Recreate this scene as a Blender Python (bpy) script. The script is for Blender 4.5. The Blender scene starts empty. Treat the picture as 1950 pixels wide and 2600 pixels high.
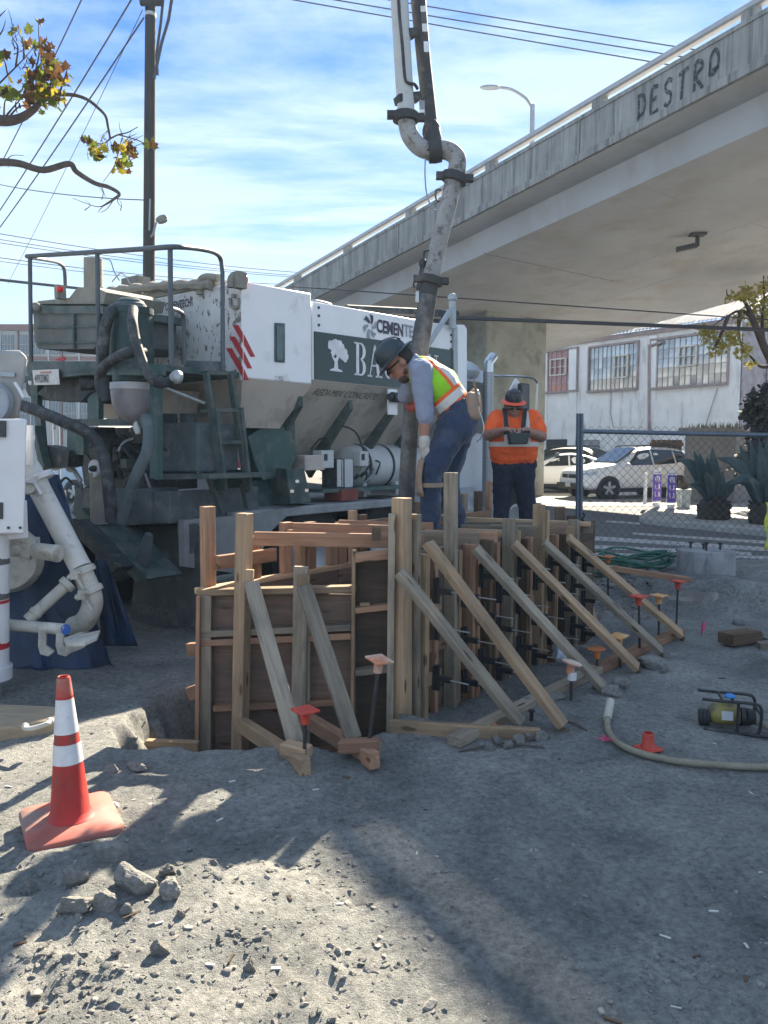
import bpy, bmesh, math, random
import numpy as np
from mathutils import Vector, Matrix, noise as mnoise
random.seed(7)
rng = np.random.default_rng(11)
R = math.radians
SC = bpy.context.scene
COL = SC.collection

# ------------------------------------------------------------------ camera
F, U0, V0, PITCH, EYE = 1960.0, 975.0, 1300.0, R(4.667), 1.6
cam = bpy.data.cameras.new('camera'); cam_o = bpy.data.objects.new('camera', cam); COL.objects.link(cam_o)
cam.sensor_fit = 'VERTICAL'; cam.sensor_height = 36.0; cam.lens = F/2600*36
cam_o.location = (0, 0, EYE); cam_o.rotation_euler = (R(90)-PITCH, 0, 0)
cam.clip_start = 0.05; cam.clip_end = 2000
SC.camera = cam_o

# ------------------------------------------------------------------ sky and sun
SUN_AZ, SUN_EL = R(22), R(33.7)          # clockwise from +Y (straight ahead), above the horizon
SKY_STRENGTH, SUN_STRENGTH, EXPOSURE = 0.05, 5.0, 2.12
w = bpy.data.worlds.new('World'); SC.world = w; w.use_nodes = True
nt = w.node_tree; nt.nodes.clear()
def wn(t, **kw):
    n = nt.nodes.new(t)
    for k, v in kw.items(): setattr(n, k, v)
    return n
out = wn('ShaderNodeOutputWorld'); bg = wn('ShaderNodeBackground'); bg.inputs[1].default_value = SKY_STRENGTH
sky = wn('ShaderNodeTexSky', sky_type='NISHITA', sun_disc=False)
sky.sun_elevation = SUN_EL; sky.sun_rotation = SUN_AZ
sky.air_density = 1.0; sky.dust_density = 0.0; sky.ozone_density = 3.5
geo = wn('ShaderNodeTexCoord'); sep = wn('ShaderNodeSeparateXYZ'); nt.links.new(geo.outputs['Generated'], sep.inputs[0])
def wmath(op, a, b=None, clamp=False):
    n = wn('ShaderNodeMath', operation=op); n.use_clamp = clamp
    for i, v in enumerate((a, b)):
        if v is None: continue
        if isinstance(v, (int, float)): n.inputs[i].default_value = v
        else: nt.links.new(v, n.inputs[i])
    return n.outputs[0]
zz = wmath('ADD', wmath('MAXIMUM', sep.outputs[2], 0.0), 0.10)
cx, cy = wmath('DIVIDE', sep.outputs[0], zz), wmath('DIVIDE', sep.outputs[1], zz)
comb = wn('ShaderNodeCombineXYZ'); nt.links.new(cx, comb.inputs[0]); nt.links.new(cy, comb.inputs[1])
mp = wn('ShaderNodeMapping'); nt.links.new(comb.outputs[0], mp.inputs[0])
mp.inputs['Rotation'].default_value = (0, 0, R(-14)); mp.inputs['Scale'].default_value = (0.50, 1.00, 1)
mp.inputs['Location'].default_value = (0.35, 0.55, 0)
n1 = wn('ShaderNodeTexNoise'); n1.inputs['Scale'].default_value = 0.95; n1.inputs['Detail'].default_value = 10; n1.inputs['Roughness'].default_value = 0.64
n1.inputs['Distortion'].default_value = 0.55; nt.links.new(mp.outputs[0], n1.inputs['Vector'])
mp2 = wn('ShaderNodeMapping'); nt.links.new(comb.outputs[0], mp2.inputs[0]); mp2.inputs['Rotation'].default_value = (0, 0, R(-20)); mp2.inputs['Scale'].default_value = (0.8, 2.9, 1)
n2 = wn('ShaderNodeTexNoise'); n2.inputs['Scale'].default_value = 1.6; n2.inputs['Detail'].default_value = 7; n2.inputs['Distortion'].default_value = 0.8; nt.links.new(mp2.outputs[0], n2.inputs['Vector'])
cl = wmath('ADD', wmath('MULTIPLY', n1.outputs[0], 0.85), wmath('MULTIPLY', n2.outputs[0], 0.22))
ramp = wn('ShaderNodeValToRGB'); nt.links.new(cl, ramp.inputs[0])
ramp.color_ramp.elements[0].position = 0.41; ramp.color_ramp.elements[1].position = 0.56
ramp.color_ramp.elements[0].color = (0, 0, 0, 1); ramp.color_ramp.elements[1].color = (1, 1, 1, 1)
# cirrus veil thickens with the longer path through the cloud sheet towards the horizon
low = wmath('MULTIPLY', wmath('SUBTRACT', 0.41, sep.outputs[2], True), 2.6, True)
cover = wmath('MULTIPLY', wmath('ADD', wmath('MULTIPLY', ramp.outputs[0], 0.9), low, True), 0.93)
mix = wn('ShaderNodeMix', data_type='RGBA'); nt.links.new(cover, mix.inputs[0])
tint = wn('ShaderNodeMix', data_type='RGBA', blend_type='MULTIPLY'); tint.inputs[0].default_value = 1.0; nt.links.new(sky.outputs[0], tint.inputs[6]); tint.inputs[7].default_value = (0.42, 0.64, 1.04, 1); nt.links.new(tint.outputs[2], mix.inputs[6])
ccol = wn('ShaderNodeMix', data_type='RGBA'); nt.links.new(n2.outputs[0], ccol.inputs[0])
ccol.inputs[6].default_value = (2.7, 3.85, 5.1, 1); ccol.inputs[7].default_value = (4.9, 5.75, 6.7, 1)
nt.links.new(ccol.outputs[2], mix.inputs[7])
nt.links.new(mix.outputs[2], bg.inputs[0]); nt.links.new(bg.outputs[0], out.inputs[0])

sl = bpy.data.lights.new('sun', 'SUN'); sl.energy = SUN_STRENGTH; sl.angle = R(0.53); sl.color = (1.0, 0.87, 0.67)
so = bpy.data.objects.new('sun', sl); COL.objects.link(so)
SUN_DIR = Vector((math.sin(SUN_AZ)*math.cos(SUN_EL), math.cos(SUN_AZ)*math.cos(SUN_EL), math.sin(SUN_EL)))
so.rotation_euler = SUN_DIR.to_track_quat('Z', 'Y').to_euler(); so.location = (20, 30, 40)
vs = SC.view_settings; vs.view_transform = 'Standard'; vs.look = 'None'; vs.exposure = EXPOSURE; vs.gamma = 1.0; vs.use_curve_mapping = False
SC.cycles.use_denoising = True; SC.cycles.max_bounces = 6; SC.cycles.diffuse_bounces = 4; SC.cycles.glossy_bounces = 3
SC.cycles.transparent_max_bounces = 8; SC.cycles.sample_clamp_indirect = 6; SC.cycles.caustics_reflective = False; SC.cycles.caustics_refractive = False

# ------------------------------------------------------------------ measuring helpers (photo survey -> metres)
FW = Vector((0, math.cos(PITCH), -math.sin(PITCH))); UP = Vector((0, math.sin(PITCH), math.cos(PITCH))); RT = Vector((1, 0, 0)); CAM = Vector((0, 0, EYE))
def ray(u, v): return RT*((u-U0)/F) + UP*((V0-v)/F) + FW
def P(u, v, Y): d = ray(u, v); return CAM + d*(Y/d.y)
def G(u, v, z=0.0): d = ray(u, v); return CAM + d*((z-EYE)/d.z)
def onplane(u, v, p0, n): d = ray(u, v); return CAM + d*((Vector(p0)-CAM).dot(n)/d.dot(n))

# ------------------------------------------------------------------ materials
MATS = {}
def mat(name, col, rough=0.65, metal=0.0, var=0.18, scale=6.0, bump=0.0, bscale=80.0, col2=None, thr=0.6, soft=0.08, s2=9.0, stretch=(1, 1, 1), stretch2=None, spec=0.5, randv=0.0, alpha=1.0, trans=0.0, emit=0.0, coords='Object', sheen=0):
    m = bpy.data.materials.new(name); m.use_nodes = True; t = m.node_tree; N = t.nodes; L = t.links; N.clear()
    o = N.new('ShaderNodeOutputMaterial'); b = N.new('ShaderNodeBsdfPrincipled'); L.new(b.outputs[0], o.inputs[0])
    tc = N.new('ShaderNodeTexCoord'); mpn = N.new('ShaderNodeMapping'); mpn.inputs['Scale'].default_value = stretch; L.new(tc.outputs[coords], mpn.inputs[0])
    nz = N.new('ShaderNodeTexNoise'); nz.inputs['Scale'].default_value = scale; nz.inputs['Detail'].default_value = 6; nz.inputs['Roughness'].default_value = 0.6; L.new(mpn.outputs[0], nz.inputs['Vector'])
    mr = N.new('ShaderNodeMapRange'); mr.inputs[1].default_value = 0.3; mr.inputs[2].default_value = 0.7; mr.inputs[3].default_value = 1-var; mr.inputs[4].default_value = 1+var; L.new(nz.outputs[0], mr.inputs[0])
    fac = mr.outputs[0]
    if randv:
        oi = N.new('ShaderNodeObjectInfo'); m2 = N.new('ShaderNodeMapRange'); m2.inputs[3].default_value = 1-randv; m2.inputs[4].default_value = 1+randv; L.new(oi.outputs['Random'], m2.inputs[0])
        mm = N.new('ShaderNodeMath'); mm.operation = 'MULTIPLY'; L.new(fac, mm.inputs[0]); L.new(m2.outputs[0], mm.inputs[1]); fac = mm.outputs[0]
    vm = N.new('ShaderNodeVectorMath'); vm.operation = 'SCALE'; vm.inputs[0].default_value = col[:3]; L.new(fac, vm.inputs['Scale'])
    cout = vm.outputs[0]
    if col2 is not None:
        mp3 = N.new('ShaderNodeMapping'); mp3.inputs['Scale'].default_value = stretch2 or stretch; mp3.inputs['Location'].default_value = (3.1, 1.7, 5.3); L.new(tc.outputs[coords], mp3.inputs[0])
        z2 = N.new('ShaderNodeTexNoise'); z2.inputs['Scale'].default_value = s2; z2.inputs['Detail'].default_value = 8; z2.inputs['Roughness'].default_value = 0.65; L.new(mp3.outputs[0], z2.inputs['Vector'])
        r2 = N.new('ShaderNodeMapRange'); r2.inputs[1].default_value = thr-soft; r2.inputs[2].default_value = thr+soft; L.new(z2.outputs[0], r2.inputs[0])
        mx = N.new('ShaderNodeMix'); mx.data_type = 'RGBA'; L.new(r2.outputs[0], mx.inputs[0]); L.new(cout, mx.inputs[6]); mx.inputs[7].default_value = (*col2[:3], 1)
        cout = mx.outputs[2]
    L.new(cout, b.inputs['Base Color'])
    b.inputs['Roughness'].default_value = rough; b.inputs['Metallic'].default_value = metal; b.inputs['Specular IOR Level'].default_value = spec
    b.inputs['Alpha'].default_value = alpha; b.inputs['Transmission Weight'].default_value = trans
    if sheen: b.inputs['Sheen Weight'].default_value = sheen
    if emit: b.inputs['Emission Color'].default_value = (*col[:3], 1); b.inputs['Emission Strength'].default_value = emit
    if bump:
        zb = N.new('ShaderNodeTexNoise'); zb.inputs['Scale'].default_value = bscale; zb.inputs['Detail'].default_value = 5; L.new(mpn.outputs[0], zb.inputs['Vector'])
        bp = N.new('ShaderNodeBump'); bp.inputs['Strength'].default_value = bump; bp.inputs['Distance'].default_value = 0.01; L.new(zb.outputs[0], bp.inputs['Height']); L.new(bp.outputs[0], b.inputs['Normal'])
    MATS[name] = m
    return m

WOODS = []
def wood(name, c1, c2, c3):
    m = bpy.data.materials.new(name); m.use_nodes = True; t = m.node_tree; N = t.nodes; L = t.links
    b = N['Principled BSDF']; b.inputs['Roughness'].default_value = 0.75; b.inputs['Specular IOR Level'].default_value = 0.25
    tc = N.new('ShaderNodeTexCoord'); oi = N.new('ShaderNodeObjectInfo')
    sc = N.new('ShaderNodeVectorMath'); sc.operation = 'SCALE'; cb = N.new('ShaderNodeCombineXYZ')
    for i in range(3): L.new(oi.outputs['Random'], cb.inputs[i])
    sc.inputs['Scale'].default_value = 37.0; L.new(cb.outputs[0], sc.inputs[0])
    ad = N.new('ShaderNodeVectorMath'); L.new(tc.outputs['Object'], ad.inputs[0]); L.new(sc.outputs[0], ad.inputs[1])
    mp_ = N.new('ShaderNodeMapping'); mp_.inputs['Scale'].default_value = (1.6, 42, 42); L.new(ad.outputs[0], mp_.inputs[0])
    g = N.new('ShaderNodeTexNoise'); g.inputs['Scale'].default_value = 1.0; g.inputs['Detail'].default_value = 5; g.inputs['Distortion'].default_value = 0.9; L.new(mp_.outputs[0], g.inputs['Vector'])
    rp = N.new('ShaderNodeValToRGB'); e = rp.color_ramp.elements; e[0].position = 0.3; e[1].position = 0.72; e[0].color = (*c1, 1); e[1].color = (*c2, 1); L.new(g.outputs[0], rp.inputs[0])
    mp2_ = N.new('ShaderNodeMapping'); mp2_.inputs['Scale'].default_value = (2.2, 9, 9); L.new(ad.outputs[0], mp2_.inputs[0])
    d = N.new('ShaderNodeTexNoise'); d.inputs['Scale'].default_value = 1.0; d.inputs['Detail'].default_value = 8; d.inputs['Roughness'].default_value = 0.7; L.new(mp2_.outputs[0], d.inputs['Vector'])
    rd = N.new('ShaderNodeMapRange'); rd.inputs[1].default_value = 0.44; rd.inputs[2].default_value = 0.66; rd.inputs[4].default_value = 0.8; L.new(d.outputs[0], rd.inputs[0])
    mx = N.new('ShaderNodeMix'); mx.data_type = 'RGBA'; L.new(rd.outputs[0], mx.inputs[0]); L.new(rp.outputs[0], mx.inputs[6]); mx.inputs[7].default_value = (*c3, 1)
    # per-board tone
    mr = N.new('ShaderNodeMapRange'); mr.inputs[3].default_value = 0.62; mr.inputs[4].default_value = 1.12; L.new(oi.outputs['Random'], mr.inputs[0])
    vm = N.new('ShaderNodeVectorMath'); vm.operation = 'SCALE'; L.new(mx.outputs[2], vm.inputs[0]); L.new(mr.outputs[0], vm.inputs['Scale'])
    # knots
    vo = N.new('ShaderNodeTexVoronoi'); vo.inputs['Scale'].default_value = 1.0; mp4 = N.new('ShaderNodeMapping'); mp4.inputs['Scale'].default_value = (3.0, 11, 11); L.new(ad.outputs[0], mp4.inputs[0]); L.new(mp4.outputs[0], vo.inputs['Vector'])
    kr = N.new('ShaderNodeMapRange'); kr.inputs[1].default_value = 0.16; kr.inputs[2].default_value = 0.10; kr.inputs[4].default_value = 0.8; L.new(vo.outputs['Distance'], kr.inputs[0])
    mk = N.new('ShaderNodeMix'); mk.data_type = 'RGBA'; L.new(kr.outputs[0], mk.inputs[0]); L.new(vm.outputs[0], mk.inputs[6]); mk.inputs[7].default_value = (0.07, 0.04, 0.025, 1)
    L.new(mk.outputs[2], b.inputs['Base Color'])
    bp = N.new('ShaderNodeBump'); bp.inputs['Strength'].default_value = 0.25; bp.inputs['Distance'].default_value = 0.004; L.new(g.outputs[0], bp.inputs['Height']); L.new(bp.outputs[0], b.inputs['Normal'])
    return m
W_RED = wood('wood_reddish', (0.30, 0.160, 0.095), (0.46, 0.27, 0.17), (0.18, 0.115, 0.085))
W_TAN = wood('wood_tan', (0.36, 0.235, 0.14), (0.52, 0.365, 0.23), (0.22, 0.16, 0.11))
W_GREY = wood('wood_weathered', (0.26, 0.21, 0.155), (0.40, 0.335, 0.25), (0.13, 0.115, 0.095))
W_DARK = wood('wood_stained', (0.13, 0.085, 0.055), (0.22, 0.15, 0.10), (0.07, 0.05, 0.04))
W_PLY = wood('plywood_oiled', (0.085, 0.055, 0.04), (0.15, 0.10, 0.07), (0.05, 0.045, 0.04))

# ------------------------------------------------------------------ mesh builder
class MB:
    def __init__(s): s.v = []; s.f = []
    def add(s, vs, fs):
        o = len(s.v); s.v.extend([tuple(x) for x in vs]); s.f.extend([tuple(i+o for i in f) for f in fs]); return s
    def box(s, c, size, M=None):
        c = Vector(c); hx, hy, hz = (q/2 for q in size); vs = []
        for x in (-hx, hx):
            for y in (-hy, hy):
                for z in (-hz, hz):
                    p = Vector((x, y, z)); vs.append(c + (M @ p if M else p))
        return s.add(vs, [(0, 1, 3, 2), (4, 6, 7, 5), (0, 4, 5, 1), (2, 3, 7, 6), (0, 2, 6, 4), (1, 5, 7, 3)])
    def beam(s, p0, p1, w, h, up=(0, 0, 1)):
        p0, p1 = Vector(p0), Vector(p1); x = (p1-p0).normalized(); y = Vector(up).cross(x)
        if y.length < 1e-4: y = Vector((0, 1, 0)).cross(x)
        y.normalize(); z = x.cross(y); vs = []
        for p in (p0, p1):
            for a, b in ((-1, -1), (1, -1), (1, 1), (-1, 1)): vs.append(p + y*(a*w/2) + z*(b*h/2))
        return s.add(vs, [(3, 2, 1, 0), (4, 5, 6, 7), (0, 1, 5, 4), (1, 2, 6, 5), (2, 3, 7, 6), (3, 0, 4, 7)])
    def prism(s, poly, vec):
        n = len(poly); vec = Vector(vec); a = [Vector(p) for p in poly]; b = [p+vec for p in a]
        nrm = Vector((0, 0, 0))
        for i in range(n): nrm += (a[i]-a[0]).cross(a[(i+1) % n]-a[0])
        if nrm.dot(vec) > 0: a.reverse(); b.reverse()
        fs = [tuple(range(n)), tuple(range(2*n-1, n-1, -1))] + [(i, i+n, (i+1) % n+n, (i+1) % n) for i in range(n)]
        return s.add(a+b, fs)
    def frame(s, ax):
        ax = Vector(ax).normalized(); q = Vector((0, 0, 1)) if abs(ax.z) < 0.9 else Vector((1, 0, 0))
        x = q.cross(ax).normalized(); return x, ax.cross(x)
    def cyl(s, p0, p1, r0, r1=None, n=16, caps=True):
        return s.tube([p0, p1], [r0, r0 if r1 is None else r1], n, caps)
    def tube(s, pts, r, n=10, caps=True, closed=False):
        pts = [Vector(p) for p in pts]; m = len(pts); rs = r if isinstance(r, (list, tuple)) else [r]*m
        tang = []
        for i in range(m):
            a, b = pts[max(0, i-1)], pts[min(m-1, i+1)]; tang.append((b-a).normalized())
        x, y = s.frame(tang[0]); vs = []
        for i in range(m):
            if i:
                q = tang[i-1].rotation_difference(tang[i]); x = q @ x; y = q @ y
            for k in range(n):
                a = 2*math.pi*k/n; vs.append(pts[i] + (x*math.cos(a)+y*math.sin(a))*rs[i])
        fs = [(i*n+k, i*n+(k+1) % n, (i+1)*n+(k+1) % n, (i+1)*n+k) for i in range(m-1) for k in range(n)]
        if caps: fs += [tuple(range(n-1, -1, -1)), tuple(range((m-1)*n, m*n))]
        return s.add(vs, fs)
    def lathe(s, c, prof, n=20, axis=(0, 0, 1), caps=True):
        c = Vector(c); ax = Vector(axis).normalized(); x, y = s.frame(ax); vs = []; m = len(prof)
        for r, h in prof:
            for k in range(n):
                a = 2*math.pi*k/n; vs.append(c + ax*h + (x*math.cos(a)+y*math.sin(a))*max(r, 1e-4))
        fs = [(i*n+k, i*n+(k+1) % n, (i+1)*n+(k+1) % n, (i+1)*n+k) for i in range(m-1) for k in range(n)]
        if caps: fs += [tuple(range(n-1, -1, -1)), tuple(range((m-1)*n, m*n))]
        return s.add(vs, fs)
    def ell(s, c, r, M=None, n=14, m=9):
        c = Vector(c); r = (r, r, r) if isinstance(r, (int, float)) else r; vs = []
        for i in range(m+1):
            t = math.pi*i/m
            for k in range(n):
                a = 2*math.pi*k/n; p = Vector((r[0]*math.sin(t)*math.cos(a), r[1]*math.sin(t)*math.sin(a), -r[2]*math.cos(t)))
                vs.append(c + (M @ p if M else p))
        return s.add(vs, [(i*n+k, i*n+(k+1) % n, (i+1)*n+(k+1) % n, (i+1)*n+k) for i in range(m) for k in range(n)])
    def capsule(s, p0, p1, r0, r1, n=12):
        p0, p1 = Vector(p0), Vector(p1); d = (p1-p0); L = d.length; d.normalize(); pts, rs = [], []
        for k in range(5):
            a = math.pi/2*k/4; pts.append(p0 - d*r0*math.cos(a)); rs.append(max(r0*math.sin(a), 1e-3))
        for k in range(5):
            a = math.pi/2*k/4; pts.append(p1 + d*r1*math.sin(a)); rs.append(max(r1*math.cos(a), 1e-3))
        x, y = s.frame(d); vs = []
        for p, r in zip(pts, rs):
            for k in range(n):
                a = 2*math.pi*k/n; vs.append(p + (x*math.cos(a)+y*math.sin(a))*r)
        fs = [(i*n+k, i*n+(k+1) % n, (i+1)*n+(k+1) % n, (i+1)*n+k) for i in range(9) for k in range(n)] + [tuple(range(n-1, -1, -1)), tuple(range(9*n, 10*n))]
        return s.add(vs, fs)
    def sheet(s, rows):
        m, n = len(rows), len(rows[0])
        return s.add([p for r in rows for p in r], [(i*n+k, i*n+k+1, (i+1)*n+k+1, (i+1)*n+k) for i in range(m-1) for k in range(n-1)])
    def mesh(s, name):
        me = bpy.data.meshes.new(name); me.from_pydata(s.v, [], s.f); me.update(); return me

WM = {}
def put(o, M, parent=None):
    WM[o] = M.copy()
    if parent is not None:
        o.parent = parent; o.matrix_local = WM[parent].inverted() @ M
    else: o.matrix_world = M
    COL.objects.link(o)
def tag(o, label, cat, group=None, kind=None):
    if label: o['label'] = label
    if cat: o['category'] = cat
    if group: o['group'] = group
    if kind: o['kind'] = kind
    return o
def thing(name, label, cat, loc=(0, 0, 0), rotz=0.0, group=None, kind=None):
    e = bpy.data.objects.new(name, None); e.empty_display_size = 0.1
    put(e, Matrix.Translation(Vector(loc)) @ Matrix.Rotation(rotz, 4, 'Z')); return tag(e, label, cat, group, kind)
def smooth(me, ang=38):
    me.shade_smooth()
    try: me.set_sharp_from_angle(angle=R(ang))
    except Exception: pass
def fin(name, mb, material, parent=None, M=None, ang=38, bevel=0.0, base=None, fix=False):
    """one mesh object; mb in world coordinates, stored relative to M (default: the parent's frame)"""
    if M is None:
        if parent is not None: M = WM[parent]
        else:
            a = np.array(mb.v); M = Matrix.Translation(Vector(((a[:, 0].min()+a[:, 0].max())/2, (a[:, 1].min()+a[:, 1].max())/2, a[:, 2].min())))
    inv = M.inverted(); me = bpy.data.meshes.new(name)
    me.from_pydata([tuple(inv @ Vector(p)) for p in mb.v], [], mb.f); me.update()
    if fix:
        b = bmesh.new(); b.from_mesh(me); bmesh.ops.recalc_face_normals(b, faces=b.faces); b.to_mesh(me); b.free()
    smooth(me, ang)
    for mm in (material if isinstance(material, (list, tuple)) else [material]): me.materials.append(mm)
    o = bpy.data.objects.new(name, me); put(o, M, parent)
    if bevel:
        bv = o.modifiers.new('bevel', 'BEVEL'); bv.width = bevel; bv.segments = 2; bv.limit_method = 'ANGLE'; bv.angle_limit = R(50)
    return o
def bevbox_mesh(name, L, w, h, b=0.003):
    bm = bmesh.new(); bmesh.ops.create_cube(bm, size=1.0); bmesh.ops.scale(bm, vec=(L, w, h), verts=bm.verts)
    bmesh.ops.bevel(bm, geom=bm.edges[:], offset=b, segments=1, affect='EDGES', profile=0.5)
    for v in bm.verts: v.co.x += L/2
    me = bpy.data.meshes.new(name); bm.to_mesh(me); bm.free(); return me
BCACHE = {}
def board(name, p0, p1, w, h, material, parent=None, up=(0, 0, 1), jit=0.0):
    """a sawn board from p0 to p1: w across, h along 'up'; its own object with grain along its length"""
    p0, p1 = Vector(p0), Vector(p1)
    if jit:
        p0 = p0 + Vector((random.uniform(-jit, jit), random.uniform(-jit, jit), 0)); p1 = p1 + Vector((random.uniform(-jit, jit), random.uniform(-jit, jit), 0))
    x = (p1-p0); L = x.length; x.normalize(); y = Vector(up).cross(x)
    if y.length < 1e-4: y = Vector((0, 1, 0)).cross(x)
    y.normalize(); z = x.cross(y)
    M = Matrix((x, y, z)).transposed().to_4x4(); M.translation = p0
    k = (round(L, 3), w, h, material.name)
    if k not in BCACHE:
        me = bevbox_mesh(name, L, w, h); me.materials.append(material); BCACHE[k] = me
    o = bpy.data.objects.new(name, BCACHE[k]); put(o, M, parent); return o
def text(name, s, material, parent, origin, xdir, updir, height, width=None, shear=0.0, depth=0.002, align='LEFT', bold=0.0, space=1.0):
    cu = bpy.data.curves.new(name, 'FONT'); cu.body = s; cu.size = 1.0; cu.shear = shear; cu.extrude = 0; cu.offset = bold; cu.align_x = align; cu.space_character = space; cu.resolution_u = 3
    t = bpy.data.objects.new(name, cu); COL.objects.link(t); dg = bpy.context.evaluated_depsgraph_get(); dg.update()
    me = bpy.data.meshes.new_from_object(t.evaluated_get(dg)); bpy.data.objects.remove(t); me.name = name
    a = np.array([v.co for v in me.vertices]); x0, x1, y0, y1 = a[:, 0].min(), a[:, 0].max(), a[:, 1].min(), a[:, 1].max()
    sy = height/(y1-y0); sx = sy if width is None else width/(x1-x0)
    ox = 0 if align == 'LEFT' else 0.5
    for v in me.vertices: v.co = ((v.co.x-x0-(x1-x0)*ox)*sx, (v.co.y-y0)*sy, 0)
    me.materials.append(material)
    X = Vector(xdir).normalized(); Y = Vector(updir); Y = (Y - X*Y.dot(X)).normalized(); Z = X.cross(Y)
    M = Matrix((X, Y, Z)).transposed().to_4x4(); M.translation = Vector(origin) + Z*depth
    o = bpy.data.objects.new(name, me); put(o, M, parent); return o
def flat(name, pts, material, parent, thick=0.0015):
    """thin sheet (paint, sticker, plate) through pts, given thickness towards its normal"""
    pts = [Vector(p) for p in pts]; n = (pts[1]-pts[0]).cross(pts[2]-pts[0]).normalized()
    if n.dot(CAM-pts[0]) < 0: n = -n
    return fin(name, MB().prism(pts, n*thick), material, parent)
def arc(c, x, y, r, a0, a1, n=8):
    c, x, y = Vector(c), Vector(x), Vector(y); return [c + x*(r*math.cos(a0+(a1-a0)*i/n)) + y*(r*math.sin(a0+(a1-a0)*i/n)) for i in range(n+1)]
def spline(pts, k=6):
    pts = [Vector(p) for p in pts]; q = [pts[0]*2-pts[1]] + pts + [pts[-1]*2-pts[-2]]; o = []
    for i in range(1, len(q)-2):
        a, b, c, d = q[i-1], q[i], q[i+1], q[i+2]
        for j in range(k):
            t = j/k; o.append(0.5*((2*b)+(c-a)*t+(2*a-5*b+4*c-d)*t*t+(3*b-a-3*c+d)*t**3))
    o.append(pts[-1]); return o
def copy_tree(o, M, parent=None):
    c = o.copy(); rel = M @ WM[o].inverted(); put(c, M, parent)
    for ch in [k for k in WM if k.parent == o]: copy_tree(ch, rel @ WM[ch], c)
    return c

# numpy value noise for terrain
def vnoise(x, y, seed=0):
    x = np.asarray(x, float); y = np.asarray(y, float); xi = np.floor(x).astype(np.int64); yi = np.floor(y).astype(np.int64); fx = x-xi; fy = y-yi
    fx = fx*fx*(3-2*fx); fy = fy*fy*(3-2*fy)
    def h(a, b):
        n = (a*374761393 + b*668265263 + seed*1442695041) & 0x7fffffff; n = ((n ^ (n >> 13))*1274126177) & 0x7fffffff; n = (n ^ (n >> 16)) & 0x7fffffff
        return n/0x7fffffff
    return ((h(xi, yi)*(1-fx)+h(xi+1, yi)*fx)*(1-fy) + (h(xi, yi+1)*(1-fx)+h(xi+1, yi+1)*fx)*fy)*2-1
def sstep(a, b, x): t = np.clip((x-a)/(b-a), 0, 1); return t*t*(3-2*t)
# ================================================================== form layout (shared by the terrain)
FD = Vector((0.63, 0.777, 0)); FN = Vector((0.777, -0.63, 0))       # along the wall form, and out of its braced side
RW0 = Vector((0.10, 4.60, 0)); LW0 = Vector((-1.155, 4.75, 0))      # near ends of the braced wall and of the far wall

# ================================================================== ground
def Hbase(x, y):
    x = np.asarray(x, float); y = np.asarray(y, float)
    near = 1 - sstep(9.2, 10.2, y)
    wid = np.exp(-((x-0.3)/9)**4)
    h = 0.030*vnoise(x*0.9+3, y*0.9, 1) + 0.016*vnoise(x*2.3, y*2.3, 2)
    h = h + 0.05*np.exp(-(((x+0.95)/0.55)**2+((y-2.65)/0.35)**2))
    h = h*near*wid
    # trench round the low end of the form
    front = 3.99 + 0.05*vnoise(x*3, y*0+2.2, 5) + 0.22*sstep(-0.25, 0.02, x)
    front = front + 0.035*vnoise(x*11, y*11, 51); x0_ = x + 0.05*vnoise(x*8, y*8, 52) + 0.02*vnoise(x*19, y*19, 53)
    tr = sstep(0.0, 0.10, y-front)*(1-sstep(4.85, 5.1, y))*sstep(-1.50, -1.36, x0_)*(1-sstep(-0.02, 0.10, x))
    dl = (x-LW0.x)*FN.x + (y-LW0.y)*FN.y; al = (x-LW0.x)*FD.x + (y-LW0.y)*FD.y
    tr2 = sstep(-0.42, -0.25, dl)*(1-sstep(0.3, 0.4, dl))*sstep(-0.2, 0.1, al)*(1-sstep(2.4, 2.8, al))
    h = h*(1-np.maximum(tr, tr2)) - 0.42*np.maximum(tr, tr2)
    # slightly lower strip beside the braced wall
    dr = (x-RW0.x)*FN.x + (y-RW0.y)*FN.y; ar = (x-RW0.x)*FD.x + (y-RW0.y)*FD.y
    h = h - 0.10*sstep(-0.15, 0.0, dr)*(1-sstep(0.25, 0.65, dr))*sstep(-0.1, 0.2, ar)*(1-sstep(2.6, 3.2, ar))
    # bank before the fence, and the spoil heap beside the mixer
    edge = 7.55 + 0.18*vnoise(x*1.7, y*0.4, 8)
    h = h + (0.25+0.04*vnoise(x*2, y*2, 9))*sstep(0, 0.30, y-edge)*sstep(2.0, 2.8, x)*near
    h = h + 0.44*np.exp(-(((x-1.4)/0.75)**4+((y-8.5)/0.7)**4))
    return h
PRINTS = [(random.uniform(-1.6, 2.4), random.uniform(1.9, 3.9), *(lambda a: (math.cos(a), math.sin(a)))(random.uniform(0, 6.28)), random.uniform(0.006, 0.014)) for _ in range(46)]
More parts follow.
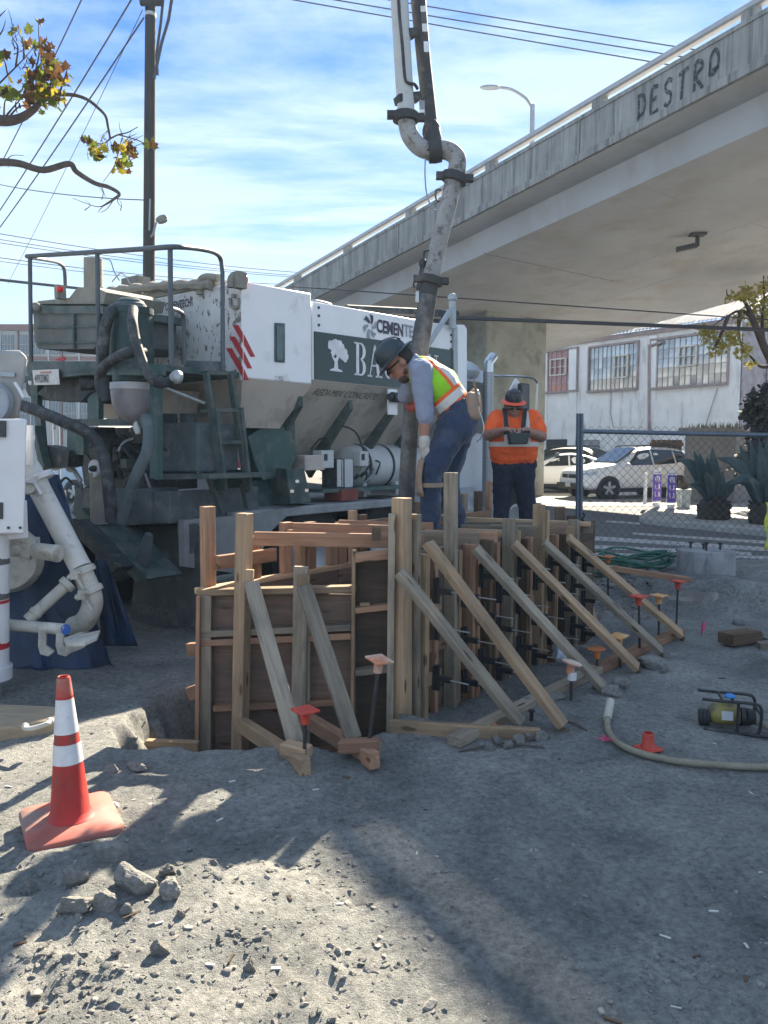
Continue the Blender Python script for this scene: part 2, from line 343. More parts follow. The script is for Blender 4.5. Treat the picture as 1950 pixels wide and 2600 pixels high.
def H(x, y):
    x = np.asarray(x, float); y = np.asarray(y, float)
    near = (1 - sstep(9.0, 10.0, y))*np.exp(-((x-0.3)/9)**4)
    f = 0.013*vnoise(x*4.3+vnoise(x*2, y*2, 28), y*5, 21) + 0.0075*vnoise(x*11+0.8*vnoise(x*5, y*5, 27), y*14, 22)*(0.4+0.6*sstep(-0.3, 0.2, vnoise(x*1.3, y*1.3, 23))) + 0.0045*vnoise(x*24+0.7*vnoise(x*9, y*9, 29), y*30, 24) + 0.002*vnoise(x*41, y*41, 25)
    # compacted smoother patches
    pt = sstep(0.1, 0.6, vnoise(x*0.8+9, y*0.8, 30))
    loose = 0.28 + 0.72*sstep(-0.25, 0.35, vnoise(x*0.75+4, y*0.9, 31)+0.4*vnoise(x*3.1, y*3.1, 32))
    f = f*loose
    for q in PRINTS:      # boot prints pressed into the dust
        dx, dy = x-q[0], y-q[1]; a = dx*q[2]+dy*q[3]; b = -dx*q[3]+dy*q[2]; r = (a/0.14)**2+(b/0.055)**2
        f = f - q[4]*np.exp(-r**3) + q[4]*0.55*np.exp(-(r-1.6)**2*4)
    s_ = (x-0.75)*0.93-(y-2.75)*0.36; d_ = (x-0.75)*0.36+(y-2.75)*0.93      # tyre tread crossing the shade
    for off in (0.0, 0.42):
        band = np.exp(-((d_-off)/0.085)**6)*sstep(-0.5, 0.0, s_)*(1-sstep(2.0, 2.6, s_)); f = f + band*(0.009*np.sign(np.sin(s_*44+np.abs(d_-off)*26))*0.5-0.008)
    return Hbase(x, y) + f*near - 0.02*(1-near)
def hz(x, y): return float(H(x, y))
def axis(a, b, step, lo, hi, n):
    mid = np.arange(a, b, step); g = np.geomspace(step*2, hi-b, n); gl = np.geomspace(step*2, a-lo, n)
    return np.concatenate([(a-gl)[::-1], mid, b+g])
xs = axis(-3.3, 4.4, 0.024, -250, 300, 42); ys = axis(1.55, 8.6, 0.024, -60, 700, 42)
X, Y = np.meshgrid(xs, ys); Z = H(X, Y); ny, nx = X.shape
idx = np.arange(nx*ny).reshape(ny, nx)
gm = bpy.data.meshes.new('ground'); gm.from_pydata(np.stack([X.ravel(), Y.ravel(), Z.ravel()], 1).tolist(), [], np.stack([idx[:-1, :-1].ravel(), idx[:-1, 1:].ravel(), idx[1:, 1:].ravel(), idx[1:, :-1].ravel()], 1).tolist())
gm.shade_smooth()
def dirt_mat():
    m = bpy.data.materials.new('dirt'); m.use_nodes = True; t = m.node_tree; N = t.nodes; L = t.links; b = N['Principled BSDF']
    b.inputs['Roughness'].default_value = 0.95; b.inputs['Specular IOR Level'].default_value = 0.1
    tc = N.new('ShaderNodeTexCoord')
    def nz(s, d=6, r=0.6, dist=0):
        n = N.new('ShaderNodeTexNoise'); n.inputs['Scale'].default_value = s; n.inputs['Detail'].default_value = d; n.inputs['Roughness'].default_value = r; n.inputs['Distortion'].default_value = dist; L.new(tc.outputs['Object'], n.inputs['Vector']); return n.outputs[0]
    def rp(x, stops):
        r = N.new('ShaderNodeValToRGB'); e = r.color_ramp.elements
        while len(e) < len(stops): e.new(0.5)
        for k, (p, c) in zip(e, stops): k.position = p; k.color = (*c, 1)
        L.new(x, r.inputs[0]); return r.outputs[0]
    base = rp(nz(1.5, 9, 0.72, 0.6), [(0.28, (0.115, 0.124, 0.128)), (0.42, (0.200, 0.209, 0.208)), (0.55, (0.275, 0.281, 0.274)), (0.72, (0.385, 0.385, 0.365))])
    spk = rp(nz(34, 8, 0.75), [(0.30, (0.50, 0.49, 0.48)), (0.50, (1.0, 0.99, 0.97)), (0.68, (1.40, 1.37, 1.30))])
    mx = N.new('ShaderNodeMix'); mx.data_type = 'RGBA'; mx.blend_type = 'MULTIPLY'; mx.inputs[0].default_value = 1; L.new(base, mx.inputs[6]); L.new(spk, mx.inputs[7])
    vo = N.new('ShaderNodeTexVoronoi'); vo.inputs['Scale'].default_value = 55; L.new(tc.outputs['Object'], vo.inputs['Vector'])
    st = N.new('ShaderNodeMapRange'); st.inputs[1].default_value = 0.22; st.inputs[2].default_value = 0.14; L.new(vo.outputs['Distance'], st.inputs[0])
    pk = N.new('ShaderNodeMath'); pk.operation = 'GREATER_THAN'; pk.inputs[1].default_value = 0.72; sp = N.new('ShaderNodeSeparateColor'); L.new(vo.outputs['Color'], sp.inputs[0]); L.new(sp.outputs[0], pk.inputs[0])
    ml = N.new('ShaderNodeMath'); ml.operation = 'MULTIPLY'; L.new(st.outputs[0], ml.inputs[0]); L.new(pk.outputs[0], ml.inputs[1])
    cc = rp(sp.outputs[1], [(0, (0.10, 0.095, 0.09)), (0.6, (0.30, 0.28, 0.25)), (1.0, (0.5, 0.48, 0.45))])
    m2 = N.new('ShaderNodeMix'); m2.data_type = 'RGBA'; L.new(ml.outputs[0], m2.inputs[0]); L.new(mx.outputs[2], m2.inputs[6]); L.new(cc, m2.inputs[7])
    L.new(m2.outputs[2], b.inputs['Base Color'])
    ad = N.new('ShaderNodeMath'); ad.operation = 'ADD'; L.new(nz(26, 9, 0.72), ad.inputs[0]); L.new(nz(140, 6, 0.7), ad.inputs[1])
    bp = N.new('ShaderNodeBump'); bp.inputs['Strength'].default_value = 0.9; bp.inputs['Distance'].default_value = 0.020; L.new(ad.outputs[0], bp.inputs['Height']); L.new(bp.outputs[0], b.inputs['Normal'])
    return m
DIRT = dirt_mat(); gm.materials.append(DIRT)
go = bpy.data.objects.new('ground', gm); put(go, Matrix.Identity(4)); tag(go, 'bare trampled dirt of the building site', None, kind='structure')

# ------------------------------------------------------------------ road, crossing stripes, island kerb
ASPH = mat('asphalt', (0.115, 0.117, 0.120), 0.9, var=0.22, scale=2.5, bump=0.4, bscale=160, col2=(0.10, 0.10, 0.10), thr=0.62, s2=1.2)
PAINT_W = mat('road_paint', (0.42, 0.42, 0.42), 0.8, var=0.2, scale=9, col2=(0.16, 0.16, 0.16), thr=0.58, s2=12)
CONC = mat('concrete_pavement', (0.36, 0.35, 0.33), 0.9, var=0.16, scale=4, bump=0.3, bscale=120, col2=(0.22, 0.21, 0.19), thr=0.63, s2=3)
rd = fin('road', MB().add([(-120, 10.35, 0.004), (160, 10.35, 0.004), (160, 420, 0.004), (-120, 420, 0.004)], [(0, 1, 2, 3)]), ASPH, M=Matrix.Identity(4)); tag(rd, 'grey asphalt road beyond the fence', None, kind='structure')
for (a, b_, c, d) in (((1470, 1401), (1640, 1407), (1640, 1413), (1470, 1409)), ((1470, 1382), (1905, 1402), (1910, 1410), (1470, 1391)), ((1470, 1359), (1960, 1390), (1960, 1400), (1470, 1369)), ((1605, 1352), (1960, 1374), (1960, 1382), (1610, 1357)), ((1540, 1321), (1625, 1327), (1625, 1332), (1540, 1326)), ((1960, 1412), (1760, 1408), (1760, 1413), (1960, 1420))):
    q = [G(*p, 0.008) for p in (a, b_, c, d)]
    tag(fin('crossing_marking', MB().add(q, [(0, 1, 2, 3)]), PAINT_W, fix=True), 'worn white crossing stripe painted on the asphalt', None, kind='structure')
# kerbed island with the agaves and posts
isl = [G(1632, 1318), G(1622, 1323), G(1632, 1330), G(1680, 1337), G(1760, 1344), G(1950, 1364), G(2120, 1384), Vector((22, 20.3, 0)), Vector((7.2, 20.3, 0))]
isl = [Vector((p.x, p.y, 0)) for p in isl]
ko = fin('pavement_island', MB().prism([p+Vector((0, 0, -0.05)) for p in isl], (0, 0, 0.18)), CONC, bevel=0.02); tag(ko, 'pale concrete kerbed island where the agaves grow', None, kind='structure')
cs = MB()
for q in ((Vector((2, 21.5, 0)), Vector((60, 21.5, 0)), Vector((60, 60, 0)), Vector((2, 60, 0))),): cs.prism([p+Vector((0, 0, -0.05)) for p in q], (0, 0, 0.065))
tag(fin('parking_pavement', cs, CONC), 'pale concrete apron under the parked cars', None, kind='structure')

# ================================================================== overpass
BO, BA, BN = Vector((0.72, 21.7, 6.04)), Vector((0.573, -0.819, 0.098)), Vector((0.819, 0.573, 0))
def bp_(t, n, dz): return BO + BA*t + BN*n + Vector((0, 0, dz))
CONC_B = mat('bridge_concrete', (0.46, 0.47, 0.485), 0.9, var=0.10, scale=0.7, bump=0.15, bscale=30, col2=(0.40, 0.375, 0.35), thr=0.6, soft=0.12, s2=0.9, stretch2=(1.2, 1.2, 0.5))
CONC_P = mat('parapet_concrete', (0.30, 0.30, 0.29), 0.92, var=0.2, scale=1.5, bump=0.2, bscale=40, col2=(0.12, 0.12, 0.12), thr=0.57, soft=0.12, s2=2.6, stretch2=(3.4, 3.4, 0.20))
CONC_C = mat('column_concrete', (0.36, 0.355, 0.30), 0.92, var=0.16, scale=1.0, bump=0.2, bscale=40, col2=(0.19, 0.19, 0.15), thr=0.58, soft=0.12, s2=1.6)
STEEL_R = mat('rail_steel', (0.42, 0.42, 0.43), 0.5, 0.6, var=0.12)
bridge = thing('overpass', 'grey concrete overpass ramp climbing across the site with graffiti on its parapet', 'overpass', (4.5, 24.6, 0))
T0, T1 = -30.0, 27.0
def ext(poly):   # extrude an (n, dz) section along the ramp
    return MB().prism([bp_(T0, n, z) for n, z in poly], BA*(T1-T0))
fin('box_girder', ext([(0, 0), (10.25, -0.14), (10.55, 0.55), (10.6, 0.85), (-0.72, 0.80), (-0.70, 0.60), (-0.10, 0.52)]), CONC_B, bridge, ang=20)
fin('barrier', ext([(10.62, 0.55), (10.62, 1.0), (10.35, 1.0), (10.35, 0.86)]), CONC_P, bridge)
t = T0; seg = 3.05
while t < T1-0.1:      # parapet cast in lengths with open joints
    a, b_ = t, min(t+seg*2, T1)
    fin('parapet_section', MB().prism([bp_(a+0.012, n, z) for n, z in ((-0.755, 0.62), (-0.75, 1.44), (-0.72, 1.47), (-0.50, 1.47), (-0.48, 0.81), (-0.70, 0.805), (-0.70, 0.62))], BA*(b_-a-0.024)), CONC_P, bridge)
    fin('drip_ledge', MB().prism([bp_(a+0.01, n, z) for n, z in ((-0.80, 0.60), (-0.80, 0.74), (-0.757, 0.76), (-0.757, 0.60))], BA*(b_-a-0.02)), CONC_P, bridge)
    fin('coping', MB().prism([bp_(a+0.01, n, z) for n, z in ((-0.775, 1.40), (-0.775, 1.475), (-0.757, 1.475), (-0.757, 1.40))], BA*(b_-a-0.02)), CONC_P, bridge)
    t = b_
t = T0+0.4
while t < T1:
    fin('rail_post', MB().beam(bp_(t, -0.66, 1.47), bp_(t, -0.66, 1.70), 0.16, 0.26, up=BA), CONC_P, bridge); t += seg
fin('top_rail', ext([(-0.76, 1.65), (-0.73, 1.62), (-0.62, 1.62), (-0.59, 1.65), (-0.59, 1.72), (-0.62, 1.75), (-0.73, 1.75), (-0.76, 1.72)]), STEEL_R, bridge)
K = Vector((3.2, 24.5, 0)); ah = Vector((0.573, -0.819, 0)); 
col = [K, K+BN*2.7, K+BN*2.7-ah*1.5, K-ah*1.5]
fin('column', MB().prism(col, (0, 0, 6.1)), CONC_C, bridge, bevel=0.05)
fin('box_girder_joint', MB().prism([bp_(tq, n, z) for tq, n, z in ((3.0, -0.07, 0.40), (3.0, 0.0, -0.004), (3.0, 5, -0.074), (3.0, 5, -0.06), (3.0, 0.1, 0.1), (3.0, 0.0, 0.40))], BA*0.03), CONC_P, bridge)
JNT = mat('joint_concrete', (0.40, 0.40, 0.40), 0.95)
for k_ in (2, 3):      # form-panel joints along and across the soffit
    fin('soffit_joint', MB().prism([bp_(T0+12, 10.25*k_/5-0.012, -0.14*k_/5+0.02), bp_(T0+12, 10.25*k_/5+0.012, -0.14*k_/5+0.02), bp_(T0+12, 10.25*k_/5+0.012, -0.14*k_/5-0.003), bp_(T0+12, 10.25*k_/5-0.012, -0.14*k_/5-0.003)], BA*(T1-T0-13)), JNT, bridge)
for t_ in (-6.0, -2.5, 7.4, 11.6, 15.8):
    fin('soffit_joint', MB().prism([bp_(t_, 0.05, 0.02), bp_(t_, 10.2, -0.12), bp_(t_, 10.2, -0.143), bp_(t_, 0.05, -0.0045)], BA*0.025), JNT, bridge)
# soffit lamp fixture
lf = P(1735, 560, 15.6); n_, z_ = 0, 0
q = bp_(6.4, 3.6, -0.05)
fin('underside_light', MB().cyl(q, q+Vector((0, 0, -0.28)), 0.05).box(q+Vector((0.0, 0, -0.02)), (0.35, 0.25, 0.05)).beam(q+Vector((0, 0, -0.26)), q+Vector((-0.45, 0.1, -0.34)), 0.16, 0.10), mat('dark_fixture', (0.08, 0.075, 0.07), 0.6), bridge)
# spray-painted letters as flat paint on the parapet face
PAINT_B = mat('spray_paint', (0.03, 0.03, 0.034), 0.8, var=0.3, scale=30, col2=(0.24, 0.24, 0.24), thr=0.60, s2=14)
STR = {'D': [[(0.15, 0), (0.1, 1)], [(0, 1), (0.45, 0.95), (0.62, 0.7), (0.55, 0.25), (0.0, 0.05)]], 'E': [[(0.6, 1), (0.1, 0.97), (0.05, 0.02), (0.65, 0.0)], [(0.08, 0.52), (0.5, 0.55)]],
       'S': [[(0.6, 0.9), (0.3, 1.0), (0.05, 0.8), (0.2, 0.55), (0.5, 0.4), (0.5, 0.1), (0.2, 0), (0, 0.12)]], 'T': [[(0, 0.95), (0.75, 1.05)], [(0.35, 0.98), (0.22, -0.25)]],
       'R': [[(0.1, -0.05), (0.15, 1.0), (0.55, 1.0), (0.65, 0.75), (0.2, 0.5), (0.75, -0.1)]], 'O': [[(0.1, 0.25), (0.15, 0.8), (0.45, 1.0), (0.7, 0.7), (0.65, 0.3), (0.35, 0.12), (0.05, 0.2), (0.75, 0.3)]]}
face_n = -BN; 
def par(t, z): return bp_(t, -0.762, z)
a0 = onplane(1618, 305, par(0, 0), BN); t_a = (a0-par(0, 0)).dot(ah)
for i, ch in enumerate('DESTRO'):
    g = MB()
    for st in STR[ch]:
        pts = spline([Vector((x, y, 0)) for x, y in st], 5) if len(st) > 2 else [Vector((*st[0], 0)), Vector((*st[1], 0))]
        L_, Rr = [], []
        for k, p in enumerate(pts):
            d = (pts[min(k+1, len(pts)-1)]-pts[max(k-1, 0)]).normalized(); nrm = Vector((-d.y, d.x, 0))*0.09
            for lst, q in ((L_, p+nrm), (Rr, p-nrm)):
                lst.append(par(t_a+i*0.285+q.x*0.255, 0.80+q.y*0.42+(0.06 if i > 4 else 0)))
        g.sheet([L_, Rr])
    fin('graffiti_letter', g, PAINT_B, bridge)

# street lamp standing on the overpass
lamp_m = mat('lamp_grey', (0.30, 0.31, 0.33), 0.5, 0.5)
lb = bp_(2.9, 9.5, 0.85); lp = P(1352, 300, lb.y)
lb = Vector((lp.x, lp.y, lb.z)); lt = P(1352, 266, lb.y)
sl_ = thing('street_lamp', 'grey cobra-head street lamp rising from the overpass deck', 'street lamp', lb)
fin('post', MB().tube([lb, lt], [0.10, 0.07], 10), lamp_m, sl_)
arm = spline([lt+Vector((0, 0, -0.1)), P(1335, 250, lb.y), P(1300, 228, lb.y), P(1270, 222, lb.y)], 5)
fin('arm', MB().tube(arm, 0.045, 8), lamp_m, sl_)
fin('lamp_head', MB().ell(P(1245, 222, lb.y), (0.33, 0.12, 0.07)), lamp_m, sl_)

# ================================================================== workshop building behind the parked cars
BW0, BWD = Vector((14.84, 32.5, 0)), Vector((0.597, -0.802, 0)); BWN = Vector((-0.802, -0.597, 0))
WHITE_W = mat('limewashed_wall', (0.82, 0.83, 0.82), 0.9, var=0.10, scale=1.1, bump=0.1, bscale=30, col2=(0.42, 0.42, 0.41), thr=0.64, soft=0.10, s2=1.4, stretch2=(2.2, 2.2, 0.35))
TRIM = mat('brown_trim', (0.33, 0.265, 0.26), 0.8, var=0.2, scale=3)
TIN = mat('corrugated_tin', (0.36, 0.33, 0.345), 0.55, 0.35, var=0.2, scale=2, col2=(0.22, 0.15, 0.13), thr=0.62, s2=1.5)
TINR = mat('tin_roof', (0.30, 0.29, 0.30), 0.65, 0.1, var=0.15, scale=1.2, col2=(0.30, 0.22, 0.19), thr=0.6, s2=1.1)
GLASS = mat('window_glass', (0.42, 0.45, 0.47), 0.12, 0.55, var=0.35, scale=1.2, randv=0.25)  # pale base colour stands in for the overpass and sky reflected in the panes
GLASSR = mat('window_glass_curtained', (0.34, 0.14, 0.13), 0.12, 0.2, var=0.45, scale=2.4, spec=1.0, stretch=(3, 3, 0.3))
def bw(u, v, off=0.0): return onplane(u, v, BW0+BWN*off, BWN)
def bs(s, z, off=0.0): return BW0 + BWD*s + BWN*off + Vector((0, 0, z))
bld = thing('workshop_building', 'white limewashed workshop with steel-framed windows and corrugated tin roof', 'building', bs(-5, 0))
EAVE = 7.0
wallp = MB().prism([bs(-24, -0.1), bs(0, -0.1), bs(0, EAVE), bs(-24, EAVE)], -BWN*0.2); fin('wall', wallp, WHITE_W, bld)
for s in (-4.2, -8.75, -10.7, -16.2): fin('pilaster', MB().beam(bs(s, 0, 0.06), bs(s, EAVE-0.25, 0.06), 0.5, 0.12, up=BWN), WHITE_W, bld)
fin('eave_board', MB().beam(bs(-24, EAVE-0.06, 0.10), bs(0.02, EAVE-0.06, 0.10), 0.12, 0.20), TRIM, bld)
def corrugated(p0, along, length, upv, height, nrm, pitch, amp):
    n = int(length/pitch*4); r0, r1 = [], []
    for i in range(n+1):
        q = p0 + along*(length*i/n) + nrm*(amp*math.sin(2*math.pi*i/4)); r0.append(q); r1.append(q+upv*height)
    return MB().sheet([r0, r1])
rup = (-BWN*0.90+Vector((0, 0, 0.435))).normalized()
sheet_w = 1.05; s = -24.0
while s < 0.3:
    L_ = min(sheet_w, 0.3-s)
    fin('roof_sheet', corrugated(bs(s, EAVE+0.06, 0.30), BWD, L_, rup, 7.0, Vector((0.3, 0.2, 1)).normalized(), 0.19, 0.045), TINR, bld, ang=180); s += sheet_w
gd = -BWN
fin('gable_wall', MB().prism([bs(0, -0.1, -0.02), bs(0, -0.1, -12), bs(0, EAVE+5.2, -12), bs(0, EAVE, -0.02)], BWD*-0.15), WHITE_W, bld)
k = 0.0
while k < 9:
    fin('gable_sheet', corrugated(bs(0.05, 0.15, -k), gd, 0.9, Vector((0, 0, 1)), EAVE-0.3+k*0.42, BWD, 0.10, 0.022), TIN, bld, ang=180); k += 0.9
fin('downpipe', MB().tube([bw(1648, 875, 0.16), bw(1648, 1098, 0.16)], 0.07, 8).tube([bw(1648, 880, 0.16), bw(1680, 868, 0.16)], 0.07, 8), TRIM, bld)
fin('gutter_pipe', MB().tube([bs(0.14, 5.9, -2.0), bs(0.14, 0.2, -2.0)], 0.06, 8), mat('pale_pipe', (0.5, 0.5, 0.52), 0.5), bld)
MUNT = mat('muntin_steel', (0.40, 0.36, 0.35), 0.7, var=0.15); CREAM = mat('cream_sash', (0.62, 0.58, 0.52), 0.7)
pane_cache = {}
def window(u0, u1, vt, vb, nx_, nz_, gl, sash=None, majors=()):
    a, b_ = bw(u0, vb), bw(u1, vb); s0 = (a-BW0).dot(BWD); s1 = (b_-BW0).dot(BWD); z0 = (a.z+b_.z)/2; z1 = (bw(u0, vt).z+bw(u1, vt).z)/2
    wn_ = fin('window', MB().beam(bs(s0-0.08, z0-0.06, 0.05), bs(s1+0.08, z0-0.06, 0.05), 0.30, 0.10).beam(bs(s0-0.08, z1+0.05, 0.04), bs(s1+0.08, z1+0.05, 0.04), 0.2, 0.10).beam(bs(s0-0.05, z0-0.01, 0.04), bs(s0-0.05, z1, 0.04), 0.06, 0.2, up=BWN).beam(bs(s1+0.05, z0-0.01, 0.04), bs(s1+0.05, z1, 0.04), 0.06, 0.2, up=BWN), TRIM, bld)
    dw, dz = (s1-s0)/nx_, (z1-z0)/nz_
    for i in range(nx_):
        for j in range(nz_):
            tilt = BWD*random.uniform(-0.004, 0.004)
            c = bs(s0+dw*(i+0.5), z0+dz*(j+0.5), 0.025)
            key = (round(dw, 3), round(dz, 3), gl.name)
            if key not in pane_cache:
                me = bevbox_mesh('pane', dw-0.02, 0.006, dz-0.02, 0.001)
                for vv in me.vertices: vv.co.x -= (dw-0.02)/2
                me.materials.append(gl); pane_cache[key] = me
            xax = (BWD+Vector((0, 0, random.uniform(-0.003, 0.003)))+BWN*random.uniform(-0.012, 0.012)).normalized(); zax = (Vector((0, 0, 1))+BWN*random.uniform(-0.02, 0.02)).normalized(); yax = zax.cross(xax).normalized(); zax = xax.cross(yax)
            M = Matrix((xax, yax, zax)).transposed().to_4x4(); M.translation = c
            put(bpy.data.objects.new('pane', pane_cache[key]), M, wn_)
    for i in range(1, nx_): fin('muntin', MB().beam(bs(s0+dw*i, z0, 0.045), bs(s0+dw*i, z1, 0.045), 0.045 if i in majors else 0.02, 0.03, up=BWN), MUNT, wn_)
    for j in range(1, nz_): fin('muntin', MB().beam(bs(s0, z0+dz*j, 0.048), bs(s1, z0+dz*j, 0.048), 0.03, 0.02), MUNT, wn_)
    if sash:
        i0, i1, j0, j1 = sash; x0, x1, y0, y1 = s0+dw*i0, s0+dw*i1, z0+dz*j0, z0+dz*j1
        for q in ((x0, y0, x1, y0), (x1, y0, x1, y1), (x1, y1, x0, y1), (x0, y1, x0, y0)): fin('sash', MB().beam(bs(q[0], q[1], 0.10), bs(q[2], q[3], 0.10), 0.07, 0.07, up=BWN), CREAM, wn_)
        for i in range(i0+1, i1): fin('sash', MB().beam(bs(s0+dw*i, y0, 0.10), bs(s0+dw*i, y1, 0.10), 0.035, 0.05, up=BWN), CREAM, wn_)
        fin('sash', MB().beam(bs(x0, (y0+y1)/2, 0.10), bs(x1, (y0+y1)/2, 0.10), 0.05, 0.035), CREAM, wn_)
window(1362, 1465, 893, 993, 8, 5, GLASSR, (3, 6, 2, 4), (3, 6))
window(1498, 1618, 878, 988, 11, 4, GLASS, (6, 9, 1, 3), (5,))
window(1655, 1846, 855, 978, 13, 5, GLASS, (5, 8, 2, 4), (4, 9))
fin('base_opening', MB().prism([bs(-13, 0.1, 0.03), bs(-8.3, 0.1, 0.03), bs(-8.3, 2.1, 0.03), bs(-13, 2.1, 0.03)], BWN*0.03), mat('dark_doorway', (0.035, 0.04, 0.045), 0.8), bld)
fin('electrical_box', MB().box(bs(-7.4, 1.5, 0.2), (0.9, 0.3, 1.1)), mat('grey_box', (0.3, 0.31, 0.33), 0.6), bld)
fin('wire_conduit', MB().tube([bw(1552, 985, 0.04), bw(1550, 1050, 0.04), bw(1557, 1085, 0.04)], 0.02, 6), MUNT, bld)
fin('roof_stay', MB().tube([bw(1822, 985, 0.06), bw(1790, 1085, 0.10)], 0.025, 6), MUNT, bld)
# flat-roofed block in front of the workshop
shed_m = mat('drab_render', (0.215, 0.20, 0.185), 0.95, var=0.12, scale=1.5, col2=(0.14, 0.13, 0.12), thr=0.62, s2=2.0)
s0 = P(1735, 1262, 23.5); s1 = P(1864, 1262, 22.4)
shed = thing('utility_shed', 'drab flat-roofed shed with a weedy top behind the agaves', 'shed', (s0.x, s0.y, 0))
sd = (s1-s0); sd.z = 0; sn = Vector((sd.y, -sd.x, 0)).normalized(); sn = sn if sn.y > 0 else -sn
fin('wall', MB().prism([Vector((s0.x, s0.y, 0)), Vector((s1.x, s1.y, 0)), Vector((s1.x, s1.y, 2.12)), Vector((s0.x, s0.y, 2.12))], sn*2.2), shed_m, shed)
fin('roof', MB().prism([Vector((s0.x-0.25, s0.y-0.1, 2.123)), Vector((s1.x+0.1, s1.y-0.1, 2.123)), Vector((s1.x+0.1, s1.y-0.1, 2.23)), Vector((s0.x-0.25, s0.y-0.1, 2.23))], sn*2.4), shed_m, shed)
wd = MB()
for i in range(160):
    p = s0.lerp(s1, random.random()) + sn*random.uniform(0, 0.8); h = random.uniform(0.05, 0.22); p.z = 2.228
    d = Vector((random.uniform(-0.06, 0.06), random.uniform(-0.05, 0.05), h)); e = Vector((0.012, 0, 0)); wd.add([p-e, p+e, p+d], [(0, 1, 2)])
wo = fin('weeds', wd, mat('dry_weeds', (0.10, 0.10, 0.05), 0.9), shed); wo['kind'] = 'stuff'
# dark timber gate between shed and wall
gt = thing('timber_gate', 'dark weathered timber gate beside the drab shed', 'gate', G(1690, 1262))
for i in range(6):
    u = 1658+i*13; p = P(u, 1190, 25.5); fin('plank', MB().box((p.x, p.y, 0.95), (0.15, 0.04, 1.9)), W_DARK, gt)
fin('crossbar', MB().box((P(1690, 1190, 25.5).x, 25.46, 1.75), (1.1, 0.04, 0.12)), W_DARK, gt)

# ================================================================== distant buildings
FB = mat('far_white_wall', (0.52, 0.51, 0.49), 0.9, var=0.06); FBR = mat('far_red_band', (0.22, 0.105, 0.09), 0.9); FBG = mat('far_glass', (0.10, 0.14, 0.17), 0.1, spec=0.8)
fb = thing('far_building', 'pale warehouse with red-brown cornice and gridded windows seen past the mixer', 'building', (-30, 62, 0))
def fbx(u, v): return P(u, v, 60.0)
def rect3(u0, v0, u1, v1, Y): return [P(u0, v1, Y), P(u1, v1, Y), P(u1, v0, Y), P(u0, v0, Y)]
fin('wall', MB().prism([P(-260, 1195, 60), P(250, 1195, 60), P(250, 836, 60), P(-260, 836, 60)], (0, 8, 0)), FB, fb)
fin('cornice', MB().prism(rect3(-260, 823, 252, 838, 59.7), (0, 8.4, 0)), FBR, fb)
fin('sill_band', MB().prism(rect3(-260, 905, 251, 914, 59.8), (0, 0.5, 0)), FBR, fb)
for i in range(12):
    u = -230+i*39 + (6 if i % 2 else 0)
    for (v0, v1) in ((850, 898), (925, 985), (1010, 1090)):
        wdw = fin('window', MB().prism(rect3(u, v0, u+30, v1, 59.85), (0, 0.1, 0)), FBG, fb)
        for q in (u+7.5, u+15, u+22.5): fin('muntin', MB().prism(rect3(q-0.8, v0, q+0.8, v1, 59.80), (0, 0.08, 0)), TRIM, wdw)
        fin('muntin', MB().prism(rect3(u, (v0+v1)/2-1, u+30, (v0+v1)/2+1, 59.79), (0, 0.08, 0)), TRIM, wdw)
    fin('pilaster', MB().prism(rect3(u-6, 838, u-3.5, 1150, 59.75), (0, 0.3, 0)), FBR if i % 3 == 1 else FB, fb)
ab = thing('background_block', 'plain pale grey building low on the skyline behind the truck', 'building', (-6, 75, 0))
fin('wall', MB().prism([P(255, 1170, 75), P(1060, 1170, 75), P(1060, 1010, 75), P(255, 1010, 75)], (0, 10, 0)), mat('far_grey_wall', (0.36, 0.37, 0.38), 0.9), ab)
fin('roof', MB().prism(rect3(250, 1003, 1065, 1010, 74.6), (0, 10.8, 0)), FBR, ab)
far = thing('far_warehouse', 'long low warehouse beyond the road to the side of the workshop', 'building', (40, 80, 0))
fin('wall', MB().prism([P(1985, 1180, 70), P(3300, 1180, 70), P(3300, 930, 70), P(1985, 930, 70)], (0, 10, 0)), FB, far)

# ================================================================== utility pole and cables
POLEM = mat('pole_wood', (0.032, 0.025, 0.019), 0.9, var=0.3, scale=3, bump=0.5, bscale=20, stretch=(6, 6, 0.5))
CABLE = mat('cable_black', (0.045, 0.043, 0.05), 0.6, var=0.1)
pb = P(378, 1290, 20); pole = thing('utility_pole', 'tall dark wooden utility pole rising behind the mixer truck', 'utility pole', (pb.x, 20, 0))
fin('shaft', MB().tube([Vector((P(378, 720, 20).x, 20, -0.1)), P(378, 720, 20), P(383, -120, 20)], [0.155, 0.15, 0.125], 16), POLEM, pole)
fin('crossarm', MB().beam(P(356, 4, 19.85), P(414, 4, 19.85), 0.12, 0.16), POLEM, pole)
fin('band', MB().cyl(P(382, 43, 20), P(382, 34, 20), 0.135), mat('pale_band', (0.5, 0.5, 0.5), 0.6), pole)
fin('riser', MB().tube([P(400, 190, 19.85), P(397, 140, 19.85), P(408, 60, 19.85), P(422, -80, 19.85)], 0.035, 8), CABLE, pole)
fin('riser', MB().tube([P(391, 200, 19.82), P(410, 110, 19.8), P(428, 50, 19.8), P(448, -80, 19.8)], 0.04, 8), CABLE, pole)
fin('conduit', MB().tube([P(379, 585, 19.83), P(381, 505, 19.83)], 0.02, 6), mat('grey_conduit', (0.33, 0.34, 0.36), 0.5), pole)
fin('lamp_arm', MB().tube(spline([P(383, 602, 19.83), P(389, 592, 19.8), P(397, 564, 19.7)], 4), 0.025, 8), lamp_m, pole)
fin('lamp_head', MB().ell(P(410, 555, 19.6), (0.155, 0.10, 0.08), Matrix.Rotation(R(-22), 3, 'Y')).ell(P(413, 562, 19.6), (0.13, 0.085, 0.05), Matrix.Rotation(R(-18), 3, 'Y')), mat('lamp_drab', (0.20, 0.20, 0.17), 0.5), pole)
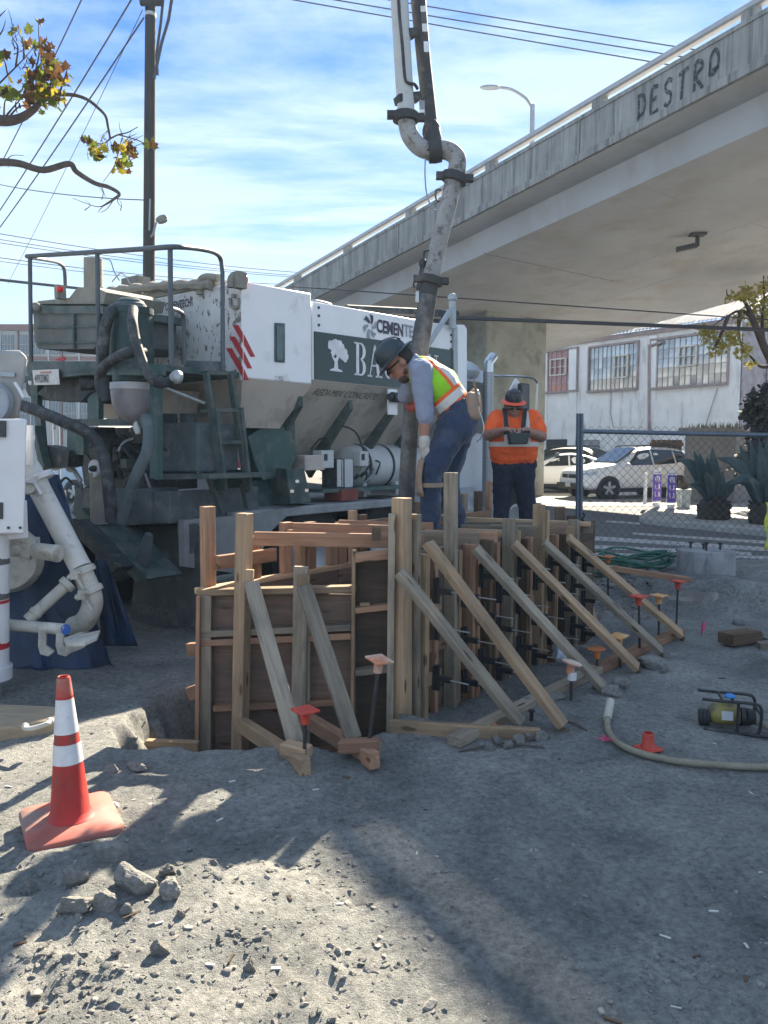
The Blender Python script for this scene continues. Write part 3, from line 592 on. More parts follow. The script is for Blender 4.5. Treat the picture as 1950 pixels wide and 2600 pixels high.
def wire(a, b_, r, label, sag=0.0, n=14):
    pa, pb2 = P(*a), P(*b_); pts = [pa.lerp(pb2, i/n) - Vector((0, 0, sag*4*(i/n)*(1-i/n))) for i in range(n+1)]
    return tag(fin('overhead_wire', MB().tube(pts, r, 5), CABLE), label, 'wire', 'overhead wires')
WIRES = [((365, 45, 20), (-160, 780, 42), .022, 'dark wire slanting down from just under the pole band', .3), ((345, -20, 20), (-160, 760, 44), .022, 'dark wire slanting down from the pole crossarm, middle of three', .3),
         ((216, -20, 24), (-120, 635, 46), .022, 'dark wire slanting down past the autumn leaves, uppermost of three', .3), ((362, 25, 20), (20, 720, 40), .010, 'thin faint guy wire slanting down beside the pole', .1),
         ((366, 508, 20), (-80, 450, 30), .014, 'thin wire reaching the pole below the autumn branches', .15), ((-60, 583, 34), (760, 692, 46), .018, 'wire above the mixer guard rail, highest of the low bundle', .2),
         ((-60, 598, 34), (760, 700, 46), .016, 'second wire down of the low bundle behind the mixer rail', .2), ((-60, 607, 34), (760, 704, 46), .016, 'third wire down of the low bundle behind the mixer rail', .2),
         ((-60, 646, 34), (720, 722, 46), .018, 'lower wire crossing behind the grey stack on the mixer', .2), ((-60, 655, 34), (720, 731, 46), .014, 'lowest thin wire crossing behind the grey stack on the mixer', .2),
         ((-40, 706, 26), (230, 735, 27), .05, 'thick purple-black cable passing behind the mixer guard rail', .0),
         ((735, 727, 19), (3600, 927, 19), .016, 'thin wire strung in front of the overpass soffit', .0), ((1120, 805, 17), (3700, 905, 17), .045, 'thick black cable strung in front of the workshop roof', .0),
         ((-200, -208, 27), (3200, 342, 24), .02, 'wire over the overpass rail, uppermost of three', .2), ((-200, -185, 27), (3200, 365, 24), .02, 'wire over the overpass rail, middle of three', .2), ((-200, -175, 27), (3200, 403, 24), .02, 'wire over the overpass rail, lowest of three', .2)]
for a, b_, r, lb_, sg in WIRES: wire(a, b_, r, lb_, sg)
# ================================================================== wall formwork
def rw(L, z, off=0.0): return RW0 + FD*L + FN*off + Vector((0, 0, z))
def lw(L, z, off=0.0): return LW0 + FD*L + FN*off + Vector((0, 0, z))
def Lu(u): r = (u-U0)/F; return (RW0.x-r*RW0.y)/(r*FD.y-FD.x)
def Ll(u): r = (u-U0)/F; return (LW0.x-r*LW0.y)/(r*FD.y-FD.x)
form = thing('wall_formwork', 'braced timber formwork of studs, plywood and cross planks around a wall trench', 'formwork', (0.3, 5.2, 0))
BLK = mat('black_bracket', (0.030, 0.032, 0.036), 0.5, 0.4, var=0.3, scale=20)
TIER = mat('tie_wire', (0.42, 0.40, 0.38), 0.5, 0.7)
# --- braced wall: plywood, studs on edge, ties
PLYR = wood('plywood_red', (0.165, 0.105, 0.078), (0.25, 0.168, 0.13), (0.10, 0.085, 0.072))
for a, b_ in ((0.02, 1.2), (1.21, 2.4), (2.41, 2.8)): board('plywood_sheet', rw(a, 0.40, -0.01), rw(b_, 0.40, -0.01), 0.018, 1.14, PLYR if a < 2 else W_PLY, form)
studs = [(1057, 0.96, W_TAN, 1), (1131, 1.45, W_GREY, 0), (1177, 0.97, W_RED, 2), (1222, 0.98, W_DARK, 1), (1277, 1.105, W_GREY, 2), (1318, 0.94, W_DARK, 1), (1357, 1.18, W_TAN, 2), (1390, 0.93, W_RED, 1), (1418, 0.92, W_DARK, 1), (1446, 1.02, W_GREY, 1)]
EXTRA = [(1092, 0.95, W_RED, 1), (1152, 0.94, W_TAN, 1), (1200, 0.96, W_TAN, 1), (1248, 0.95, W_RED, 1), (1298, 0.94, W_TAN, 1), (1338, 0.94, W_RED, 1), (1404, 0.92, W_TAN, 1)]
for u, zt, wm, n in EXTRA:
    L = Lu(u); board('stud', rw(L, hz(*rw(L, 0, 0.06).xy)-0.04, 0.03), rw(L, zt, 0.03), 0.038, 0.06, wm, form, up=FN, jit=0.006)
SL = []
for u, zt, wm, n in studs:
    L = Lu(u); SL.append(L); zb = hz(*rw(L, 0, 0.06).xy)-0.04
    for k in range(max(1, n)):
        board('stud', rw(L+0.062*k, zb, 0.048), rw(L+0.062*k, zt-0.05*k, 0.048), 0.038, 0.089, wm, form, up=FN, jit=0.006)
# tall corner post and the flat board beside it
board('corner_post', rw(-0.03, -0.12, 0.035), P(1020, 1264, 4.58), 0.089, 0.089, W_TAN, form, up=FN)
board('corner_post', rw(0.07, -0.12, 0.045), rw(0.07, 1.21, 0.045), 0.038, 0.089, W_GREY, form, up=FN)
board('edge_board', P(989, 1866, 4.55), P(995, 1305, 4.55), 0.040, 0.089, W_GREY, form, up=(0, 1, 0))
# blocking seen between studs
for u, z in ((1090, 0.62), (1090, 0.15), (1205, 0.75), (1245, 0.33), (1300, 0.68), (1100, 0.36), (1335, 0.45), (1380, 0.70)):
    L = Lu(u); board('blocking', rw(L-0.10, z, 0.022), rw(L+0.09, z, 0.022), 0.035, 0.085, random.choice((W_TAN, W_RED, W_GREY)), form)
# snap-tie brackets with protruding rods
tb = MB().box((0.02, 0, 0), (0.018, 0.05, 0.15)).box((0.075, 0, 0), (0.11, 0.028, 0.034)).box((0.03, 0, 0.05), (0.03, 0.02, 0.06)).box((0.03, 0, -0.05), (0.03, 0.02, 0.06)).mesh('tie_bracket'); tb.materials.append(BLK)
tr_ = MB().cyl((0.12, 0, 0), (0.26, 0, 0), 0.0045, n=6).mesh('tie_rod'); tr_.materials.append(TIER)
for i, L in enumerate(SL):
    for z in (0.08, 0.36, 0.64) if i % 2 else (0.18, 0.50, 0.75):
        if i == 9 and z > 0.7: continue
        M = Matrix((FN, Vector((-FN.y, FN.x, 0)), Vector((0, 0, 1)))).transposed().to_4x4() @ Matrix.Rotation(R(random.uniform(-5, 5)), 4, 'X'); M.translation = rw(L+0.05+random.uniform(-.01, .01), z+random.uniform(-0.02, 0.02), 0.10)
        o = bpy.data.objects.new('tie_bracket', tb); put(o, M, form); put(bpy.data.objects.new('tie_rod', tr_), M, o)
# cross planks over both walls
ties = [(1077, 1357, 645, 1350, W_RED, 4.86), (1217, 1352, 1040, 1348, W_GREY, None), (1263, 1350, 1080, 1347, W_RED, None), (1322, 1347, 1150, 1341, W_TAN, None), (1362, 1337, 1170, 1330, W_GREY, None), (1460, 1335, 1245, 1322, W_TAN, None), (1506, 1327, 1155, 1316, W_GREY, None)]
for u1, v1, u0, v0, wm, yy in ties:
    L = Lu(u1-24); y = yy or (rw(L, 0).y + 0.02); p1 = P(u1, v1, y); p0 = P(u0, v0, y+0.12); z = p1.z-0.045; p1.z = z; p0.z = z+random.uniform(-0.004, 0.006)
    board('cross_plank', p0, p1, 0.038, 0.089, wm, form)
# second layer of planks lying across, farther along
board('cross_plank', P(1165, 1318, 6.9), P(1500, 1331, 6.55), 0.089, 0.038, W_TAN, form)
board('cross_plank', P(860, 1335, 5.75), P(1100, 1342, 5.6), 0.038, 0.089, W_RED, form)
board('cross_plank', P(742, 1343, 5.4), P(990, 1350, 5.25), 0.038, 0.089, W_RED, form)
# --- far wall
board('plywood_sheet', lw(0.03, 0.16, 0.05), lw(1.22, 0.16, 0.05), 0.018, 1.10, PLYR, form)
board('plywood_sheet', lw(1.23, 0.16, 0.05), lw(2.6, 0.16, 0.05), 0.018, 1.10, PLYR, form)
board('top_rail', lw(0.0, 0.715, 0.0), lw(1.50, 0.715, 0.0), 0.089, 0.038, W_TAN, form)
for u, zt, wm, w_ in ((531, 1.24, W_RED, .089), (651, 1.02, W_RED, .089), (730, 1.09, W_RED, .089), (770, 0.98, W_TAN, .06), (792, 1.075, W_RED, .089), (850, 1.03, W_TAN, .089), (872, 1.05, W_RED, .089), (903, 1.13, W_TAN, .06), (925, 1.09, W_RED, .089), (1063, 1.15, W_RED, .06), (1182, 1.19, W_GREY, .089), (1221, 1.2, W_DARK, .089), (1248, 1.29, W_RED, .05)):
    L = Ll(u); board('far_post', lw(L, -0.3, -0.03), lw(L, zt, -0.03), w_, 0.05, wm, form, up=FN, jit=0.006)
for a, b_, z, wm in ((0.75, 1.7, 1.0, W_RED), (1.15, 2.1, 1.005, W_RED), (1.7, 3.0, 0.985, W_TAN), (2.3, 3.4, 0.97, W_RED), (0.12, 0.62, 0.885, W_RED)):
    board('waler', lw(a, z, 0.03), lw(b_, z, 0.03), 0.038, 0.089, wm, form)
# end return at the far end
for u, v, zz_, wm in ((1422, 1287, 6.95, W_DARK), (1452, 1309, 6.85, W_DARK)):
    p = P(u, v, zz_); board('far_post', (p.x, p.y, -0.1), p, 0.085, 0.05, wm, form)
board('plywood_sheet', rw(2.78, 0.38, 0), lw(2.85, 0.38, 0.05), 0.018, 1.1, W_PLY, form)
# --- low end panel facing the camera
YA, YB = 4.75, 4.66
def ep(u, v, dy=0.0): y = YA + (YB-YA)*(u-505)/400 + dy; return P(u, v, y)
a, b_ = ep(512, 1710, 0.03), ep(905, 1710, 0.03); zc = 0.70-0.55
board('plywood_sheet', Vector((a.x, a.y, zc)), Vector((b_.x, b_.y, zc)), 0.018, 1.12, PLYR, form)
board('top_rail', ep(504, 1503), ep(905, 1494), 0.085, 0.038, W_TAN, form)
for v in (1603, 1625, 1790, 1915):
    board('rail', ep(508 if v != 1790 else 545, v+6, -0.02), ep(893, v-12, -0.02), 0.07, 0.038, random.choice((W_GREY, W_RED, W_GREY)), form)
for u0_, v0_, wm in ((520, 1512, W_GREY), (770, 1512, W_GREY)): board('stud', ep(u0_, 1945, -0.03), ep(u0_, v0_, -0.03), 0.085, 0.04, wm, form, up=(0, 1, 0))
board('end_stud', ep(503, 1945, -0.05), ep(507, 1512, -0.05), 0.025, 0.09, W_RED, form, up=(0, 1, 0))
board('post', ep(608, 1942, -0.10), ep(621, 1303, -0.07), 0.075, 0.089, W_TAN, form, up=(0.35, 1, 0))
board('post', ep(758, 1860, -0.06), ep(765, 1438, -0.06), 0.089, 0.04, W_GREY, form, up=(0.1, 1, 0))
board('cleat', ep(630, 1478, -0.115), ep(631, 1446, -0.115), 0.065, 0.03, W_TAN, form, up=(0, 1, 0)); board('cleat', ep(771, 1488, -0.10), ep(771, 1458, -0.10), 0.075, 0.03, W_TAN, form, up=(0, 1, 0))
board('diagonal_brace', ep(638, 1480, -0.13), P(752, 1890, 3.92), 0.089, 0.038, W_GREY, form, up=(0.25, -1, 0.6))
board('diagonal_brace', ep(772, 1490, -0.12), P(898, 1878, 3.97), 0.089, 0.038, W_GREY, form, up=(0.25, -1, 0.6))
board('kicker', P(612, 1838, 4.60), P(776, 1948, 3.68), 0.06, 0.085, W_TAN, form); board('kicker', P(765, 1818, 4.64), P(952, 1932, 3.76), 0.06, 0.085, W_RED, form)
board('block', P(720, 1896, 3.86), P(784, 1910, 3.80), 0.085, 0.055, W_TAN, form); board('block', P(862, 1895, 3.90), P(964, 1890, 3.86), 0.07, 0.06, W_RED, form)
# --- short tall end panel between the low panel and the corner post
a, b_ = ep(903, 1640, 0.03), ep(992, 1640, 0.03)
board('plywood_sheet', Vector((a.x, a.y, 0.36)), Vector((b_.x, b_.y, 0.36)), 0.018, 1.20, W_PLY, form)
board('end_stud', ep(894, 1905, -0.02), ep(899, 1398, -0.02), 0.022, 0.09, W_TAN, form, up=(0, 1, 0))
for v in (1413, 1545, 1703): board('block', ep(902, v+3, -0.03), ep(986, v-6, -0.01), 0.08, 0.055 if v < 1500 else 0.035, W_RED if v != 1703 else W_GREY, form)
board('block', ep(914, 1534, -0.03), ep(940, 1533, -0.03), 0.04, 0.02, W_TAN, form)
board('prop_board', ep(955, 1372, 0.02), ep(956, 1338, 0.02), 0.055, 0.03, W_DARK, form, up=(0, 1, 0))
# pieces left of the form in the trench
for (u0_, v0_, u1_, v1_, y, wm) in ((478, 1650, 508, 1648, 4.85, W_RED), (480, 1762, 508, 1752, 4.85, W_RED), (372, 1895, 505, 1900, 4.55, W_TAN), (350, 1885, 382, 1858, 4.7, W_TAN), (470, 1945, 510, 1935, 4.5, W_TAN)):
    board('stake_board', P(u0_, v0_, y), P(u1_, v1_, y-0.02), 0.05, 0.085, wm, form)
# --- raking braces of the long wall
for i, (u0_, v0_, u1_, v1_, wm) in enumerate(((1014, 1452, 1322, 1838, W_GREY), (1086, 1378, 1430, 1843, W_TAN), (1207, 1392, 1533, 1748, W_GREY), (1304, 1380, 1618, 1696, W_TAN), (1380, 1377, 1678, 1653, W_GREY), (1442, 1365, 1730, 1611, W_TAN))):
    p0 = onplane(u0_, v0_, rw(0, 0, 0.13), FN); p1 = G(u1_, v1_, 0.06)
    board('raking_brace', p0, p1, 0.040, 0.089, wm, form, up=FD.cross((p1-p0)).cross(p1-p0))
    board('shim_block', p1+Vector((0, 0, -0.10)), p1+Vector((0.02, 0.02, -0.02)), 0.03, 0.03, W_DARK, form)
k0, k1 = G(1152, 1890, 0.02), G(1725, 1606, 0.02)
m_ = k0.lerp(k1, 0.52)
for a, b_, wm in ((k0, m_, W_GREY), (m_+(k1-k0)*0.003, k1, W_RED)):
    a = a.copy(); b_ = b_.copy(); a.z = hz(a.x, a.y)+0.03; b_.z = hz(b_.x, b_.y)+0.03; board('kicker', a, b_, 0.089, 0.055, wm, form)
a, b_ = G(989, 1850, 0.03), G(1372, 1872, 0.03); a.z = b_.z = 0.035; board('kicker', a, b_, 0.04, 0.089, W_TAN, form)
# grade-stamp ink on one brace
INK = mat('stamp_ink', (0.10, 0.10, 0.11), 0.9)
# ------------------------------------------------------------------ loose plank and small lumber
pl = board('loose_plank', P(1480, 1432, 7.7), P(1752, 1472, 7.55), 0.089, 0.05, W_RED); tag(pl, 'long reddish plank lying on the rubble towards the round concrete pier', 'plank')
pl = board('wood_block', G(1842, 1622, 0.07), G(1915, 1612, 0.07), 0.16, 0.09, W_DARK); tag(pl, 'brown wooden block lying on the dirt near the pier', 'block')
pl = board('pale_block', G(1925, 1640, 0.03), G(1990, 1642, 0.03), 0.10, 0.06, W_GREY); tag(pl, 'pale sawn offcut on the dirt by the brown block', 'offcut')
pl = board('timber_prop', P(1482, 1495, 7.2), P(1515, 1600, 7.0), 0.06, 0.04, W_TAN); tag(pl, 'thin timber prop leaning behind the last raking brace', 'prop')

# ================================================================== rebar stakes with safety caps
REB = mat('rebar', (0.055, 0.050, 0.05), 0.7, 0.5, var=0.3, scale=30, bump=0.5, bscale=120)
CAPS = {'red': mat('cap_red', (0.50, 0.055, 0.035), 0.5, var=0.15, scale=18), 'orange': mat('cap_orange', (0.48, 0.15, 0.05), 0.5, var=0.18, scale=18), 'tan': mat('cap_faded', (0.58, 0.29, 0.10), 0.6, var=0.2, scale=18, col2=(0.55, 0.42, 0.26), thr=0.55), 'dusty': mat('cap_dusty', (0.55, 0.20, 0.10), 0.6, var=0.2, scale=14, col2=(0.55, 0.45, 0.38), thr=0.5)}
def cap_parts(th, top, tilt, colr, square=True, s=1.0):
    ax = Vector(tilt).normalized(); x, y = MB().frame(ax); M3 = Matrix((x, y, ax)).transposed()
    m = MB()
    m.lathe(top-ax*0.075*s, [(0.022*s, 0), (0.024*s, 0.03*s), (0.026*s, 0.045*s), (0.034*s, 0.062*s)], 16, ax)
    fin('cap_sleeve', m, CAPS[colr], th)
    h = 0.055*s
    if square:
        q = MB().box(top-ax*0.006*s, (2*h, 2*h, 0.013*s), M3 @ Matrix.Rotation(R(38), 3, 'Z')); fin('cap_plate', q, CAPS[colr], th, bevel=0.004)
        fin('gusset', MB().prism([top-ax*0.012*s+x*0.05*s, top-ax*0.012*s-x*0.05*s, top-ax*0.05*s-x*0.02*s, top-ax*0.05*s+x*0.02*s], y*0.004), CAPS[colr], th)
    else: fin('cap_plate', MB().lathe(top-ax*0.02*s, [(0.03*s, 0), (h*1.1, 0.008*s), (h*1.15, 0.016*s), (h*0.95, 0.022*s), (0.002, 0.023*s)], 20, ax), CAPS[colr], th)
STK = [(775, 1800, 772, 1948, 'red', True, 'red square-capped rebar stake at the foot of the first front brace', (0.02, 0, 1)), (964, 1672, 930, 1925, 'dusty', True, 'leaning rebar stake with sunlit dusty orange cap before the corner post', (0.16, -0.1, 1)),
       (1453, 1680, 1450, 1790, 'dusty', False, 'rebar stake with dusty cap and white sleeve at the second raking brace', (0.25, 0, 1)), (1515, 1645, 1519, 1718, 'orange', False, 'short rebar stake with round orange cap behind the kicker', (-0.05, 0, 1)),
       (1570, 1613, 1577, 1700, 'tan', True, 'rebar stake with faded yellowish cap by the fourth raking brace', (-0.1, -0.1, 1)), (1622, 1512, 1625, 1668, 'red', True, 'tall rebar stake with bright red cap by the fifth raking brace', (0, 0, 1)),
       (1674, 1510, 1672, 1632, 'tan', True, 'tall rebar stake with faded tan cap between the last raking braces', (0.02, 0, 1)), (1722, 1474, 1717, 1596, 'red', True, 'farthest tall rebar stake, red cap under the loose plank', (0.05, 0, 1)),
       (1496, 1432, 1497, 1500, 'orange', True, 'low orange-capped stake just behind the loose plank', (0, 0, 1)), (1544, 1412, 1545, 1470, 'orange', True, 'orange-capped stake standing among the green hoses', (0, 0, 1))]
for u, v, ub, vb, colr, sq, lab, tilt in STK:
    b0 = G(ub, vb, 0.0) if vb > 1510 else P(ub, vb, 7.9); tp = P(u, v, b0.y+ (0.0))
    b0.z = min(hz(b0.x, b0.y), b0.z)-0.03
    th = thing('rebar_stake', lab, 'rebar stake', b0, group='capped rebar stakes')
    fin('rod', MB().tube([b0, tp-Vector(tilt).normalized()*0.02], 0.0095, 8), REB, th)
    cap_parts(th, tp, tilt, colr, sq)
    if 'white sleeve' in lab: fin('paper_sleeve', MB().cyl(tp-Vector((0, 0, 0.115)), tp-Vector((0, 0, 0.065)), 0.028, n=14), mat('white_tape', (0.62, 0.62, 0.6), 0.7, var=0.2, scale=40), th)
g0 = G(1645, 1908); th = thing('rebar_protector', 'red rebar safety cap standing upside down on the dirt by the hose', 'rebar cap', (g0.x, g0.y, hz(g0.x, g0.y)), group='loose rebar caps')
g0.z = hz(g0.x, g0.y)+0.008
fin('cap_plate', MB().box(g0+Vector((0, 0, 0.004)), (0.115, 0.115, 0.012), Matrix.Rotation(R(25), 3, 'Z')), CAPS['red'], th, bevel=0.004)
fin('cap_sleeve', MB().lathe(g0, [(0.042, 0.008), (0.032, 0.03), (0.029, 0.085), (0.024, 0.088), (0.024, 0.02)], 18), CAPS['red'], th)
g0 = G(1248, 1858); g0.z = 0.03; th = thing('rebar_protector', 'orange rebar cap lying against the front kicker board over the stones', 'rebar cap', g0, group='loose rebar caps')
fin('cap_sleeve', MB().lathe(g0, [(0.03, -0.05), (0.03, 0.03), (0.02, 0.035)], 14, (0.1, -1, 0.2)), CAPS['orange'], th)

# ================================================================== traffic cone
cb = G(181, 2108); cb.z = hz(cb.x, cb.y)+0.015
CONER = mat('cone_red', (0.42, 0.020, 0.014), 0.6, var=0.25, scale=7, col2=(0.26, 0.045, 0.035), thr=0.56, s2=10, stretch2=(2, 2, 0.6), bump=0.1, bscale=30)
CONEB = mat('cone_base_faded', (0.36, 0.105, 0.080), 0.85, var=0.3, scale=6, col2=(0.24, 0.175, 0.15), thr=0.52, s2=5)
REFL = mat('reflective_band', (0.62, 0.62, 0.64), 0.45, 0.1, var=0.15, scale=12, col2=(0.22, 0.21, 0.21), thr=0.62, soft=0.03, s2=9, stretch2=(2, 2, 0.5))
CONET = mat('cone_tip', (0.42, 0.07, 0.05), 0.6, var=0.2, scale=12, col2=(0.30, 0.16, 0.13), thr=0.55)
cone = thing('traffic_cone', 'red traffic cone with two scuffed reflective bands on a faded square base', 'traffic cone', cb)
rot = Matrix.Rotation(R(31), 3, 'Z') @ Matrix.Rotation(R(2.5), 3, 'X'); tip_ax = Vector((-0.030, 0.03, 1)).normalized()
sq = []
for cxq, cyq in ((1, 1), (-1, 1), (-1, -1), (1, -1)):
    for a in range(5):
        an = math.atan2(cyq, cxq)-math.pi/4+math.pi/2*a/4; sq.append((cxq*0.145+0.04*math.cos(an), cyq*0.145+0.04*math.sin(an)))
m = MB(); n = len(sq)
rows = [(0.985, -0.008), (1.0, 0.004), (0.995, 0.022), (0.95, 0.030), (0.55, 0.040)]
vs_, fs_ = [], []
for k, (sc_, z) in enumerate(rows): vs_ += [cb + rot @ Vector((x*sc_, y*sc_, z)) for x, y in sq]
for k in range(len(rows)-1): fs_ += [(k*n+i, k*n+(i+1) % n, (k+1)*n+(i+1) % n, (k+1)*n+i) for i in range(n)]
fs_ += [tuple(range(n-1, -1, -1)), tuple(range(4*n, 5*n))]
fin('base', m.add(vs_, fs_), CONEB, cone, ang=50)
CS = 0.855
def cr(h): return 0.082*(1-h/0.70)+0.024*(h/0.70)
def sect(name, h0, h1, mt, e=0.0, n_=28): fin(name, MB().lathe(cb+Vector((0, 0, 0.03)), [(cr(h0)+e, h0*CS), (cr((h0+h1)/2)+e, (h0+h1)/2*CS), (cr(h1)+e, h1*CS)], n_, tip_ax, caps=False), mt, cone, ang=60)
fin('body', MB().lathe(cb+Vector((0, 0, 0.03)), [(0.100, 0.004), (0.090, 0.012), (cr(0.03)+0.003, 0.03*CS), (cr(0.036), 0.036*CS), (cr(0.29), 0.29*CS), (cr(0.62), 0.62*CS), (0.026, 0.694*CS), (0.022, 0.702*CS), (0.018, 0.70*CS), (0.016, 0.64*CS)], 28, tip_ax, caps=False), CONER, cone, ang=60)
sect('reflective_band', 0.278, 0.375, REFL, 0.0022); sect('reflective_band', 0.425, 0.592, REFL, 0.0022); sect('tip', 0.604, 0.694, CONET, 0.0026)

# ================================================================== stones
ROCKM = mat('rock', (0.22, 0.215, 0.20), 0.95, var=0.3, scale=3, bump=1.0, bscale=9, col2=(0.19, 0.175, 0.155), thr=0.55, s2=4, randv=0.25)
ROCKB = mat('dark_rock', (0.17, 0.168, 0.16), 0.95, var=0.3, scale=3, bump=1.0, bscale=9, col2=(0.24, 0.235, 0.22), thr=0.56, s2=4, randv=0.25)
def rock_mesh(seed, sub=3, rough=0.35):
    bm = bmesh.new(); bmesh.ops.create_icosphere(bm, subdivisions=sub, radius=1.0); rr = random.Random(seed)
    cuts = [(Vector((rr.gauss(0, 1), rr.gauss(0, 1), rr.gauss(0, 0.7))).normalized(), rr.uniform(0.45, 0.8)) for _ in range(9)]
    off = Vector((rr.random()*50, rr.random()*50, rr.random()*50))
    for v in bm.verts:
        for nn, d in cuts:
            e = v.co.dot(nn)-d
            if e > 0: v.co -= nn*e*0.92
        v.co *= 1 + rough*0.5*mnoise.noise(v.co*1.6+off) + rough*0.30*mnoise.noise(v.co*4.0+off) + rough*0.16*mnoise.noise(v.co*9.0+off)
    me = bpy.data.meshes.new('stone'); bm.to_mesh(me); bm.free(); smooth(me, 30); return me
def rock(u, v, wpx, hpx, label, group, mtl=ROCKM, flatten=0.8, sub=4, rz=None):
    p = G(u, v+hpx*0.35); s = F/p.y; w_ = wpx/s/2; h_ = hpx/s/2
    me = rock_mesh(int(u*7+v), sub); me.materials.append(mtl); o = bpy.data.objects.new('stone', me)
    M = Matrix.Translation(Vector((p.x, p.y+w_*0.4, hz(p.x, p.y)+h_*0.50*flatten))) @ Matrix.Rotation(rz if rz is not None else random.uniform(-0.5, 0.5), 4, 'Z') @ Matrix.Rotation(random.uniform(-.2, .2), 4, 'X') @ Matrix.Diagonal((w_, w_*0.8, h_*1.05, 1))
    put(o, M); tag(o, label, 'stone', group); return o
CG, SG = 'rubble stones in front of the cone', 'stones piled at the front kicker'
rock(180, 2338, 118, 58, 'long flat-topped grey stone in front of the cone', CG)
rock(262, 2326, 72, 66, 'rough rounded pale stone touching the long flat-topped one', CG)
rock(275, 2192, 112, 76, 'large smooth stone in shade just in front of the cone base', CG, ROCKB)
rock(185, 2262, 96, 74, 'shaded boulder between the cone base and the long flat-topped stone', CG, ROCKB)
rock(338, 2272, 116, 88, 'biggest crumbly lump in the rubble heap, dirt clinging to its top', CG, ROCKB)
rock(430, 2290, 84, 58, 'angular grey stone at the edge of the shade beside the heap', CG)
rock(422, 2246, 52, 42, 'small stone behind the angular grey one', CG, ROCKB)
rock(408, 2420, 58, 56, 'pale upright pyramid stone casting a shadow on sunlit dirt', CG)
rock(633, 2450, 40, 44, 'small pale stone standing alone on sunlit dirt', CG)
rock(290, 2440, 34, 20, 'tiny flat pale stone lying near the pyramid stone', CG)
rock(457, 2343, 28, 28, 'tiny pale chip stone above the pyramid stone', CG)
rock(68, 2280, 56, 52, 'dark squarish stone at the picture edge in the cone shade', CG, ROCKB)
rock(287, 2057, 28, 22, 'white pebble beside the cone base corner', CG, mat('white_stone', (0.55, 0.54, 0.52), 0.8))
rock(322, 2340, 40, 40, 'broken lump between the pale stone and the heap', CG, ROCKB)
rock(345, 1956, 64, 30, 'flat slab stone at the trench lip', CG, ROCKB); rock(278, 1962, 50, 28, 'smaller slab stone beside the trench lip slab', CG, ROCKB)
LUMPS = ['first lump of the row, beside the orange cap at the front kicker', 'dark lump just under the orange cap in the kicker row', 'small dark lump lowest in the middle of the kicker row', 'cube-like pale lump in the middle of the kicker row', 'lump tucked close to the board past the middle of the kicker row', 'last and widest lump of the row under the kicker joint', 'dark flat lump in front of the first lump of the kicker row', 'pale lump half under the front kicker board in mid row']
for i, (u, v, w_, h_) in enumerate(((1228, 1866, 46, 34), (1262, 1882, 40, 34), (1292, 1896, 34, 30), (1318, 1888, 42, 38), (1345, 1876, 36, 34), (1372, 1880, 44, 36), (1240, 1900, 38, 30), (1305, 1872, 36, 30))):
    rock(u, v, w_, h_, LUMPS[i], SG, ROCKM if i % 2 else ROCKB)
for (u, v, w_, h_, lab) in ((1662, 1694, 96, 46, 'broad stone beside the kicker under the fourth raking brace'), (1690, 1712, 40, 26, 'small stone in front of the broad one by the kicker'), (1578, 1742, 52, 40, 'rounded stone beside the kicker under the third raking brace'), (1548, 1766, 66, 44, 'dark stone at the foot of the third raking brace'), (1520, 1752, 40, 34, 'knobbly stone just behind the kicker joint'),
                            (1892, 1618, 34, 30, 'grey stone beside the brown wooden block'), (1938, 1612, 40, 28, 'flat stone past the brown wooden block'), (1878, 1580, 40, 22, 'thin slab leaning on the bank'), (1937, 1545, 20, 14, 'pale pebble on the bank face'), (1410, 1782, 60, 30, 'half-buried stone between the second and third raking braces'), (1350, 1795, 46, 30, 'half-buried stone behind the second raking brace')):
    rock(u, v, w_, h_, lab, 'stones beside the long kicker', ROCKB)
# rubble slope behind the last brace: uncounted
rb = MB(); 
base_r = [rock_mesh(s, 1) for s in (3, 5, 9)]
def scatter(mb, n, pick, smin, smax, flat_=0.6, power=2.2, sink=0.1):
    for _ in range(n):
        x, y = pick(); s = smin+(smax-smin)*random.random()**power; me = random.choice(base_r); rz = Matrix.Rotation(random.uniform(0, 6.28), 3, 'Z') @ Matrix.Rotation(random.uniform(-.4, .4), 3, 'X')
        zz_ = hz(x, y)+s*sink; fl = random.uniform(flat_*0.7, flat_*1.3)
        mb.add([Vector((x, y, zz_)) + rz @ Vector((v.co.x*s, v.co.y*s*0.8, v.co.z*s*fl)) for v in me.vertices], [tuple(p.vertices) for p in me.polygons])
scatter(rb, 220, lambda: (lambda p: (p.x, p.y))(G(random.uniform(1500, 1660), random.uniform(1478, 1570))), 0.02, 0.09)
tag(fin('rubble', rb, ROCKM, M=Matrix.Translation((2.2, 7.4, 0))), 'loose grey rubble spilling down the bank behind the braces', None, kind='stuff')
gv = MB()
def pk():
    while True:
        u, v = random.uniform(-80, 2030), 1640+(2700-1640)*random.random()**0.85
        p = G(u, v)
        if -3.6 < p.x < 4.8 and vnoise(p.x*2.2, p.y*2.2, 40) + random.uniform(-0.7, 0.7) > -0.05: return p.x, p.y
scatter(gv, 2300, pk, 0.002, 0.020, 0.6, 4.5, -0.05); scatter(gv, 60, lambda: (lambda p: (p.x, p.y))(G(random.uniform(0, 1100), random.uniform(2080, 2620))), 0.012, 0.032, 0.6, 1.5, 0.0)
GRAV = mat('gravel_stone', (0.22, 0.21, 0.195), 0.95, var=0.65, scale=9, col2=(0.13, 0.125, 0.12), thr=0.52, s2=21, bump=0.3, bscale=90)
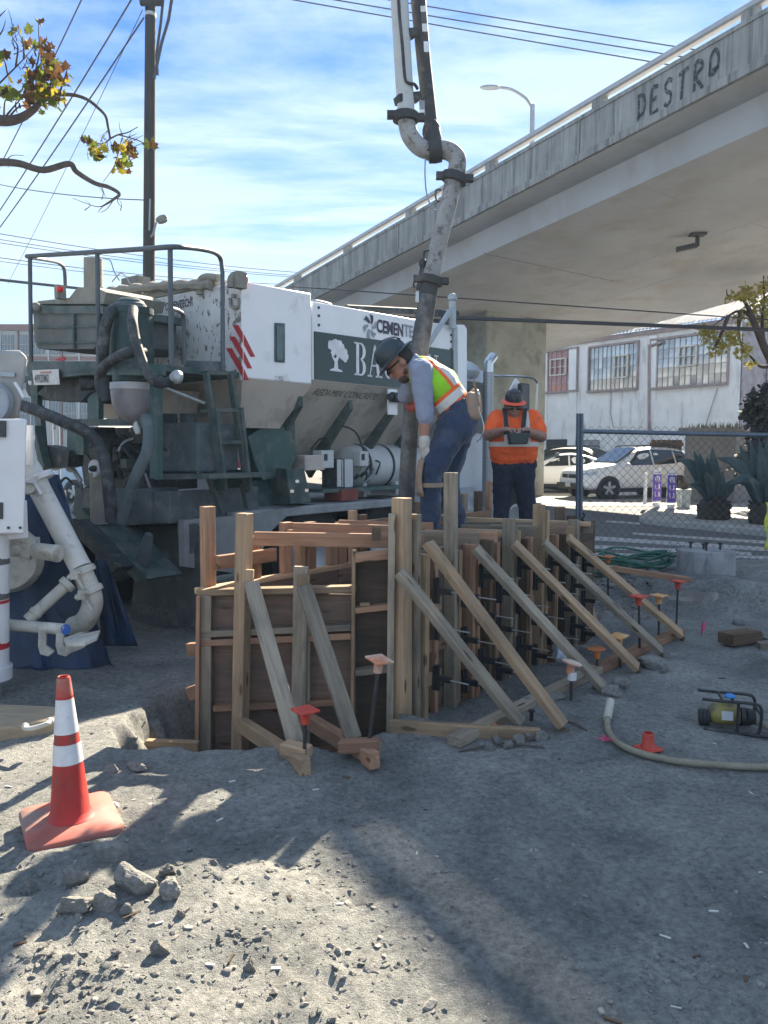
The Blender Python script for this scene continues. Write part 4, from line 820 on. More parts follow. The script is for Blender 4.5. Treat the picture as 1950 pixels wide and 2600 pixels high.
cv = MB(); scatter(cv, 5200, pk, 0.002, 0.017, 0.6, 4.0, -0.1); CLU = [(620, 2400, 90), (780, 2490, 110), (930, 2440, 80), (330, 2310, 120), (520, 2240, 90), (1000, 2560, 120), (300, 2520, 120), (1150, 2330, 100), (700, 2190, 110), (1500, 2260, 160), (1750, 2480, 160), (1300, 2090, 140), (120, 2450, 110), (430, 2560, 90), (880, 2060, 120)]
for (cu, cvv, rd_) in CLU[::2]:      # broken-up lumps gathered in patches
    scatter(cv, 34, lambda: (lambda p: (p.x, p.y))(G(cu+random.gauss(0, rd_*0.55), cvv+random.gauss(0, rd_*0.18))), 0.004, 0.026, 0.6, 2.0, 0.0)
tag(fin('dirt_clods', cv, DIRT, M=Matrix.Identity(4)), 'small crumbs of dirt loose on the trampled ground', None, kind='stuff')
tag(fin('gravel', gv, GRAV, M=Matrix.Identity(4)), 'loose gravel and clods strewn over the dirt', None, kind='stuff')

# ================================================================== hose, vibrator motor, scraps
HOSE = mat('dusty_hose', (0.22, 0.20, 0.145), 0.8, var=0.22, scale=12, col2=(0.16, 0.14, 0.11), thr=0.6, s2=14)
pts = [G(*q) for q in ((1549, 1822), (1541, 1848), (1546, 1878), (1575, 1905), (1625, 1924), (1700, 1940), (1790, 1951), (1880, 1958), (1960, 1961), (2060, 1960))]
pts = spline([Vector((p.x, p.y, hz(p.x, p.y)+0.022)) for p in pts], 6); pts[0].z += 0.05; pts[1].z += .04; pts[2].z += .03
th = thing('rubber_hose', 'dusty tan rubber hose curving across the dirt beside the red cap', 'hose', pts[0])
fin('hose_body', MB().tube(pts, 0.0175, 10), HOSE, th); fin('hose_end', MB().cyl(pts[0], pts[6], 0.024, n=12), mat('hose_sleeve', (0.42, 0.40, 0.33), 0.7), th)
vb_ = G(1850, 1852); vz = hz(vb_.x, vb_.y)
YEL = mat('motor_yellow', (0.22, 0.19, 0.05), 0.5, var=0.3, scale=12, col2=(0.08, 0.075, 0.05), thr=0.52)
vib = thing('vibrator_motor', 'yellow concrete vibrator motor in a black tube frame with blue cap', 'motor', (vb_.x, vb_.y, vz))
def vp(x, y, z): return Vector((vb_.x, vb_.y, vz)) + Matrix.Rotation(R(-14), 3, 'Z') @ Vector((x, y, z))
fin('motor_body', MB().lathe(vp(-0.09, 0, 0.085), [(0.03, -0.02), (0.055, 0.0), (0.062, 0.02), (0.062, 0.125), (0.052, 0.14)], 22, vp(1, 0, 0)-vp(0, 0, 0)), YEL, vib)
fin('engine_head', MB().lathe(vp(0.06, 0, 0.08), [(0.05, 0), (0.052, 0.02), (0.044, 0.025), (0.05, 0.03), (0.044, 0.035), (0.05, 0.045), (0.044, 0.05), (0.04, 0.075), (0.02, 0.08)], 18, vp(1, 0, 0)-vp(0, 0, 0)), BLK, vib)
fin('nameplate', MB().box(vp(-0.02, -0.0595, 0.095), (0.06, 0.006, 0.05), Matrix.Rotation(R(-14), 3, 'Z')), mat('metal_label', (0.5, 0.5, 0.52), 0.5), vib)
for y in (-0.085, 0.085):
    fin('tube_frame', MB().tube(spline([vp(-0.16, y, 0.19), vp(-0.05, y, 0.185), vp(0.10, y, 0.183), vp(0.145, y, 0.165), vp(0.15, y, 0.10), vp(0.14, y, 0.02), vp(0.10, y, 0.006), vp(-0.10, y, 0.006), vp(-0.145, y, 0.02)], 4), 0.009, 8), BLK, vib)
    fin('tube_frame', MB().tube([vp(0.03, y, 0.186), vp(0.03, y, 0.008)], 0.009, 8), BLK, vib)
fin('tube_frame', MB().tube([vp(-0.05, -0.085, 0.186), vp(-0.05, 0.085, 0.186)], 0.008, 8).tube([vp(0.15, -0.085, 0.12), vp(0.15, 0.085, 0.12)], 0.008, 8), BLK, vib)
fin('air_filter', MB().lathe(vp(-0.13, 0, 0.06), [(0.045, -0.03), (0.05, -0.02), (0.044, -0.012), (0.05, 0), (0.044, 0.01), (0.05, 0.02), (0.03, 0.03)], 16, vp(1, 0, 0)-vp(0, 0, 0)), BLK, vib)
fin('fuel_cap', MB().lathe(vp(0.0, 0.0, 0.185), [(0.028, 0), (0.03, 0.008), (0.02, 0.018), (0.01, 0.02)], 14), mat('blue_cap', (0.03, 0.20, 0.52), 0.5), vib)
th = thing('drive_cable', 'pair of dark flexible shafts trailing from the vibrator motor', 'cable', vp(0.15, 0, 0))
fin('shaft', MB().tube(spline([vp(0.13, 0, 0.06), vp(0.22, -0.02, 0.035), vp(0.36, -0.05, 0.025), vp(0.6, -0.06, 0.025)], 5), 0.02, 10), HOSE, th); fin('shaft', MB().tube(spline([vp(0.06, -0.09, 0.01), vp(0.2, -0.12, 0.012), vp(0.38, -0.11, 0.012), vp(0.6, -0.04, 0.02)], 5), 0.009, 8), BLK, th)
PINK = mat('pink_ribbon', (0.68, 0.08, 0.20), 0.6)
q = G(1540, 1893); pr = MB()
for i in range(26):
    a = random.uniform(0, 6.28); r_ = random.uniform(0.02, 0.055); b0 = Vector((q.x, q.y, hz(q.x, q.y)+0.008)); e = b0+Vector((r_*math.cos(a), r_*math.sin(a)*0.8, random.uniform(0.0, 0.03))); pr.tube([b0, b0.lerp(e, 0.5)+Vector((0, 0, 0.012)), e], 0.0016, 4)
tag(fin('survey_whisker', pr, PINK), 'pink survey whisker tuft splayed on the dirt by the hose end', 'survey marker')
q = G(1780, 1612); q.z = hz(q.x, q.y)
fl = thing('survey_flag', 'small pink survey flag stuck in the dirt beyond the braces', 'survey marker', q)
fin('stake', MB().cyl(q-Vector((0, 0, .02)), q+Vector((0.01, 0, 0.12)), 0.003, n=6), REB, fl); fin('ribbon', MB().prism([q+Vector((0.0, 0, 0.005)), q+Vector((0.035, 0, 0.05)), q+Vector((0.04, 0, 0.115)), q+Vector((-0.005, 0, 0.10)), q+Vector((0.005, 0, 0.05))], (0, 0.003, 0)), PINK, fl)
for (a, b_, r_, lab) in (((1165, 1912), (1395, 1888), 0.006, 'bent rebar offcut lying past the broken concrete lumps'), ((1270, 1902), (1382, 1912), 0.005, 'thin rebar offcut lying in front of the broken concrete lumps'), ((1432, 1845), (1490, 1868), 0.005, 'short rebar pin poking from under the second raking brace')):
    a, b_ = G(*a), G(*b_); a.z = hz(a.x, a.y)+0.006; b_.z = hz(b_.x, b_.y)+0.008; tag(fin('rebar_offcut', MB().tube([a, a.lerp(b_, 0.5)+Vector((0, 0.004, 0.008)), b_], r_, 6), mat('rusty_offcut', (0.10, 0.085, 0.075), 0.8, 0.3)), lab, 'rebar')
# stake stub behind the front kicker
q = G(1349, 1843); tag(fin('stake_stub', MB().cyl(q-Vector((0, 0, 0.03)), q+Vector((0, 0, 0.085)), 0.012, n=10).cyl(q+Vector((0, 0, 0.085)), q+Vector((0, 0, 0.095)), 0.02, n=10), REB), 'short dark steel stake behind the front kicker end', 'stake')
# plastic bag under the braces
bgm = MB(); q = G(1425, 1672); 
bme = rock_mesh(77, 3, 0.9); bgm.add([q+Vector((v.co.x*0.10, v.co.y*0.08, 0.05+v.co.z*0.075)) for v in bme.vertices], [tuple(p.vertices) for p in bme.polygons])
tag(fin('plastic_bag', bgm, mat('bag_film', (0.42, 0.46, 0.52), 0.25, var=0.3, scale=25, spec=0.6, bump=0.6, bscale=30)), 'crumpled pale plastic bag lying under the raking braces', 'bag')
# green hoses heaped at the fence
GRN = mat('green_hose', (0.02, 0.11, 0.075), 0.5, var=0.3, scale=12)
gh = thing('garden_hose', 'tangled heap of dark green hose beside the round concrete pier', 'hose', P(1600, 1450, 8.7))
c = P(1600, 1440, 8.7)
for i in range(9):
    a0_ = random.uniform(0, 6.28); rx, ry = random.uniform(0.25, 0.5), random.uniform(0.12, 0.25); cc = c+Vector((random.uniform(-0.25, 0.2), random.uniform(-0.1, 0.1), random.uniform(-0.08, 0.08)))
    fin('hose_loop', MB().tube([cc+Vector((rx*math.cos(a0_+t_*0.33), ry*math.sin(a0_+t_*0.33), 0.05*math.sin(t_*0.7+i)+0.02*i)) for t_ in range(19)], 0.013, 7), GRN, gh)
# round concrete pier with anchor bolts
pc = P(1791, 1468, 8.35); pc.z = 0.20
PIER = mat('pier_concrete', (0.27, 0.275, 0.28), 0.9, var=0.2, scale=6, bump=0.4, bscale=60, col2=(0.17, 0.175, 0.18), thr=0.56, s2=5, stretch2=(2, 2, 0.7))
pier = thing('concrete_pier', 'round grey concrete pier with four anchor bolts before the fence', 'pier', pc)
fin('pier_shaft', MB().lathe(pc-Vector((0, 0, 0.12)), [(0.30, 0), (0.303, 0.1), (0.298, 0.28), (0.30, 0.41), (0.292, 0.425), (0.15, 0.43), (0.01, 0.432)], 36), PIER, pier)
for u, v in ((1754, 1375), (1787, 1380), (1794, 1376), (1829, 1378)):
    t_ = P(u, v, pc.y+random.uniform(-0.12, 0.12)); fin('anchor_bolt', MB().cyl((t_.x, t_.y, 0.42), t_, 0.013, n=8).cyl(t_-Vector((0, 0, 0.02)), t_, 0.024, n=6), REB, pier)
# concrete footing block in the bank
fb_ = rock_mesh(31, 4, 0.25); fm = MB(); cpt = P(1815, 1530, 7.95)
fm.add([cpt+Vector((v.co.x*0.66, v.co.y*0.35-0.12, v.co.z*0.26+0.02)) for v in fb_.vertices], [tuple(p.vertices) for p in fb_.polygons])
tag(fin('footing_block', fm, mat('old_footing', (0.22, 0.21, 0.195), 0.95, var=0.22, scale=7, bump=0.8, bscale=30, col2=(0.14, 0.13, 0.12), thr=0.55, s2=5)), 'rough old concrete footing bulging from the bank under the pier', 'footing')

# scraps and splinters trodden into the dirt
for nm, n_, mt_, lab in (('wood_debris', 16, W_DARK, 'splinters and sawn scraps trodden into the dirt'), ('paper_litter', 30, mat('paper_scrap', (0.55, 0.54, 0.50), 0.9), 'tiny pale scraps of litter on the dirt')):
    db = MB()
    for _ in range(n_):
        x, y = pk(); s_ = random.uniform(0.008, 0.035 if nm == 'wood_debris' else 0.018); Mq = Matrix.Rotation(random.uniform(0, 6.28), 3, 'Z') @ Matrix.Rotation(random.uniform(-.25, .25), 3, 'X')
        db.box((x, y, hz(x, y)+0.004), (s_*2, s_*random.uniform(0.25, 0.7), 0.004), Mq)
    tag(fin(nm, db, mt_, M=Matrix.Identity(4)), lab, None, kind='stuff')
# ================================================================== volumetric mixer truck
TA = R(38.5); TT = Vector((math.sin(TA), math.cos(TA), 0)); TRV = Vector((-math.cos(TA), math.sin(TA), 0)); TC = Vector((-1.271, 7.0, 0))
def T(L, o, z): return TC + TT*L + TRV*o + Vector((0, 0, z))          # forward along the truck, inward from its near side, up
def TS(u, v, off=0.0): return onplane(u, v, TC+TRV*off, TRV)           # survey onto a plane parallel to the near side
def TR(u, v, b=0.0): return onplane(u, v, TC-TT*b, TT)                 # survey onto a plane parallel to the rear, b behind the hopper
def lo(p): d = p-TC; return d.dot(TT), d.dot(TRV), d.z
UPZ = Vector((0, 0, 1))
TW = mat('truck_white', (0.86, 0.87, 0.88), 0.35, var=0.05, scale=2, col2=(0.50, 0.50, 0.51), thr=0.68, s2=2.5)
TWR = mat('truck_white_splattered', (0.58, 0.575, 0.56), 0.6, var=0.14, scale=4, col2=(0.16, 0.135, 0.11), thr=0.58, soft=0.03, s2=16, stretch2=(1, 1, 0.7), bump=0.2, bscale=60)
TGR = mat('truck_green', (0.028, 0.085, 0.080), 0.5, var=0.25, scale=4, col2=(0.13, 0.15, 0.145), thr=0.60, soft=0.10, s2=7)
TGD = mat('truck_green_dusty', (0.032, 0.072, 0.070), 0.7, var=0.3, scale=5, col2=(0.125, 0.135, 0.13), thr=0.52, soft=0.14, s2=6)
TGP = mat('truck_green_panel', (0.008, 0.035, 0.038), 0.35, var=0.1, scale=3)
TBE = mat('bin_beige', (0.54, 0.49, 0.43), 0.7, var=0.08, scale=2.5, col2=(0.30, 0.28, 0.25), thr=0.6, s2=3)
DUST = mat('dust_caked', (0.27, 0.255, 0.215), 0.95, var=0.2, scale=7, bump=0.4, bscale=40, col2=(0.24, 0.235, 0.21), thr=0.55, s2=6)
GRYB = mat('grey_bin', (0.135, 0.14, 0.135), 0.85, var=0.2, scale=5, col2=(0.11, 0.125, 0.12), thr=0.55, s2=4)
GRYT = mat('grey_tank', (0.075, 0.10, 0.11), 0.75, var=0.25, scale=5, col2=(0.15, 0.16, 0.165), thr=0.58, s2=6)
DKM = mat('dark_machinery', (0.035, 0.045, 0.05), 0.7, var=0.4, scale=9, col2=(0.12, 0.12, 0.115), thr=0.62, s2=12)
RUB = mat('black_rubber', (0.030, 0.034, 0.038), 0.7, var=0.3, scale=8, col2=(0.13, 0.135, 0.13), thr=0.60, soft=0.1, s2=10)
FLAP = mat('mud_flap', (0.055, 0.062, 0.065), 0.85, var=0.3, scale=4, col2=(0.13, 0.135, 0.135), thr=0.58, s2=5)
CHRM = mat('polished_steel', (0.52, 0.54, 0.56), 0.25, 0.9, var=0.1)
GALV = mat('galvanised', (0.36, 0.40, 0.42), 0.5, 0.5, var=0.15, scale=10)
RED = mat('decal_red', (0.42, 0.02, 0.03), 0.5, var=0.1); NAVY = mat('decal_navy', (0.035, 0.03, 0.07), 0.5); GREYD = mat('decal_grey', (0.28, 0.31, 0.36), 0.5); WHD = mat('decal_white', (0.72, 0.73, 0.75), 0.5); DKD = mat('decal_dark', (0.10, 0.10, 0.10), 0.6)
RLAMP = mat('lamp_red', (0.75, 0.02, 0.02), 0.25, var=0.05)
TANKW = mat('poly_tank', (0.55, 0.57, 0.58), 0.45, var=0.08, scale=3)
FROST = mat('frosted_bowl', (0.27, 0.26, 0.28), 0.35, var=0.15, scale=8, col2=(0.24, 0.22, 0.22), thr=0.55, s2=5)
truck = thing('mixer_truck', 'white and green volumetric concrete mixer truck with splattered rear machinery', 'truck', TC)
def tp(name, mb, m, parent=None, **k): return fin(name, mb, m, parent or truck, **k)
Lr = 0.90; Lf = lo(TS(1157, 840))[0]; W = 2.25
# --- rear conveyor box (taller white box) with its tapered bottom
z0, z1 = 2.235, 3.09
boxr = tp('rear_hopper', MB().prism([T(0, 0, z0), T(Lr, 0, z0), T(Lr, 0, z1+0.03), T(0, 0, z1)], TRV*W), TW, bevel=0.015)
tp('hopper_rear_face', MB().prism([T(-0.012, 0.004, z0-0.02), T(-0.012, W, z0-0.02), T(-0.012, W, z1-0.02), T(-0.012, 0.004, z1-0.02)], TT*0.01), TWR)
m = MB(); a = [T(0, 0, z0), T(Lr, 0, z0), T(Lr, W, z0), T(0, W, z0)]; b_ = [T(0.15, 0.22, 1.80), T(0.66, 0.22, 1.80), T(0.66, W-0.4, 1.80), T(0.15, W-0.4, 1.80)]
m.add(a+b_, [(0, 1, 5, 4), (1, 2, 6, 5), (2, 3, 7, 6), (3, 0, 4, 7), (4, 5, 6, 7), (3, 2, 1, 0)]); tp('hopper_taper', m, TBE)
ha, hb = TS(697, 822), TS(720, 918)
tp('sight_window', MB().prism([TS(698, 819, -0.012), TS(724, 821, -0.012), TS(724, 921, -0.012), TS(698, 919, -0.012)], TRV*0.01), TGR, bevel=0.008); tp('sight_glass', MB().prism([TS(703, 826, -0.016), TS(719, 827, -0.016), TS(719, 914, -0.016), TS(703, 912, -0.016)], TRV*0.01), mat('dark_glass', (0.03, 0.07, 0.07), 0.1, spec=0.8))
# red slanting stripes wrapping the corner
for i in range(3):
    dv = 29.5*i; du = -8*i
    k_ = 81/46; vr, vl = 825+dv+(616.5-605-du)*k_, 825+dv+(616.5-590-du)*k_
    flat('stripe', [TS(619, vr+3, -0.003), TS(648+du, 906+dv, -0.003), TS(636+du, 906+dv, -0.003), TS(619, vl+3, -0.003)], RED, truck)
    flat('stripe', [TR(590+du, 825+dv, 0.014), TR(605+du, 825+dv, 0.014), TR(616.5, vr, 0.014), TR(616.5, vl, 0.014)], RED, truck)
text('small_decal', 'CE M202', GREYD, truck, TS(697, 966, 0), TT, UPZ, 0.045, 0.11)
# --- long aggregate bin
zf = 2.28; zt0, zt1 = 3.05, 3.12; g0_, g1_ = 2.76, 2.82
tp('aggregate_bin', MB().prism([T(Lr+0.03, 0.02, zf), T(Lf, 0.02, zf), T(Lf, 0.02, zt1), T(Lr+0.03, 0.02, zt0)], TRV*(W-0.05)), TW, bevel=0.012)
tp('green_sign_panel', MB().prism([T(Lr+0.05, 0.008, zf+0.01), T(Lf-0.03, 0.008, zf+0.01), T(Lf-0.03, 0.008, g1_), T(Lr+0.05, 0.008, g0_)], TRV*0.011), TGP)
for L in (Lr+0.12, Lf-0.08):
    for z in (2.83, 2.92, 3.0): tp('rivet', MB().cyl(T(L, 0.024, z), T(L, 0.010, z), 0.014, n=8), DKM)
def on_side(L, z, e=0.0): return T(L, -e, z)
# sign lettering: serif capitals drawn as polygons
SER = {'B': ([[(0, 0), (0.28, 0), (0.28, 1), (0, 1)]], [(0.02, 0.0, 0.36), (0.02, 0.95, 0.36)], 'B'), 'A': None, 'U': None, 'M': None, 'N': None}
def bars(ch):
    s = 0.05; o = []
    def q(*p): o.append(p)
    def serif(x0, x1, y): q((x0, y), (x1, y), (x1, y+s), (x0, y+s))
    if ch == 'B':
        q((0.10, 0), (0.26, 0), (0.26, 1), (0.10, 1)); serif(0, 0.4, 0); serif(0, 0.4, 0.95)
        for (c0, r) in ((0.74, 0.26), (0.25, 0.25)):
            n = 8
            for k in range(n):
                a, b2 = -math.pi/2+math.pi*k/n, -math.pi/2+math.pi*(k+1)/n; ro, ri = r, r-0.05; X0 = 0.36 if c0 > .5 else 0.38; kx = 1.15
                q((X0+kx*ro*math.cos(a), c0+ro*math.sin(a)), (X0+kx*ro*math.cos(b2), c0+ro*math.sin(b2)), (X0+kx*(ri-0.10)*math.cos(b2), c0+ri*math.sin(b2)), (X0+kx*(ri-0.10)*math.cos(a), c0+ri*math.sin(a)))
        return o, 0.74
    if ch == 'A':
        q((0.06, 0), (0.12, 0), (0.42, 1.0), (0.36, 1.0)); q((0.56, 0), (0.74, 0), (0.44, 1.0), (0.34, 1.0)); q((0.18, 0.33), (0.58, 0.33), (0.58, 0.38), (0.18, 0.38)); serif(-0.04, 0.24, 0); serif(0.46, 0.86, 0); return o, 0.86
    if ch == 'U':
        q((0.08, 0.28), (0.24, 0.28), (0.24, 1), (0.08, 1)); q((0.62, 0.28), (0.68, 0.28), (0.68, 1), (0.62, 1)); serif(0, 0.34, 0.95); serif(0.5, 0.8, 0.95)
        for k in range(8):
            a, b2 = math.pi+math.pi*k/8, math.pi+math.pi*(k+1)/8
            q((0.38+0.30*math.cos(a), 0.28+0.28*math.sin(a)), (0.38+0.30*math.cos(b2), 0.28+0.28*math.sin(b2)), (0.43+0.19*math.cos(b2), 0.28+0.22*math.sin(b2)), (0.43+0.19*math.cos(a), 0.28+0.22*math.sin(a)))
        return o, 0.84
    if ch == 'M':
        q((0.08, 0), (0.13, 0), (0.13, 1), (0.08, 1)); q((0.78, 0), (0.94, 0), (0.94, 1), (0.78, 1)); q((0.10, 1), (0.26, 1), (0.56, 0), (0.48, 0)); q((0.80, 1), (0.86, 1), (0.54, 0), (0.48, 0)); serif(0, 0.22, 0); serif(0.68, 1.04, 0); serif(0, 0.22, 0.95); serif(0.8, 1.04, 0.95); return o, 1.08
    q((0.08, 0), (0.13, 0), (0.13, 1), (0.08, 1)); q((0.62, 0), (0.67, 0), (0.67, 1), (0.62, 1)); q((0.06, 1), (0.22, 1), (0.67, 0), (0.60, 0)); serif(0, 0.22, 0); serif(0.5, 0.80, 0.95); serif(0, 0.2, 0.95); return o, 0.84
pB = TS(901, 952); LB, _, zB = lo(pB); hB = 0.345; wsc = (lo(TS(1103, 950))[0]-LB)/ (0.74+0.86+0.84+1.08+0.86+0.55+0.3)
cx_ = 0.0; hgt = 0.345
for ch in 'BAUMAN':
    o_, wd_ = bars(ch); m = MB()
    for p in o_: m.prism([T(LB+(cx_+x)*wsc, 0.006, zB+y*hgt) for x, y in p], -TRV*0.003)
    tp('sign_letter', m, WHD); cx_ += wd_+0.07
# tree emblem: foliage clumps on a branching trunk, cut from white film
tL, _, tz = lo(TS(857, 943)); sc_ = 0.30
m = MB(); rr = random.Random(4)
m.prism([T(tL+x*sc_, 0.006, tz+y*sc_) for x, y in ((-0.36, 0), (0.30, 0), (0.22, 0.06), (0.05, 0.09), (0.03, 0.35), (0.12, 0.50), (-0.02, 0.50), (-0.10, 0.42), (-0.22, 0.52), (-0.28, 0.50), (-0.12, 0.30), (-0.16, 0.10), (-0.34, 0.05))], -TRV*0.002)
for (x, y, r_) in ((-0.25, 0.86, .18), (-0.05, 0.93, .17), (0.12, 0.92, .16), (0.25, 0.80, .16), (0.38, 0.68, .14), (0.08, 0.72, .20), (0.30, 0.55, .16), (0.48, 0.55, .11), (-0.20, 0.62, .11), (0.42, 0.42, .09), (-0.36, 0.82, .10), (-0.08, .78, .15)):
    m.prism([T(tL+(x+r_*(1+0.22*rr.uniform(-1, 1))*math.cos(k*2*math.pi/13))*sc_, 0.006-rr.random()*0.0004, tz+(y+r_*(1+0.22*rr.uniform(-1, 1))*math.sin(k*2*math.pi/13))*sc_) for k in range(13)], -TRV*0.002)
tp('tree_emblem', m, WHD)
# maker's name on the upper white band, with its swirl emblem
a, b_ = TS(959, 840), TS(1068, 852)
cwid = (lo(b_)[0]-lo(a)[0])
text('maker_lettering', 'CEMEN', NAVY, truck, T(lo(a)[0], 0.014, 2.865), TT, UPZ+TT*0.10, 0.145, cwid*0.60, bold=0.03); text('maker_lettering', 'TECH', GREYD, truck, T(lo(a)[0]+cwid*0.62, 0.014, 2.875), TT, UPZ+TT*0.10, 0.14, cwid*0.48, bold=0.02)
eL, _, ez = lo(TS(942, 829)); 
for k in range(6):
    m = MB(); a_ = k*math.pi/3+0.4
    pts_o = [(r_, a_+r_*6.5) for r_ in (0.035, 0.06, 0.085, 0.115)]; pts_i = [(r_, a_+0.62+r_*5.2) for r_ in (0.115, 0.085, 0.06, 0.035)]
    m.prism([T(eL+r_*math.cos(q), 0.010, ez+r_*1.15*math.sin(q)) for r_, q in pts_o+pts_i], -TRV*0.002); tp('swirl_blade', m, NAVY if k in (0, 1) else GREYD)
# --- tapering bins below the fold, ribs
m = MB(); m.add([T(Lr+0.02, 0.0, zf), T(Lf, 0.0, zf), T(Lf, 0.80, 1.38), T(Lr+0.02, 0.80, 1.38)], [(0, 1, 2, 3)]); m.add([T(Lr+0.02, 0.01, zf-0.01), T(Lf, 0.01, zf-0.01), T(Lf, 0.81, 1.37), T(Lr+0.02, 0.81, 1.37)], [(3, 2, 1, 0)]); tp('bin_slope', m, TBE)
m = MB().prism([T(Lf-0.01, 0.02, zf), T(Lf-0.01, W-0.05, zf), T(Lf-0.01, W-0.8, 1.38), T(Lf-0.01, 0.8, 1.38)], TT*0.02); tp('bin_end', m, TBE)
text('side_lettering', 'REDI-MIX CONCRETE', DKD, truck, onplane(791, 1002, T(0, 0, zf), ((T(0, 0.8, 1.38)-T(0, 0, zf)).cross(TT)).normalized()), TT, T(0, 0, zf)-T(0, 0.8, 1.38), 0.085, lo(TS(957, 990))[0]-lo(TS(791, 1002))[0], shear=0.35, depth=0.006)
for u in (769, 897, 1008, 1085):
    L = lo(TS(u, 1020))[0]; tp('bin_rib', MB().prism([T(L, 0.06, 2.12), T(L, 0.75, 1.40), T(L, 0.66, 1.28), T(L, 0.05, 2.02)], TT*0.055), TGD)
for L in (Lr+0.03, ): tp('bin_divider', MB().prism([T(L-0.02, 0.01, zf), T(L-0.02, 0.75, 1.42), T(L-0.02, 1.5, 1.42), T(L-0.02, 1.5, zf)], TT*0.02), TBE)
tp('motor_bracket', MB().box(T(*lo(TS(989, 1010))[:1], -0.04, 2.12), (0.16, 0.02, 0.28), Matrix.Rotation(-TA+R(90), 3, 'Z')), TW)
q = TS(995, 1008, -0.10); tp('hydraulic_motor', MB().cyl(q, q+TT*0.28, 0.055, n=14).cyl(q-TT*0.06, q, 0.035, n=10), DKM)
# tarp roll and front uprights
tp('tarp_roll', MB().tube([TS(880, 784, 0.15), TS(1160, 797, 0.15)], 0.045, 8), RUB); tp('tarp_cover', MB().prism([TS(905, 795, 0.3), TS(1150, 812, 0.3), TS(1150, 838, 0.3), TS(905, 815, 0.3)], TRV*1.2), RUB)
tp('tarp_arm', MB().tube([TS(1149, 757, -0.05), TS(1149, 835, -0.05)], 0.045, 10).tube([TS(1142, 790, -0.10), TS(1078, 890, -0.10)], 0.032, 10).ell(TS(1149, 757, -0.05), 0.06), GALV)
tp('top_handle', MB().tube(spline([TS(792, 768, 0.05), TS(800, 763, 0.05), TS(838, 772, 0.05), TS(842, 780, 0.05)], 4), 0.014, 6), CHRM)
tp('front_upright', MB().prism([TS(1152, 828, -0.01), TS(1162, 829, -0.01), TS(1162, 960, -0.01), TS(1152, 960, -0.01)], TRV*0.1), GALV)
# --- deck, fender, frame
dz = 1.03
tp('deck', MB().prism([T(-0.1, 0.03, dz), T(Lf+0.2, 0.03, dz), T(Lf+0.2, 0.03, dz-0.085), T(-0.1, 0.03, dz-0.085)], TRV*2.3), mat('deck_dusty', (0.30, 0.31, 0.32), 0.8, var=0.2, scale=5), bevel=0.012)
fe = [T(-0.65, 0.02, 0.60), T(-0.65, 0.02, 1.0), T(0.12, 0.02, 1.0), T(0.42, 0.02, dz), T(0.75, 0.02, dz), T(0.55, 0.02, 0.95), T(0.36, 0.02, 0.83), T(0.24, 0.02, 0.66), T(0.20, 0.02, 0.46), T(-0.02, 0.02, 0.46)]
tp('fender', MB().prism(fe, TRV*0.08), mat('fender_dusty', (0.24, 0.26, 0.27), 0.7, var=0.2, scale=5))
tp('chassis_rail', MB().beam(T(-0.9, 0.8, 0.80), T(6.2, 0.8, 0.80), 0.09, 0.26).beam(T(-0.9, 1.6, 0.80), T(6.2, 1.6, 0.80), 0.09, 0.26), DKM)
TYRE = mat('tyre', (0.022, 0.022, 0.023), 0.9, var=0.2, scale=20, bump=0.3, bscale=50); RIMS = mat('wheel_rim', (0.42, 0.43, 0.45), 0.4, 0.6)
def twheel(L, o, r=0.52, wd=0.28, parent=truck):
    c = T(L, o, r); wh = tp('wheel', MB().lathe(c, [(r*0.45, 0.02), (r*0.5, 0.0), (r*0.58, 0.02), (r*0.62, wd*0.5), (r*0.3, wd*0.6)], 24, TRV), RIMS)
    fin('tyre', MB().lathe(c, [(r*0.57, 0.0), (r*0.72, -0.015), (r*0.92, -0.005), (r, 0.035), (r, wd-0.03), (r*0.92, wd), (r*0.57, wd)], 36, TRV, caps=False), TYRE, wh)
    return wh
for L in (0.98, 2.22): twheel(L, 0.10); twheel(L, 0.44); twheel(L, 1.9)
twheel(5.15, 0.05); twheel(5.15, 2.0)
tp('underbody', MB().box(T(1.6, 1.2, 0.62), (3.2, 1.3, 0.5), Matrix.Rotation(R(90)-TA, 3, 'Z')), DKM)
# --- machinery on the deck
hx = [TS(629, 1109, 0.25), TS(694, 1064, 0.25), TS(749, 1058, 0.25), TS(752, 1166, 0.25), TS(730, 1208, 0.25), TS(669, 1221, 0.25), TS(648, 1180, 0.25)]
tp('auger_housing', MB().prism(hx, TRV*0.95), TGR, bevel=0.01)
tp('pump_cover', MB().prism([TS(727, 1189, 0.10), TS(773, 1190, 0.10), TS(791, 1275, 0.10), TS(738, 1281, 0.10)], TRV*0.5), TGD, bevel=0.008)
tp('pump_cover', MB().prism([TS(640, 1222, 0.35), TS(726, 1196, 0.35), TS(738, 1280, 0.35), TS(640, 1290, 0.35)], TRV*0.6), TGR)
for u, v in ((755, 1222), (742, 1247), (779, 1245)): q = TS(u, v, 0.09); tp('latch', MB().box(q, (0.035, 0.02, 0.03)), CHRM)
ta, tb_ = TS(880, 1176, 0.55), TS(1040, 1176, 0.55); ta.z = tb_.z = 1.40
tank = tp('water_tank', MB().lathe(ta, [(0.02, -0.10), (0.12, -0.09), (0.22, -0.03), (0.25, 0.05), (0.255, (tb_-ta).length), (0.2, (tb_-ta).length+0.08)], 28, TT), TANKW)
for k in (0.12, 0.55, 0.95): fin('tank_strap', MB().lathe(ta+TT*k, [(0.258, 0), (0.263, 0.005), (0.263, 0.035), (0.258, 0.04)], 28, TT, caps=False), DKM, tank)
for k in (0.1, 0.7, 1.2): fin('tank_cradle', MB().box(ta+TT*k-UPZ*0.27, (0.05, 0.4, 0.16), Matrix.Rotation(R(90)-TA, 3, 'Z')), TANKW, tank)
